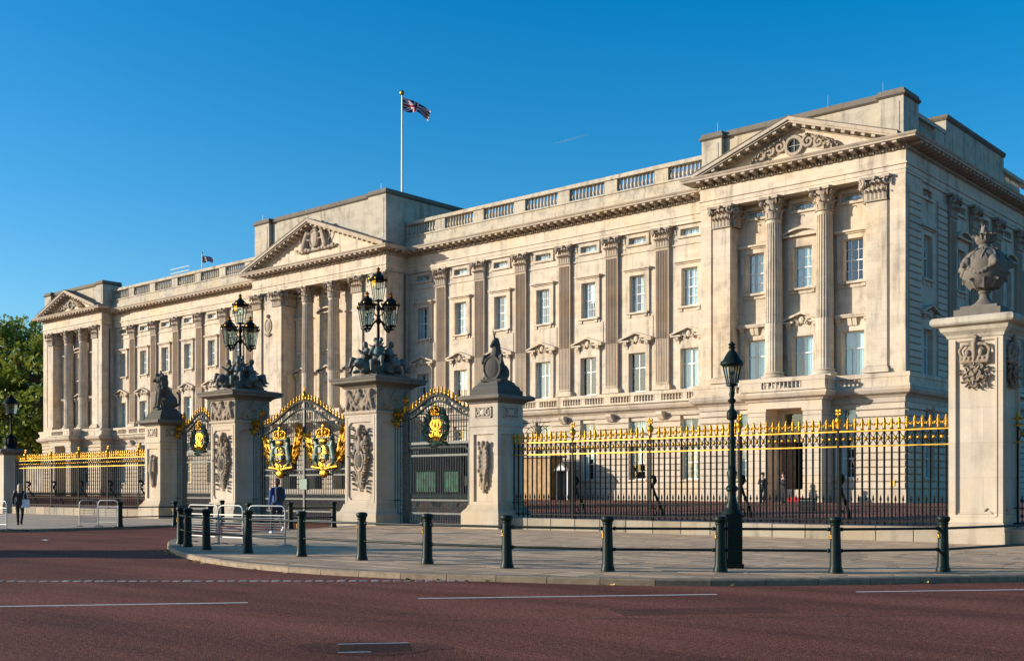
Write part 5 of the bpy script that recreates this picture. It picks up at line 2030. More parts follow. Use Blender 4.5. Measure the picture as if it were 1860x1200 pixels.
def rose_blobs():
    b = [('e', (0, -0.16, 0), (0.08, 0.06, 0.08)), ('e', (0, 0, 0), (0.36, 0.08, 0.36))]
    for r, n, s, y, off in ((0.17, 5, 0.11, -0.13, 0), (0.32, 5, 0.15, -0.08, pi / 5)):
        for k in range(n):
            a = 2 * pi * k / n + off + pi / 2
            b.append(('e', (r * cos(a), y, r * sin(a)), (s * 1.15, 0.05, s * 0.9), (0, -a + pi / 2, 0)))
            b.append(('c', ((r - .07) * cos(a), y - .03, (r - .07) * sin(a)), ((r + .06) * cos(a + .35), y - .05, (r + .06) * sin(a + .35)), 0.025, 0.03))
    for k in range(5):
        a = 2 * pi * k / 5 + pi / 2
        b.append(('e', (0.42 * cos(a), -0.04, 0.42 * sin(a)), (0.06, 0.05, 0.11), (0, -a + pi / 2, 0)))
    return b
crn = sculpt('crown_relief', crown_blobs(), 0.02, 1)
crn.materials.append(M['relief'])
def rose_mesh():
    m = MB()
    m.ball((0, -0.17, 0), 0.075, 10, 8, (1, .6, 1))
    for R_, r_, y_, off in ((0.36, 0.19, -0.05, pi / 5), (0.19, 0.13, -0.12, 0)):
        for k in range(5):
            a = 2 * pi * k / 5 + off + pi / 2
            cx_, cz_ = R_ * 0.86 * cos(a), R_ * 0.86 * sin(a)
            m.ball((cx_, y_ + 0.02, cz_), r_, 14, 8, (1, .22, 1))
            m.tube([(cx_ + r_ * .92 * cos(q), y_ - 0.02, cz_ + r_ * .92 * sin(q)) for q in [2 * pi * j / 18 for j in range(18)]], 0.026, 6, closed=True)
            m.add(acanthus(0.13, 0.2, 0.05), T((R_ + .05) * cos(a + pi / 5), y_ - 0.03, (R_ + .05) * sin(a + pi / 5), ry=pi / 2 - a - pi / 5))
    for k in range(10):
        a = 2 * pi * k / 10
        m.add(acanthus(0.15, 0.24, 0.06), T(0.38 * cos(a), -0.02, 0.38 * sin(a), ry=pi / 2 - a + 0.3))
    return m
rose = rose_mesh().mesh('rose_relief', 50)
rose.materials.append(M['relief'])
P5X, P5Y, h = 68.44, -34.18, 0.72
t = thing('gate_pier', 'near stone pier at the right edge with carved crown and rose', 'gate pier', (P5X, P5Y, 0))
t.scale.z = 1.018
m = MB()
m.sweep(sq(0, 0, h), [(0.07, 0.0), (0.07, 0.40), (0.05, 0.44), (0.05, 0.62), (0.0, 0.68), (-0.1, 0.69)], closed=True)
obj('base', m, 'pierbase', t)
m = MB()
for k in range(4):
    m.add(plate(h, 0.67, 5.62, 0.20, 0.10, 0.20, 0.008, 0.06), T(0, 0, 0, rz=k * pi / 2) @ T(0, -h, 0))
    fr = MB()
    for s in (-1, 1):
        fr.box(s * (h - 0.17) - 0.025, s * (h - 0.17) + 0.025, -0.02, 0.02, 0.84, 5.55)
    fr.box(-h + 0.19, h - 0.19, -0.019, 0.02, 0.82, 0.87)
    m.add(fr, T(0, 0, 0, rz=k * pi / 2) @ T(0, -h, 0))
sh = obj('shaft', m, 'pier', t)
sk = MB()
for k in range(4):
    f = MB()
    f.prism([(-0.46, 0.90), (0.46, 0.90), (0.36, 0.97), (0.22, 0.97), (0.30, 1.06), (-0.30, 1.06), (-0.22, 0.97), (-0.36, 0.97)], 'y', 0.0, 0.07)
    sk.add(f, T(0, 0, 0, rz=k * pi / 2) @ T(0, -h + 0.012, 0))
obj('panel_foot', sk, 'pier', sh)
for k in (0, 1):
    rz = k * pi / 2
    obj('crown_relief', crn, None, t, (sin(rz) * (h - .02), -cos(rz) * (h - .02), 5.12), rz)
    obj('rose_relief', rose, None, t, (sin(rz) * (h - .02), -cos(rz) * (h - .02), 4.60), rz).scale = (0.68, 1, 0.66)
m = MB()
m.sweep(sq(0, 0, h), [(-0.2, 5.60), (0.03, 5.60), (0.06, 5.68), (0.16, 5.78), (0.20, 5.88), (0.34, 5.93), (0.38, 5.98), (0.38, 6.08), (0.33, 6.14), (-0.2, 6.22)], closed=True)
obj('cornice', m, 'attic', t)
m = MB()
m.sweep(sq(0, 0, 0.62), [(0.0, 6.12), (0.0, 6.38), (-0.12, 6.40), (-0.14, 6.48), (-0.6, 6.50)], closed=True)
obj('stepped_block', m, 'piercap', t)

def urn():
    b = []
    u = thing('stone_urn', 'dark stone urn with garlands on top of the near right pier', 'urn', (P5X, P5Y, 6.605))
    u.scale = (0.94, 0.94, 1.03)
    m = MB()
    m.lathe([(0.36, 0), (0.36, 0.05), (0.26, 0.10), (0.15, 0.22), (0.13, 0.32), (0.18, 0.38), (0.16, 0.42), (0.34, 0.48), (0.52, 0.62), (0.62, 0.80), (0.655, 1.0), (0.63, 1.18), (0.54, 1.34), (0.40, 1.46), (0.26, 1.54), (0.18, 1.58), (0.15, 1.66), (0.22, 1.70), (0.24, 1.76), (0.17, 1.80)], n=28)
    obj('bowl', m, 'urn', u, smooth=45)
    g = []
    n = 5
    for k in range(n):
        a = 2 * pi * k / n + 0.4
        c = Vector((0.63 * cos(a), 0.63 * sin(a), 1.12))
        d = Vector((cos(a), sin(a), 0))
        g += [('e', c, (0.15, 0.15, 0.17)), ('e', c + d * 0.12 - Vector((0, 0, .04)), (0.09, 0.09, 0.09)), ('c', c + Vector((0, 0, .1)), c * 0.72 + Vector((0, 0, .52)), 0.05, 0.04)]
        for j in range(1, 8):
            f = j / 8
            aa = a + f * 2 * pi / n
            z = 1.08 - 0.22 * sin(pi * f)
            rr = 0.63 - 0.03 * sin(pi * f)
            g.append(('e', (rr * cos(aa), rr * sin(aa), z), (0.08, 0.08, 0.075)))
    me = sculpt('garland', g, 0.024, 1)
    me.materials.append(M['urn'])
    obj('garland', me, None, u)
    lv_ = MB()
    for k in range(10):
        a = 2 * pi * k / 10
        lv_.add(acanthus(0.30, 0.52, 0.14), T(0.30 * sin(a), -0.30 * cos(a), 1.55, rz=a, rx=2.25))
        lv_.add(acanthus(0.24, 0.36, 0.05), T(0.36 * sin(a + .3), -0.36 * cos(a + .3), 0.49, rz=a + .3, rx=0.72))
    for k in range(14):
        a = 2 * pi * k / 14
        lv_.add(acanthus(0.12, 0.20, 0.08), T(0.19 * sin(a), -0.19 * cos(a), 1.76, rz=a, rx=0.25))
    obj('carved_leaves', lv_, 'urn', u)
    f = []
    rnd = random.Random(8)
    for k in range(16):
        a = rnd.uniform(0, 6.28)
        f.append(('e', (0.16 * cos(a), 0.16 * sin(a), 1.80 + rnd.uniform(-.06, .06)), (0.12, 0.12, 0.09)))
    for k in range(10):
        a = k * 2.4
        f.append(('c', (0.1 * cos(a), 0.1 * sin(a), 1.82), (0.06 * cos(a + 1), 0.06 * sin(a + 1), 2.02 + 0.022 * k), 0.07, 0.02))
    me = sculpt('flame_finial', f, 0.022, 1)
    me.materials.append(M['urn'])
    obj('flame_finial', me, None, u)
urn()

# ------------------------------------------------------------ railings
def spear():
    m = MB()
    m.lathe([(0.042, 0), (0.062, 0.03), (0.036, 0.06), (0.046, 0.13), (0.030, 0.17), (0.052, 0.22), (0.046, 0.28), (0.010, 0.385)], n=8)
    for s in (-1, 1):
        m.tube([(0, 0, 0.16), (s * 0.06, 0, 0.19), (s * 0.092, 0, 0.17), (s * 0.096, 0, 0.135)], [0.026, 0.026, 0.03, 0.034], 6)
    return m
spear_m = spear().mesh('finial', 50)
spear_m.materials.append(M['gold'])
bar_m = MB().tube([(0, 0, 0), (0, 0, 1)], 0.030, 6).mesh('bar', 50)
bar_m.materials.append(M['iron'])
dog = MB().tube([(0, 0, 0), (0, 0, 0.60), (0, 0, 0.63), (0, 0, 0.68), (0, 0, 0.80)], [0.015, 0.015, 0.034, 0.028, 0.002], 6)
dog.ball((0, 0, 0.22), 0.032, 6, 4)
dog_m = dog.mesh('dog_bar', 50)
dog_m.materials.append(M['iron'])
ros = MB().add(MB().lathe([(0.001, 0.035), (0.03, 0.032), (0.055, 0.012), (0.062, -0.012)], n=10, cap=False), T(rx=pi / 2))
ros_m = ros.mesh('rosette', 60)
ros_m.materials.append(M['gold'])
def post_finial():
    m = MB()
    m.lathe([(0.05, 0), (0.07, 0.04), (0.05, 0.09), (0.10, 0.18), (0.12, 0.25), (0.10, 0.32), (0.04, 0.37), (0.03, 0.42)], n=12)
    for k in range(4):
        a = k * pi / 2 + pi / 4
        m.ball((0.07 * cos(a), 0, 0.50 + 0.07 * sin(a)), 0.055, 8, 6, (1, 0.5, 1))
    m.ball((0, 0, 0.50), 0.04, 8, 6)
    return m
pf_m = post_finial().mesh('post_finial', 50)
pf_m.materials.append(M['gold'])
stay = MB()
stay.tube([(0, 0.03, 1.95), (0, 0.10, 2.02), (0, 0.22, 2.0), (0, 0.28, 1.88), (0, 0.20, 1.78), (0, 0.12, 1.70), (0, 0.26, 1.45), (0, 0.55, 1.10), (0, 0.72, 0.85), (0, 0.74, 0.62)], [0.03, .05, .075, .075, .06, .045, .045, .05, .05, .05], 8)
stay.tube([(0, 0.05, 0.95), (0, 0.3, 0.92), (0, 0.4, 0.75), (0, 0.28, 0.66), (0, 0.2, 0.76)], 0.025, 6)
stay_m = stay.mesh('scroll_stay', 60)
stay_m.materials.append(M['iron'])

def railing(x0, x1, posts, label, step=0.226, dogs=True, zb=0.53):
    t = thing('iron_railing', label, 'railing', ((x0 + x1) / 2, YF, 0))
    ox = (x0 + x1) / 2
    a, b = x0 - ox, x1 - ox
    # stone kerb wall, block by block
    k = max(1, round((x1 - x0) / 1.15))
    for i in range(k):
        p, q = a + (b - a) * i / k, a + (b - a) * (i + 1) / k
        m = MB().box(-(q - p) / 2 + .004, (q - p) / 2 - .004, -0.40, 0.42, -0.1, 0.515 + random.uniform(-.003, .003), 0.02)
        obj('plinth_block', m, 'plinth', t, ((p + q) / 2, 0, 0))
    def rail(nm, z, hgt, dep, mat):
        obj(nm, MB().box(a, b, -dep, dep, z - hgt, z + hgt), mat, t)
    rail('upper_rail', 3.31, 0.020, 0.035, 'goldrail')
    rail('lower_rail', 2.86, 0.018, 0.033, 'goldrail')
    rail('dog_rail', 1.08, 0.016, 0.022, 'iron')
    rail('bottom_rail', 0.66, 0.022, 0.028, 'iron')
    n = int(round((x1 - x0) / step))
    st = (x1 - x0) / n
    lat = MB()
    for i in range(n):
        x = a + (i + 0.5) * st
        o = obj('bar', bar_m, None, t, (x, 0, 0.55))
        o.scale = (1, 1, 2.76)
        near = [p for p in posts if abs(p - ox - x) < st * 0.6]
        if not near:
            f = obj('finial', spear_m, None, t, (x, 0, 3.33))
        r = obj('rosette', ros_m, None, t, (x + st / 2, -0.02, 3.085))
        if dogs:
            obj('dog_bar', dog_m, None, t, (x + st / 2, 0, 0.64))
        c = x + st / 2
        for s in (-1, 1):
            for u in (-1, 1):
                lat.tube([(c + s * st * 0.42, 0, 3.085 + u * 0.19), (c + s * st * 0.2, 0, 3.085 + u * 0.085), (c, 0, 3.085 + u * 0.03)], 0.011, 4)
    obj('scroll_lattice', lat, 'iron', t, kind='stuff')
    for p in posts:
        po = obj('post', MB().box(-0.035, 0.035, -0.035, 0.035, 0.5, 3.42), 'iron', t, (p - ox, 0, 0))
        obj('post_finial', pf_m, None, po, (0, 0, 3.40))
        obj('scroll_stay', stay_m, None, po)
        obj('foot', MB().box(-0.12, 0.12, -0.1, 0.1, 0.50, 0.57, 0.015), 'iron', po)
    return t
rr = railing(51.02, 67.70, [53.95, 57.32, 60.76, 64.14], 'black railing with gilded spearheads between the unicorn pier and the near right pier')
fan = MB()
for k in range(7):
    a = radians(-60 + 20 * k)
    fan.tube([(0, 0, 3.45), (0.62 * sin(a) , 0, 3.45 + 0.62 * cos(a))], [0.014, 0.006], 5)
fan.tube([(0.55 * sin(radians(-70 + 10 * k)), 0, 3.42 + 0.38 * cos(radians(-70 + 10 * k))) for k in range(15)], 0.012, 5)
obj('spike_fan', fan, 'iron', rr, (52.25 - (51.02 + 67.70) / 2, 0, 0.15))
railing(9.95, 26.3, [11.36, 14.64, 17.92, 21.18, 24.39], 'black railing with gilded spearheads between the far left pier and the lion pier')
railing(69.18, 77.0, [71.5, 74.9], 'black railing with gilded spearheads seen past the right edge of the near pier')
railing(-4.0, 8.55, [-1.5, 1.9, 5.3], 'black railing with gilded spearheads left of the far left lamp pier')

# ------------------------------------------------------------ gates
gfin = MB().lathe([(0.04, 0), (0.068, 0.03), (0.036, 0.06), (0.062, 0.13), (0.03, 0.18), (0.052, 0.23), (0.006, 0.34)], n=8)
gfin_m = gfin.mesh('finial', 50)
gfin_m.materials.append(M['gold'])
ufin = MB().lathe([(0.05, 0), (0.09, 0.03), (0.05, 0.08), (0.11, 0.16), (0.12, 0.24), (0.06, 0.30), (0.09, 0.34), (0.02, 0.46)], n=10)
ufin_m = ufin.mesh('urn_finial', 50)
ufin_m.materials.append(M['gold'])
gbar_m = MB().tube([(0, 0, 0), (0, 0, 1)], 0.021, 6).mesh('bar', 50)
gbar_m.materials.append(M['iron_sunlit'])
bead_m = MB().ball((0, 0, 0), 0.05, 8, 6).mesh('bead', 80)
bead_m.materials.append(M['steel'])
shell = MB()
for k in range(9):
    a = radians(-80 + 20 * k)
    shell.tube([(0, 0, -0.16), (0.13 * sin(a), -0.10, -0.06 + 0.05 * cos(a)), (0.26 * sin(a), -0.05, 0.10 * cos(a))], [0.03, 0.05, 0.035], 6)
shell.ball((0, -0.05, -0.16), 0.09, 8, 6)
shell_m = shell.mesh('gilt_shell', 60)
shell_m.materials.append(M['gold'])
dogg_m = dog.mesh('dog_bar', 50)
dogg_m.materials.append(M['iron_sunlit'])
GY = -33.95

def ogee(x, half, zs, za):
    t = min(1.0, abs(x) / half)
    return zs + (za - zs) * (0.5 + 0.5 * cos(pi * t))

def side_screen(t, x0, x1, bead_x):
    """fixed panel between pier and gate with a column of beads, shelf and gilt shell"""
    m = MB()
    m.box(x0 - 0.04, x1 + 0.04, -0.16, 0.16, 4.40, 4.47)
    scr = obj('side_screen', m, 'iron_sunlit', t)
    for z in (0.12, 0.56, 1.12, 4.20):
        obj('rail', MB().box(x0, x1, -0.025, 0.025, z - 0.022, z + 0.022), 'iron_sunlit', scr)
    n = max(2, int((x1 - x0) / 0.13))
    for i in range(n):
        x = x0 + (x1 - x0) * (i + .5) / n
        o = obj('bar', gbar_m, None, scr, (x, 0, 0.05))
        o.scale = (1, 1, 4.35)
    for i in range(24):
        obj('bead', bead_m, None, scr, (bead_x, -0.03, 0.35 + 0.16 * i))
    obj('gilt_shell', shell_m, None, scr, ((x0 + x1) / 2, -0.10, 4.30)).scale = (0.85, 0.85, 0.8)
    for i in range(3):
        obj('urn_finial', ufin_m, None, scr, (x0 + (x1 - x0) * (i + .5) / 3, 0, 4.47))
    obj('shelf_gilding', MB().box(x0 - 0.05, x1 + 0.05, -0.18, -0.155, 4.41, 4.46), 'goldrail', scr)

def crown_mesh():
    me = sculpt('gilt_crown', crown_blobs(), 0.02, 1)
    me.materials.append(M['gold'])
    return me
gcrown = crown_mesh()

def overthrow(t, half, zs, za, gap, step):
    m = MB()
    for dz, r in ((0.0, 0.050), (-gap, 0.042)):
        m.tube([(x, 0, ogee(x, half, zs, za) + dz) for x in [-half + 2 * half * k / 40 for k in range(41)]], r, 6)
        m.tube([(x, -0.05, ogee(x, half, zs, za) + dz) for x in [-half + 2 * half * k / 40 for k in range(41)]], r * 0.7, 5)
    n = int(2 * half / (gap * 0.75))
    for i in range(n):
        x = -half + 2 * half * (i + .5) / n
        zc = ogee(x, half, zs, za) - gap / 2
        rr_ = gap * 0.34
        m.tube([(x + rr_ * cos(a), 0, zc + rr_ * sin(a)) for a in [2 * pi * k / 10 for k in range(10)]], 0.022, 4, closed=True)
    o = obj('overthrow', m, 'iron_sunlit', t, smooth=50)
    n = int(2 * half / step)
    for i in range(n + 1):
        x = -half + 2 * half * i / n
        obj('finial', gfin_m, None, o, (x, 0, ogee(x, half, zs, za) + 0.03))
    return o

def single_gate(x0, x1, label):
    cx = (x0 + x1) / 2
    t = thing('iron_gate', label, 'gate', (cx, GY, 0))
    W = (x1 - x0) / 2
    g = W - 0.78               # half width of the leaf
    for s in (-1, 1):
        a, b = sorted((s * W, s * (g + 0.14)))
        side_screen(t, a, b, s * (g + 0.26))
        obj('gate_post', MB().box(s * (g + 0.07) - 0.065, s * (g + 0.07) + 0.065, -0.06, 0.06, 0, 5.05), 'iron_sunlit', t)
        obj('urn_finial', ufin_m, None, t, (s * (g + 0.07), 0, 5.05))
        obj('gilt_cap', MB().box(s * (g + 0.07) - 0.065, s * (g + 0.07) + 0.065, -0.065, 0.065, 4.72, 5.02, 0.01), 'goldrail', t)
    overthrow(t, g + 0.02, 4.72, 5.38, 0.26, 0.2)
    m = MB()
    m.box(-g, g, -0.03, 0.03, 3.40, 3.50)
    for s in (-1, 1):
        m.box(s * (g - 0.055) - 0.055, s * (g - 0.055) + 0.055, -0.04, 0.04, 0.12, 4.6)
    # inner leaf frame with rounded upper corners
    q = g - 0.14
    pts = [(-q, 0, 0.2), (-q, 0, 3.05)] + [(-q + 0.22 - 0.22 * cos(a), 0, 3.05 + 0.22 * sin(a)) for a in (pi / 6, pi / 3, pi / 2)] + [(q - 0.22 + 0.22 * sin(a), 0, 3.05 + 0.22 * cos(a)) for a in (0, pi / 6, pi / 3)] + [(q, 0, 3.05), (q, 0, 0.2)]
    m.tube(pts, 0.048, 6)
    for z, r in ((2.95, 0.04), (1.14, 0.034), (0.60, 0.038), (0.16, 0.045)):
        m.box(-g, g, -0.026, 0.026, z - r, z + r)
    m.tube([(-q + .1 + .5 * k / 12 + 0.0, 0, 3.10 + 0.08 * sin(k * 1.5)) for k in range(12)], 0.015, 5)
    lf = obj('leaf_frame', m, 'iron_sunlit', t)
    n = int(2 * g / 0.14)
    for i in range(1, n):
        x = -g + 2 * g * i / n
        o = obj('bar', gbar_m, None, lf, (x, 0, 0.15))
        o.scale = (1, 1, 3.28)
        if abs(x) > 0.30 or True:
            o = obj('bar', gbar_m, None, lf, (x, 0.02, 3.48))
            o.scale = (1, 1, max(0.2, ogee(x, g, 4.72, 5.38) - 0.26 - 3.48))
    for i in range(n):
        x = -g + 2 * g * (i + .5) / n
        obj('dog_bar', dogg_m, None, lf, (x, 0, 0.62))
    obj('lock_box', MB().box(g - 0.32, g - 0.12, -0.06, 0.06, 1.7, 2.1, 0.01), 'iron', lf)
    # wreath, crown and cypher
    rnd = random.Random(5)
    w = MB()
    for i in range(64):
        a = 2 * pi * i / 64
        for k in range(3):
            c = Vector((0.50 * cos(a), -0.06, 4.10 + 0.60 * sin(a)))
            w.add(acanthus(0.12, 0.24, 0.06), T(c.x + rnd.uniform(-.06, .06), c.y - rnd.uniform(0, .06), c.z + rnd.uniform(-.06, .06), ry=-a + (0 if cos(a) > 0 else pi) + rnd.uniform(-.7, .7)))
    w.tube([(0.50 * cos(a), -0.04, 4.10 + 0.60 * sin(a)) for a in [2 * pi * k / 32 for k in range(32)]], 0.06, 6, closed=True)
    w.v = [(x * 1.18, y_, 4.1 + (z - 4.1) * 1.08) for x, y_, z in w.v]
    wr = obj('wreath', w, 'wreath', t)
    obj('gilt_crown', gcrown, None, t, (0, -0.10, 4.68)).scale = (0.62, 0.8, 0.62)
    cy = MB()
    for s in (-1, 1):
        cy.tube([(s * (0.02 + 0.20 * sin(a) * (1 if a < 4 else .6)), -0.12, 4.18 + 0.22 * cos(a)) for a in [k * 0.42 for k in range(15)]], 0.042, 6)
        cy.tube([(s * (0.15 + 0.13 * cos(a)), -0.12, 3.80 + 0.13 * sin(a)) for a in [k * 0.45 + 1 for k in range(13)]], 0.04, 6)
        cy.tube([(s * 0.02, -0.13, 4.38), (s * 0.10, -0.14, 4.10), (-s * 0.12, -0.14, 3.86), (-s * 0.16, -0.12, 3.66)], 0.045, 6)
    cy.v = [(x * 1.25, y_, z) for x, y_, z in cy.v]
    obj('gilt_cypher', cy, 'gold', t, smooth=60)
    rb = MB()
    for s in (-1, 1):
        for k in range(5):
            rb.add(acanthus(0.12, 0.22, 0.07), T(s * 0.08 * k, -0.1, 3.52, ry=s * (0.3 + .25 * k)))
    obj('gilt_ribbon', rb, 'gold', t)
    return t
single_gate(44.30, 49.54, 'single iron gate with green wreath and gold cypher, right of the double gate')
single_gate(27.82, 32.34, 'single iron gate with green wreath and gold cypher, beside the lion pier')

def double_gate(x0, x1, label):
    cx = (x0 + x1) / 2
    t = thing('iron_gate', label, 'gate', (cx, GY, 0))
    W = (x1 - x0) / 2
    g = W - 0.85
    for s in (-1, 1):
        a, b = sorted((s * W, s * (g + 0.16)))
        side_screen(t, a, b, s * (g + 0.30))
        obj('gate_post', MB().box(s * (g + 0.08) - 0.08, s * (g + 0.08) + 0.08, -0.07, 0.07, 0, 4.95), 'iron_sunlit', t)
        obj('urn_finial', ufin_m, None, t, (s * (g + 0.08), 0, 4.95))
    zs, za = 4.50, 5.56
    ov = overthrow(t, g + 0.02, zs, za, 0.34, 0.21)
    fin = MB().lathe([(0.06, 0), (0.10, 0.05), (0.06, 0.12), (0.13, 0.24), (0.10, 0.36), (0.04, 0.42), (0.06, 0.48), (0.004, 0.66)], n=10)
    obj('centre_finial', fin, 'gold', ov, (0, 0, za + 0.03), smooth=50)
    obj('meeting_stile', MB().box(-0.055, 0.055, -0.06, 0.06, 0.1, za), 'iron_sunlit', t)
    for s in (-1, 1):
        m = MB()
        m.box(s * (g - 0.06) - 0.055, s * (g - 0.06) + 0.055, -0.04, 0.04, 0.1, 4.25)
        a, b = sorted((s * 0.055, s * g))
        for z, r in ((2.22, 0.032), (2.48, 0.032), (1.14, 0.036), (0.58, 0.036), (0.15, 0.045)):
            m.box(a, b, -0.028, 0.028, z - r, z + r)
        k = int((g - 0.1) / 0.2)
        for i in range(k):
            x = s * (0.1 + (g - 0.15) * (i + .5) / k)
            m.tube([(x + 0.08 * cos(q), 0, 2.35 + 0.08 * sin(q)) for q in [2 * pi * j / 10 for j in range(10)]], 0.02, 4, closed=True)
        # lower inner arch
        m.tube([(s * (0.08 + (g - 0.15) * j / 16), 0, ogee(0.08 + (g - 0.15) * j / 16, g, zs - 0.75, za - 0.85)) for j in range(17)], 0.028, 6)
        lf = obj('leaf_frame', m, 'iron_sunlit', t)
        n = int((g - 0.1) / 0.125)
        for i in range(1, n):
            x = s * (0.08 + (g - 0.12) * i / n)
            o = obj('bar', gbar_m, None, lf, (x, 0, 0.13))
            o.scale = (1, 1, ogee(x, g, zs, za) - 0.34 - 0.13)
        for i in range(n):
            obj('dog_bar', dogg_m, None, lf, (s * (0.08 + (g - 0.12) * (i + .5) / n), 0, 0.60))
        c = s * (g * 0.5 + 0.02)
        # gilded arms: crown, shield, fronds; dark supporters
        fr = MB()
        rnd = random.Random(3 + s)
        for q in range(-1, 2, 2):
            for k in range(19):
                f = k / 18
                bx, bz = c + q * (0.10 + 0.62 * f), 2.62 + 0.10 * f + 1.1 * max(0, f - .4)
                a = q * (0.25 + 0.95 * (1 - f)) if k % 2 else q * (0.05 + 0.7 * (1 - f))
                L = rnd.uniform(0.45, 0.75) * (1.0 if f > .4 else 0.7) * (1.35 if q > 0 else 0.9)
                fr.add(acanthus(0.19, L * 1.15, 0.10), T(bx, -0.05 - 0.03 * (k % 3), bz, ry=a))
        fr.v = [(c + (x - c) * 1.55, y_, 3.15 + (z - 3.15) * 1.14) for x, y_, z in fr.v]
        obj('gilt_fronds', fr, 'gold', lf)
        XF = Matrix.Translation((c, 0, 3.15)) @ Matrix.Diagonal((1.42, 1.1, 1.12, 1)) @ Matrix.Translation((-c, 0, -3.15))
        sup = []
        for q in (-1, 1):
            sup += [('c', (c + q * 0.46, -0.10, 2.95), (c + q * 0.36, -0.12, 3.45), 0.15, 0.13), ('c', (c + q * 0.36, -0.12, 3.45), (c + q * 0.42, -0.14, 3.70), 0.11, 0.08), ('e', (c + q * 0.40, -0.18, 3.78), (0.11, 0.12, 0.10)), ('c', (c + q * 0.38, -0.16, 3.45), (c + q * 0.18, -0.2, 3.50), 0.06, 0.045), ('c', (c + q * 0.42, -0.16, 3.15), (c + q * 0.2, -0.2, 3.1), 0.06, 0.045), ('c', (c + q * 0.48, -0.12, 2.92), (c + q * 0.34, -0.14, 2.70), 0.10, 0.06), ('c', (c + q * 0.5, -0.1, 2.9), (c + q * 0.58, -0.1, 2.68), 0.09, 0.05)]
        me = sculpt('supporters', sup, 0.024, 1)
        me.transform(XF)
        me.materials.append(M['wreath'])
        obj('supporters', me, None, lf)
        sd = [('e', (c, -0.16, 3.18), (0.27, 0.09, 0.40)), ('e', (c, -0.18, 3.66), (0.20, 0.13, 0.14))]
        for k in range(14):
            a = 2 * pi * k / 14
            sd.append(('e', (c + 0.23 * cos(a), -0.18, 3.18 + 0.36 * sin(a)), (0.05, 0.05, 0.06)))
        sd += [('e', (c, -0.16, 2.38), (0.19, 0.13, 0.19)), ('c', (c - 0.6, -0.12, 2.64), (c, -0.14, 2.56), 0.07, 0.06), ('c', (c + 0.6, -0.12, 2.64), (c, -0.14, 2.56), 0.07, 0.06)]
        for k in range(8):
            sd.append(('e', (c + random.uniform(-.17, .17), -0.26, 3.18 + random.uniform(-.28, .28)), (0.045, 0.03, 0.05)))
        me = sculpt('gilt_shield', sd, 0.022, 1)
        me.transform(XF)
        me.materials.append(M['gold'])
        obj('gilt_shield', me, None, lf)
        gt = MB()
        gt.tube([(c + 0.36 * cos(q), -0.29, 3.18 + 0.40 * sin(q)) for q in [2 * pi * j / 28 for j in range(28)]], 0.03, 6, closed=True)
        for dx, dz in ((-1, 1), (1, -1)):
            gt.box(c + dx * 0.15 - 0.11, c + dx * 0.15 + 0.11, -0.315, -0.27, 3.18 + dz * 0.15 - 0.12, 3.18 + dz * 0.15 + 0.12, 0.015)
        for dx, dz in ((1, 1), (-1, -1)):
            for j in range(3):
                gt.box(c + dx * 0.15 - 0.09, c + dx * 0.15 + 0.09, -0.315, -0.27, 3.18 + dz * 0.15 - 0.10 + 0.075 * j, 3.18 + dz * 0.15 - 0.07 + 0.075 * j)
        for j in range(7):
            gt.box(c - 0.36 + 0.12 * j - 0.035, c - 0.36 + 0.12 * j + 0.035, -0.34, -0.2, 3.83, 3.875)
        obj('dark_quartering', gt, 'wreath', lf)
        obj('gilt_crown', gcrown, None, lf, (c, -0.14, 4.02)).scale = (1.15, 1.0, 0.8)
    obj('lock_plate', MB().box(-0.26, 0.26, -0.075, 0.075, 1.55, 2.05, 0.015), 'wreath', t)
    return t
double_gate(34.38, 42.31, 'tall double iron gate with two gilded coats of arms between carved piers')

# ------------------------------------------------------------ far left pier with lamp
t = thing('gate_pier', 'short stone pier at the left edge carrying a lamp', 'gate pier', (9.25, -34.15, 0))
m = MB()
m.sweep(sq(0, 0, 0.62), [(0.12, 0), (0.12, 0.6), (0.03, 0.75), (0, 0.78), (0, 3.70), (-0.1, 3.71)], closed=True)
obj('shaft', m, 'pier', t)
m = MB()
m.sweep(sq(0, 0, 0.62), [(-0.2, 3.68), (0.03, 3.68), (0.10, 3.76), (0.30, 3.84), (0.34, 3.96), (0.2, 4.04), (-0.3, 4.1)], closed=True)
obj('cornice', m, 'piercap', t)
t = thing('lamp_standard', 'single dark lantern on the short pier at the left edge', 'lamp', (9.5, -34.15, 4.08))
m = MB()
m.lathe([(0.42, 0), (0.40, 0.2), (0.28, 0.34), (0.22, 0.6), (0.10, 0.75), (0.14, 0.85), (0.06, 0.95), (0.055, 1.9), (0.10, 2.0), (0.05, 2.1)], n=12)
for k in range(4):
    a = k * pi / 2 + .4
    m.tube([(0.15 * cos(a), 0.15 * sin(a), 0.8), (0.4 * cos(a), 0.4 * sin(a), 0.6), (0.42 * cos(a), 0.42 * sin(a), 0.3), (0.3 * cos(a), 0.3 * sin(a), 0.1)], 0.07, 6)
obj('stem', m, 'iron', t, smooth=50)
LM_dome = lantern_meshes(0.30, 0.42, 0.66, 0.52, 0.2, knob=False)
lantern(t, (0, 0, 2.15), LM_dome)

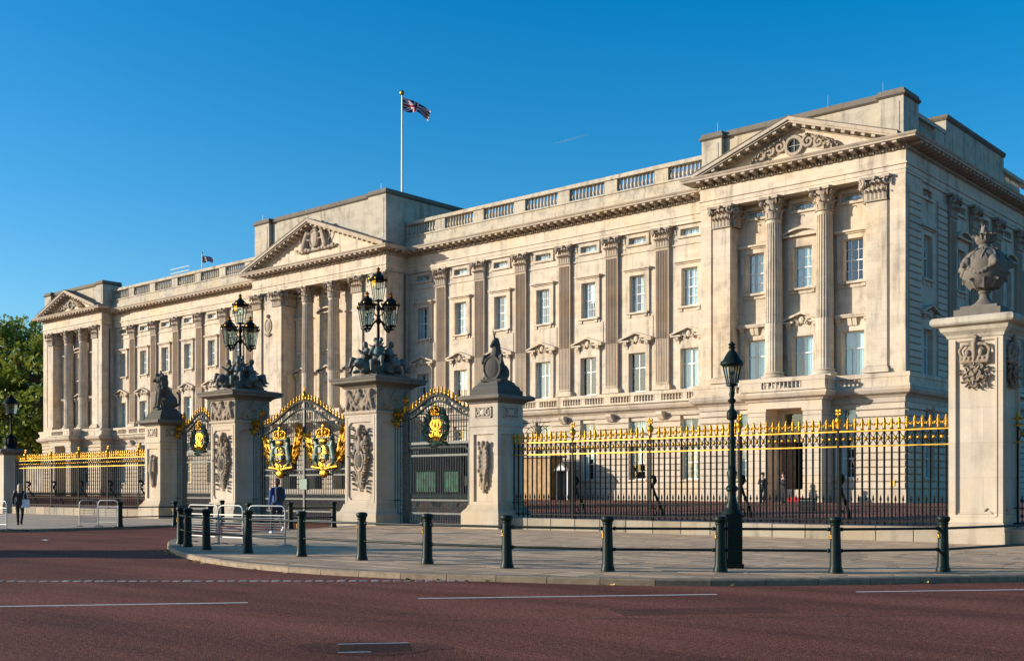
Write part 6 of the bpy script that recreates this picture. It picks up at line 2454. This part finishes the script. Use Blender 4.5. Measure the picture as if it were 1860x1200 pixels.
# ------------------------------------------------------------ street lamp in the foreground
lx, ly = ground_pt(1329.5, 1031, 0.1)
t = thing('street_lamp', 'black cast iron street lamp standing on the pavement behind the bollards', 'street lamp', (lx, ly, 0.1), YAW)
t.scale = (0.82, 0.82, 0.925)
m = MB().box(-0.235, 0.235, -0.235, 0.235, 0.0, 0.10, 0.015)
m.box(-0.205, 0.205, -0.205, 0.205, 0.10, 1.10, 0.02)
m.box(-0.15, 0.15, -0.215, -0.2, 0.2, 0.95, 0.006)
m.box(0.2, 0.215, -0.15, 0.15, 0.2, 0.95, 0.006)
obj('pedestal', m, 'bollard', t)
m = MB()
m.lathe([(0.21, 1.08), (0.225, 1.12), (0.20, 1.17), (0.16, 1.21), (0.17, 1.26), (0.125, 1.34), (0.10, 1.48), (0.10, 1.56), (0.14, 1.60), (0.14, 1.65), (0.085, 1.70), (0.10, 1.85), (0.12, 1.95), (0.085, 2.02), (0.10, 2.06), (0.065, 2.10), (0.062, 2.55), (0.085, 2.57), (0.085, 2.61), (0.060, 2.63), (0.055, 3.02), (0.115, 3.04), (0.125, 3.08), (0.125, 3.18), (0.09, 3.22), (0.055, 3.26), (0.05, 3.36), (0.10, 3.42), (0.045, 3.48), (0.07, 3.56), (0.04, 3.66), (0.05, 3.72), (0.03, 3.76)], n=16)
obj('column', m, 'bollard', t, smooth=40)
LM_st = lantern_parts(0.105, 0.215, 0.42, 0.34, 0.14, knob=False)
ms = []
for q, nm, mt, s_ in zip(LM_st, ('lantern_frame', 'pane', 'hood', 'crest'), ('bollard', 'lampglass', 'bollard', 'bollard'), (40, None, 50, 50)):
    me = q.mesh(nm, s_)
    me.materials.append(M[mt])
    ms.append(me)
lantern(t, (0, 0, 3.74), ms)

# ------------------------------------------------------------ bollards with rails
bp = MB().lathe([(0.150, 0), (0.150, 0.05), (0.132, 0.09), (0.122, 0.14), (0.102, 0.86), (0.098, 0.90), (0.112, 0.92), (0.112, 0.94), (0.10, 0.955)], n=20)
bp_m = bp.mesh('bollard_post', 40)
bp_m.materials.append(M['bollard'])
bc = MB().lathe([(0.10, 0.95), (0.125, 0.97), (0.140, 1.00), (0.140, 1.035), (0.125, 1.06), (0.06, 1.075), (0.001, 1.078)], n=20)
bc_m = bc.mesh('cap', 40)
bc_m.materials.append(M['bollard'])
em = MB()
em.ball((0, 0, 0), 0.03, 8, 6, (1, .4, 1.2))
for s in (-1, 1):
    em.ball((s * 0.025, 0, -0.05), 0.022, 6, 5, (1, .4, 1.3))
    em.tube([(s * 0.01, -0.004, 0.03), (s * 0.035, -0.004, 0.05), (s * 0.03, -0.004, 0.08), (0, -0.004, 0.07)], 0.008, 4)
em_m = em.mesh('gilt_emblem', 60)
em_m.materials.append(M['gold'])

def bollard(p, nxt, label, group, z=0.1, face=-0.6):
    t = thing('bollard', label, 'bollard', (p[0], p[1], z), group=group)
    B_ = 0.94
    lean = Euler((random.uniform(-.012, .012), random.uniform(-.012, .012), random.uniform(0, 6)))
    for nm, me_ in (('post', bp_m), ('cap', bc_m)):
        q = obj(nm, me_, None, t)
        q.scale = (0.86, 0.86, 0.94)
        q.rotation_euler = lean
    e = obj('gilt_emblem', em_m, None, t, (0.098 * sin(face), -0.098 * cos(face), 0.66), face)
    e.scale = (0.7, 0.7, 0.7)
    if nxt is not None:
        d = Vector((nxt[0] - p[0], nxt[1] - p[1], 0))
        L = d.length
        for zz in (0.78, 0.40):
            m = MB()
            m.tube([(0.09, 0, zz), (L - 0.09, 0, zz)], 0.024, 8)
            for x in (0.12, L - 0.12):
                m.ball((x, 0, zz), 0.038, 8, 6)
            obj('rail', m, 'bollard', t, (0, 0, 0), atan2(d.y, d.x), smooth=50)
    return t
FB = [(1713, 1037), (1518, 1040.5), (1308.5, 1038.5), (1104, 1037), (921, 1031), (776, 1024), (657, 1017), (547.5, 1010), (450, 1004), (375, 998), (341, 993), (328, 988)]
pts = [ground_pt(u, v, 0.1) for u, v in FB]
pts = [(72.15, -42.3)] + pts
names = ['beyond the right edge of the picture', 'in front of the near right pier', 'second from the near right pier, right of the street lamp', 'just left of the street lamp base', 'in front of the railing, first left of the street lamp', 'in front of the unicorn pier', 'in front of the right single gate', 'in front of the pier right of the double gate', 'in front of the double gate', 'beside the walking person in blue, at the barriers', 'fourth from the rounded pavement nose', 'second on the rounded pavement nose', 'at the tip of the rounded pavement nose']
names[10] = 'third from the tip of the pavement nose'
for i, p in enumerate(pts):
    bollard(p, pts[i + 1] if i + 1 < len(pts) else None, 'dark green bollard ' + names[i], 'kerbside bollards')
BB = [ground_pt(u, v, 0.1) for u, v in ((382.5, 971), (452, 966), (528, 961), (606, 957.5))]
bn = ['behind the barriers, nearest the nose', 'right behind the barriers', 'left of the pair before the double gate', 'right of the pair before the double gate']
for i, p in enumerate(BB):
    bollard(p, BB[3] if i == 2 else None, 'dark green bollard ' + bn[i], 'driveway bollards')
LB = [ground_pt(u, v, 0.09) for u, v in ((218, 957), (317.5, 954.5), (404, 949.5))]
bn = ['next to the pair of barriers on the left pavement', 'on the left kerb corner of the driveway', 'close to the left carved pier']
for i, p in enumerate(LB):
    bollard(p, LB[i + 1] if i < 2 else None, 'dark green bollard ' + bn[i], 'driveway bollards', 0.09)

# ------------------------------------------------------------ crowd barriers
def barrier(a, b, label, z=0.1):
    a, b = Vector(a), Vector(b)
    L = (b - a).length
    o = (a + b) / 2
    d = b - a
    t = thing('crowd_barrier', label, 'barrier', (o.x, o.y, z), atan2(d.y, d.x), 'galvanised crowd barriers')
    h, r, w = 1.05, 0.14, L / 2
    pts = [(-w, 0, 0)] + [(-w, 0, h - r)] + [(-w + r - r * cos(q), 0, h - r + r * sin(q)) for q in (pi / 6, pi / 3, pi / 2)] + [(w - r + r * sin(q), 0, h - r + r * cos(q)) for q in (0, pi / 6, pi / 3)] + [(w, 0, h - r), (w, 0, 0)]
    obj('frame', MB().tube(pts, 0.021, 8), 'steel', t, smooth=60)
    for zz in (0.80, 0.20):
        obj('rail', MB().tube([(-w, 0, zz), (w, 0, zz)], 0.018, 6), 'steel', t, smooth=60)
    for k in range(8):
        obj('bar', MB().tube([(-w, 0, 0.27 + 0.065 * k), (w, 0, 0.27 + 0.065 * k)], 0.011, 5), 'steel', t, smooth=60)
    for s in (-1, 1):
        obj('foot', MB().tube([(s * w, -0.28, 0.015), (s * w, -0.1, 0.035), (s * w, 0.1, 0.035), (s * w, 0.28, 0.015)], 0.018, 6), 'steel', t, smooth=60)
G = ground_pt
barrier(G(144.5, 956, .09), G(177, 956, .09), 'steel crowd barrier on the left pavement, left of a pair', 0.09)
barrier(G(178.5, 956.5, .09), G(214, 957, .09), 'steel crowd barrier on the left pavement, right of a pair beside a bollard', 0.09)
barrier(G(-34, 960, .09), G(12, 962, .09), 'steel crowd barrier cut off by the left edge', 0.09)
barrier(G(343, 984, .1), G(396, 988, .1), 'steel crowd barrier nearest the tip of the pavement nose')
barrier(G(398, 988, .1), G(441, 990, .1), 'steel crowd barrier in the middle of the row on the nose')
barrier(G(452, 990, .1), G(518, 992, .1), 'steel crowd barrier by the walking person in blue')
# ------------------------------------------------------------ trees beyond the left end
def tree_meshes(seed, H, R):
    rnd = random.Random(seed)
    tr = MB()
    tr.tube([(0, 0, -0.5), (0.1, 0, H * .15), (0.0, 0.1, H * .35), (0.2, 0, H * .6), (0.1, 0.1, H * .82)], [H * .028, H * .022, H * .018, H * .012, H * .004], 8)
    tips = []
    for k in range(16):
        a = k * 2.4 + rnd.uniform(-.3, .3)
        z0 = H * rnd.uniform(.22, .7)
        r = R * rnd.uniform(.5, .85)
        z1 = z0 + H * rnd.uniform(.08, .22)
        p = [(0, 0, z0), (r * .45 * cos(a), r * .45 * sin(a), (z0 + z1) / 2), (r * cos(a), r * sin(a), z1)]
        tr.tube(p, [H * .010, H * .006, H * .002], 6)
        tips.append(Vector(p[2]))
    lf = MB()
    clumps = []
    for k in range(185):
        u, v = rnd.uniform(-1, 1), rnd.uniform(0, 2 * pi)
        rr = rnd.uniform(.55, 1.0) ** 0.5
        s = sqrt(1 - u * u)
        bulge = 1 + 0.18 * sin(3 * v + seed) + 0.15 * sin(5 * u + seed)
        clumps.append((Vector((R * rr * s * cos(v) * bulge, R * rr * s * sin(v) * bulge, H * .60 + H * .40 * rr * u * (0.95 if u > 0 else 0.9))), rnd.uniform(.10, .22) * R))
    for c, r in clumps:
        n = int(95 * (r / (0.16 * R)) ** 2)
        for j in range(n):
            d = Vector((rnd.gauss(0, 1), rnd.gauss(0, 1), rnd.gauss(0, .8)))
            d = d.normalized() * r * rnd.uniform(.55, 1.05)
            p = c + d
            q = rnd.uniform(.20, .40)
            e = Euler((rnd.uniform(-1.2, 1.2), rnd.uniform(-1.2, 1.2), rnd.uniform(0, 6.28))).to_matrix()
            a, b = e @ Vector((q, 0, 0)), e @ Vector((0, q * .7, 0))
            lf.quad(p - a - b * .4, p + b * -.9, p + a + b * .2, p + b)
    me = bpy.data.meshes.new('crown')
    me.from_pydata(lf.v, [], lf.f)
    me.update()
    return tr.mesh('trunk', 50), me
TM = [tree_meshes(3, 24, 8.5), tree_meshes(8, 22, 7.5)]
for i, (tk, cr) in enumerate(TM):
    tk.materials.append(M['bark'])
    cr.materials.append(M['leaf'] if i == 0 else M['leafd'])
def tree(x, y, k, s, rz, label):
    t = thing('plane_tree', label, 'tree', (x, y, 0.5), rz, 'trees left of the palace')
    t.scale = (s, s, s)
    obj('trunk', TM[k][0], None, t)
    obj('crown', TM[k][1], None, t)
tree(-77.0, 9.0, 0, 1.06, 0.3, 'large green tree close against the left end of the palace')
tree(-92.0, 3.0, 1, 1.12, 1.2, 'sunlit green tree at the left edge beyond the lamp pier')
tree(-104.0, 20.0, 1, 1.1, 2.4, 'darker tree behind the others at the left edge')
tree(-92.0, 32.0, 0, 1.02, 4.0, 'tree whose top shows just over the left palace corner')

# ------------------------------------------------------------ flags, roof rail, contrail
def union_colour(u, v):
    """u 0..2 along the fly, v 0..1 up: the crosses of the union flag"""
    x, y = u - 1, (v - .5) * 1.0
    cx, cy = abs(u - 1), abs(v - .5)
    if cx < 0.1 or cy < 0.1: return 2
    if cx < 0.1667 or cy < 0.1667: return 1
    d1 = abs((v - .5) - (u - 1) / 2) * 0.894
    d2 = abs((v - .5) + (u - 1) / 2) * 0.894
    if min(d1, d2) < 0.033: return 2
    if min(d1, d2) < 0.1: return 1
    return 0
def union_flag(name, hoist, L, droop, label, loc, rz, pole_h, pole_r, mat_pole='pole'):
    t = thing('flagpole', label, 'flag', loc, rz)
    m = MB().tube([(0, 0, 0), (0, 0, pole_h)], [pole_r, pole_r * .6], 10)
    obj('pole', m, mat_pole, t, smooth=50)
    obj('truck', MB().ball((0, 0, pole_h + pole_r), pole_r * 1.8, 10, 8), 'gold', t, smooth=80)
    nu, nv = 64, 32
    fl = MB()
    mats = []
    for i in range(nu + 1):
        for j in range(nv + 1):
            f, g = i / nu, j / nv
            x = L * f * (0.86 - 0.10 * (1 - g))
            y = 0.16 * L * sin(f * 8.5 + g * 2.2) * f ** .6 * 0.75
            z = -hoist * (1 - g) * (1 - 0.45 * f) - droop * f ** 1.2 - 0.08 * L * sin(f * 6 + 1) * f
            fl.v.append((x, y, z))
    for i in range(nu):
        for j in range(nv):
            a = i * (nv + 1) + j
            fl.f.append((a, a + nv + 1, a + nv + 2, a + 1))
            mats.append(union_colour(2 * (i + .5) / nu, (j + .5) / nv))
    me = bpy.data.meshes.new('flag')
    me.from_pydata(fl.v, [], fl.f)
    for q in ('flag_blue', 'flag_white', 'flag_red'):
        me.materials.append(M[q])
    me.polygons.foreach_set('material_index', mats)
    me.polygons.foreach_set('use_smooth', [True] * len(me.polygons))
    me.update()
    obj('flag', me, None, t, (0.02, 0, pole_h - 0.25))
    return t
union_flag('flag', 1.3, 3.2, 1.35, 'tall white flagpole flying a union flag above the centre of the palace', (0.0, 7.9, 22.1), YAW, 17.3, 0.13)
union_flag('flag', 0.85, 1.6, 0.35, 'small union flag on a short pole over the left wing roof', (-37.0, 10.0, 22.1), YAW, 7.5, 0.06)
t = thing('roof_guardrail', 'white metal guard rail on the roof of the left wing', 'guard rail', (-38.6, 8.0, 22.1), 0)
for x in (-2.0, -0.7, 0.7, 2.0):
    obj('post', MB().tube([(x, 0, 0), (x, 0, 5.7)], 0.04, 6), 'pole', t)
for z in (4.7, 5.2, 5.7):
    obj('rail', MB().tube([(-2.0, 0, z), (2.0, 0, z)], 0.04, 6), 'pole', t)

def sky_pt(u, v, d):
    r = (u - 930) / 2039.2 * d
    return Vector((cos(YAW) * r - sin(YAW) * d + CAMX, sin(YAW) * r + cos(YAW) * d + CAMY, CAMZ - (v - 887.1) / 2039.2 * d))
mt, nt, b_, out = new_mat('contrail vapour')
b_.inputs['Base Color'].default_value = (0.9, 0.9, 0.92, 1)
b_.inputs['Roughness'].default_value = 1
b_.inputs['Alpha'].default_value = 0.14
M['vapour'] = mt
m = MB().tube([sky_pt(1005, 262, 4200), sky_pt(1030, 255, 4200), sky_pt(1052, 249, 4200), sky_pt(1070, 244, 4200)], [0.8, 3.2, 2.6, 0.5], 8)
o = obj('contrail', m, 'vapour', None)
o['kind'] = 'stuff'

# ------------------------------------------------------------ forecourt: hut, sentry box, equipment case
t = thing('wooden_hut', 'ochre wooden hut in the forecourt behind the railing beside the unicorn pier', 'hut', (25.65, -2.0, 0.78))
for k in range(9):
    obj('board', MB().box(-1.45 + 0.322 * k, -1.45 + 0.322 * (k + 1) - 0.012, -0.75, -0.68, 0.05, 3.1), 'wood', t)
obj('carcass', MB().box(-1.44, 1.44, -0.67, 0.75, 0, 3.1), 'wood', t)
obj('roof', MB().box(-1.55, 1.75, -0.95, 0.9, 3.1, 3.25, 0.02), 'box_dark', t)
t = thing('sentry_box', 'grey sentry box with pointed roof against the palace wall', 'sentry box', (27.95, -2.0, 0.79), 0.15)
m = MB()
for s in (-1, 1):
    m.box(s * 0.46 - 0.05, s * 0.46 + 0.05, -0.5, 0.5, 0, 2.1)
m.box(-0.46, 0.46, 0.40, 0.5, 0, 2.1)
obj('carcass', m, 'box_dark', t)
obj('back_panel', MB().box(-0.40, 0.40, 0.30, 0.39, 0.05, 2.05), 'box_grey', t)
m = MB().prism([(-0.62, 2.1), (0.62, 2.1), (0.62, 2.2), (0, 2.75), (-0.62, 2.2)], 'y', -0.6, 0.58)
obj('roof', m, 'box_dark', t)
m = MB()
for s in (-1, 1):
    m.box(s * 0.46 - 0.04, s * 0.46 + 0.04, -0.535, -0.505, 0.0, 2.08)
m.prism([(-0.45, 2.16), (0.45, 2.16), (0, 2.58)], 'y', -0.63, -0.605)
obj('trim', m, 'white', t)
o = obj('equipment_case', MB().box(-0.33, 0.33, -0.25, 0.25, 0, 0.64, 0.02), 'black', None, (53.05, -14.0, 0.50), 0.2)
tag(o, 'black equipment case standing in the forecourt behind the railing', 'case')
obj('lid_edge', MB().box(-0.34, 0.34, -0.26, 0.26, 0.5, 0.53), 'steel', o)

# dark van parked in the forecourt, seen through the right single gate
t = thing('parked_van', 'tall black van with green tinted windows parked behind the right single gate', 'van', (31.1, -17.6, 0.41))
prof = [(-2.55, 0.45), (2.55, 0.45), (2.62, 0.6), (2.60, 1.9), (2.35, 3.45), (2.2, 3.75), (1.9, 3.9), (-2.3, 3.9), (-2.52, 3.75), (-2.6, 3.4), (-2.62, 0.6)]
M['vanpaint'] = simple('black van paint', (0.006, 0.007, 0.009), rough=0.8, var=0.2, scale=3, spec=0.04)
M['greenglass'] = simple('green tinted glass', (0.007, 0.065, 0.032), rough=0.5, var=0.9, scale=2.6, spec=0.1)
obj('body', MB().prism(prof, 'y', -1.1, 1.1), 'vanpaint', t)
for x0, x1 in ((-1.35, 0.25), (1.05, 2.15)):
    obj('window', MB().box(x0, x1, -1.125, -1.105, 1.0, 2.2, 0.008), 'greenglass', t)
obj('bumper', MB().box(-2.66, 2.66, -1.12, 1.12, 0.38, 0.52, 0.03), 'black', t)
for x in (-1.7, 1.65):
    for y in (-0.98, 0.98):
        w = MB()
        w.add(MB().lathe([(0.20, -0.12), (0.40, -0.12), (0.42, -0.06), (0.42, 0.06), (0.40, 0.12), (0.20, 0.12)], n=20), T(x, y, 0.42, rx=pi / 2))
        wo = obj('wheel', w, 'black', t, smooth=40)
        obj('hub', MB().add(MB().lathe([(0.001, -0.13), (0.2, -0.125), (0.2, 0.125), (0.001, 0.13)], n=14, cap=False), T(x, y, 0.42, rx=pi / 2)), 'black', wo)

# ------------------------------------------------------------ people
def person(loc, face, label, top, legs, hair, walk=1.0, coat=0.0, arms='swing', hat=None, shoes='shoe', bag=None, pack=False, scale=1.0, longhair=False):
    t = thing('person', label, 'person', loc, atan2(face[0], -face[1]))
    t.scale = (scale,) * 3
    w = walk
    hipz, sh = 0.90, 1.39
    L = [Vector((0.09, 0, hipz)), Vector((0.095, -0.16 * w, 0.50)), Vector((0.09, -0.24 * w, 0.09))]
    Rr = [Vector((-0.09, 0, hipz)), Vector((-0.095, 0.03 * w, 0.49)), Vector((-0.09, 0.32 * w, 0.09 + 0.10 * w))]
    if arms == 'swing':
        LA = [Vector((0.19, 0, sh)), Vector((0.245, 0.13 * w, 1.13)), Vector((0.25, 0.05 * w, 0.89))]
        RA = [Vector((-0.19, 0, sh)), Vector((-0.245, -0.04 * w, 1.12)), Vector((-0.23, -0.24 * w, 0.95))]
    else:
        LA = [Vector((0.19, 0, sh)), Vector((0.26, -0.02, 1.12)), Vector((0.06, -0.22, 1.08))]
        RA = [Vector((-0.19, 0, sh)), Vector((-0.26, -0.02, 1.12)), Vector((-0.06, -0.24, 1.12))]
    head = Vector((0, -0.03, 1.575))
    b = [('c', (0, 0, 0.95), (0, 0, 1.30), 0.14, 0.15), ('c', (-0.12, 0, 1.36), (0.12, 0, 1.36), 0.075, 0.075), ('c', (0, 0, 1.38), head - Vector((0, 0, .06)), 0.055, 0.05), ('e', head, (0.082, 0.098, 0.118)), ('e', head + Vector((0, -0.09, -0.012)), (0.014, 0.022, 0.02)), ('e', head + Vector((0, -0.07, -0.06)), (0.04, 0.03, 0.035))]
    for s in (-1, 1):
        b += [('e', head + Vector((s * 0.076, 0.01, -0.01)), (0.012, 0.02, 0.03))]
    for chain, r in ((L, (.085, .06, .042)), (Rr, (.085, .06, .042)), (LA, (.05, .042, .03)), (RA, (.05, .042, .03))):
        b += [('c', chain[0], chain[1], r[0], r[1]), ('c', chain[1], chain[2], r[1], r[2])]
    for ch in (L, Rr):
        b.append(('c', ch[2] - Vector((0, -.03, .03)), ch[2] + Vector((0, -.14, -.05)), .04, .032))
    for ch in (LA, RA):
        d = (ch[2] - ch[1]).normalized()
        b.append(('e', ch[2] + d * 0.05, (0.026, 0.03, 0.045)))
        n = d.cross(Vector((1, 0, 0))).normalized()
        for k in range(4):
            q = ch[2] + d * 0.075 + n * (-0.024 + 0.016 * k)
            b.append(('c', q, q + d * (0.055 + 0.01 * (k in (1, 2))), .009, .008))
        b.append(('c', ch[2] + d * 0.03 + n * 0.03, ch[2] + d * 0.075 + n * 0.055, .010, .008))
    me = sculpt('body', b, 0.0115, 1)
    me.materials.append(M['skin'])
    obj('body', me, None, t)
    eyes = MB()
    for s in (-1, 1):
        eyes.ball((head.x + s * 0.03, head.y - 0.082, head.z + 0.012), 0.010, 6, 5)
    obj('eyes', eyes, 'black', t)
    j = [('c', (0, 0, 0.90 - coat), (0, 0.0, 1.27), 0.15, 0.16), ('c', (-0.115, 0, 1.35), (0.115, 0, 1.35), 0.088, 0.088), ('c', (0, 0, 1.36), (0, 0.0, 1.43), 0.08, 0.07)]
    for ch in (LA, RA):
        e = ch[2] - (ch[2] - ch[1]).normalized() * 0.01
        j += [('c', ch[0] * 0.96 + Vector((0, 0, .03)), ch[1], .064, .054), ('c', ch[1], e, .054, .042)]
    me = sculpt('jacket', j, 0.018, 1)
    me.materials.append(M[top])
    obj('jacket', me, None, t)
    k_ = [('c', (-0.06, 0, 0.90), (0.06, 0, 0.90), 0.13, 0.13)]
    for ch in (L, Rr):
        k_ += [('c', ch[0], ch[1], .102, .072), ('c', ch[1], ch[2], .072, .055)]
    me = sculpt('trousers', k_, 0.018, 1)
    me.materials.append(M[legs])
    obj('trousers', me, None, t)
    for ch, tilt in ((L, 0.0), (Rr, 0.55 * w)):
        s_ = [('c', (0, 0.035, -0.035), (0, -0.10, -0.045), .05, .042), ('b', (0, -0.03, -0.075), (0.042, 0.125, 0.014))]
        me = sculpt('shoe', s_, 0.014, 1)
        me.materials.append(M[shoes])
        o = obj('shoe', me, None, t, ch[2])
        o.rotation_euler = (tilt, 0, 0)
    h = [('e', head + Vector((0, 0.02, 0.03)), (0.096, 0.106, 0.112)), ('e', head + Vector((0, 0.055, -0.02)), (0.08, 0.07, 0.10))]
    if longhair:
        h += [('c', head + Vector((0, 0.06, 0)), head + Vector((0, 0.09, -0.22)), .085, .07), ('c', head + Vector((.06, 0.03, 0)), head + Vector((.08, 0.04, -0.2)), .04, .03), ('c', head + Vector((-.06, 0.03, 0)), head + Vector((-.08, 0.04, -0.2)), .04, .03)]
    me = sculpt('hair', h, 0.016, 1)
    me.materials.append(M[hair])
    o = obj('hair', me, None, t, (0, 0.012, 0.012))
    if hat:
        m = MB().lathe([(0.13, 1.63), (0.13, 1.645), (0.10, 1.65), (0.105, 1.74), (0.07, 1.77), (0.001, 1.775)], n=14)
        obj('cap', m, hat, t, (0, -0.02, 0), smooth=40)
    if pack:
        pk = [('b', (0, 0.24, 1.20), (0.13, 0.07, 0.20)), ('e', (0, 0.25, 1.36), (0.14, 0.09, 0.10)), ('e', (0, 0.31, 1.10), (0.11, 0.05, 0.12))]
        me = sculpt('backpack', pk, 0.02, 2)
        me.materials.append(M['navy'])
        obj('backpack', me, None, t)
    return t
gp = ground_pt(36, 953, 0.09)
person((gp[0], gp[1], 0.09), (-0.85, 0.5), 'person in black jacket and leggings with fair hair walking on the left pavement', 'black', 'black', 'hair_fair', walk=0.95, longhair=True, shoes='black')
# tote bag hanging from the shoulder of the walking person
bt = thing('tote_bag', 'white tote bag hanging at the side of the person in black', 'bag', (gp[0] + 0.20, gp[1] + 0.14, 0.09), 0.7)
obj('bag_body', MB().prism([(-0.17, 0.72), (0.17, 0.72), (0.15, 1.06), (-0.15, 1.06)], 'y', -0.05, 0.05), 'bag', bt)
obj('strap', MB().tube([(-0.10, 0, 1.05), (-0.06, 0, 1.3), (0.0, 0, 1.42), (0.06, 0, 1.3), (0.10, 0, 1.05)], 0.012, 5), 'bag', bt)
gp = ground_pt(503, 968, 0.1)
person((gp[0], gp[1], 0.1), (-0.9, 0.30), 'person in blue jumper with dark backpack walking past the double gate', 'blue', 'navy', 'hair_brown', walk=1.0, pack=True, shoes='shoe', scale=1.08)
person((45.63, -5.0, 0.74), (0.2, -1), 'left of two officers in dark uniform by the porch door', 'black', 'black', 'hair_brown', walk=0.0, arms='fold', hat='black', shoes='black', scale=1.05)
person((47.02, -5.0, 0.74), (-0.5, -1), 'right of two officers in dark uniform, nearer the red carpet', 'black', 'black', 'hair_brown', walk=0.0, arms='fold', hat='black', shoes='black', scale=1.06)

# ------------------------------------------------------------ unseen pylon added left of the view to cast the long road shadow
t = thing('shadow_pylon', 'tall stone pylon added out of view at left to cast the long road shadow', 'shadow caster', (28.6, -73.1, 0), 0.7)
m = MB()
m.sweep(sq(0, 0, 1.55), [(0.4, 0), (0.4, 0.6), (0.15, 0.9), (0, 1.1), (0, 8.2), (-0.2, 8.21)], closed=True)
obj('shaft', m, 'pier', t)
m = MB()
m.sweep(sq(0, 0, 1.55), [(-0.3, 8.2), (0.1, 8.2), (0.4, 8.5), (0.4, 8.75), (-0.2, 9.0), (-0.8, 9.2), (-1.5, 9.22)], closed=True)
obj('cornice', m, 'piercap', t)
me = sculpt('figure_group', [('c', (0, 0, 7.3), (0, 0, 8.6), 0.6, 0.42), ('c', (-.3, 0, 8.5), (-.7, 0, 7.8), .2, .15), ('c', (.3, 0, 8.5), (.7, 0, 7.9), .2, .15), ('e', (0, 0, 9.25), (.25, .25, .32)), ('e', (.7, .1, 7.6), (.4, .5, .4)), ('e', (-.7, -.1, 7.6), (.4, .5, .4))], 0.06, 2)
me.materials.append(M['bronze'])
obj('figure_group', me, None, t, (0, 0, 1.8))
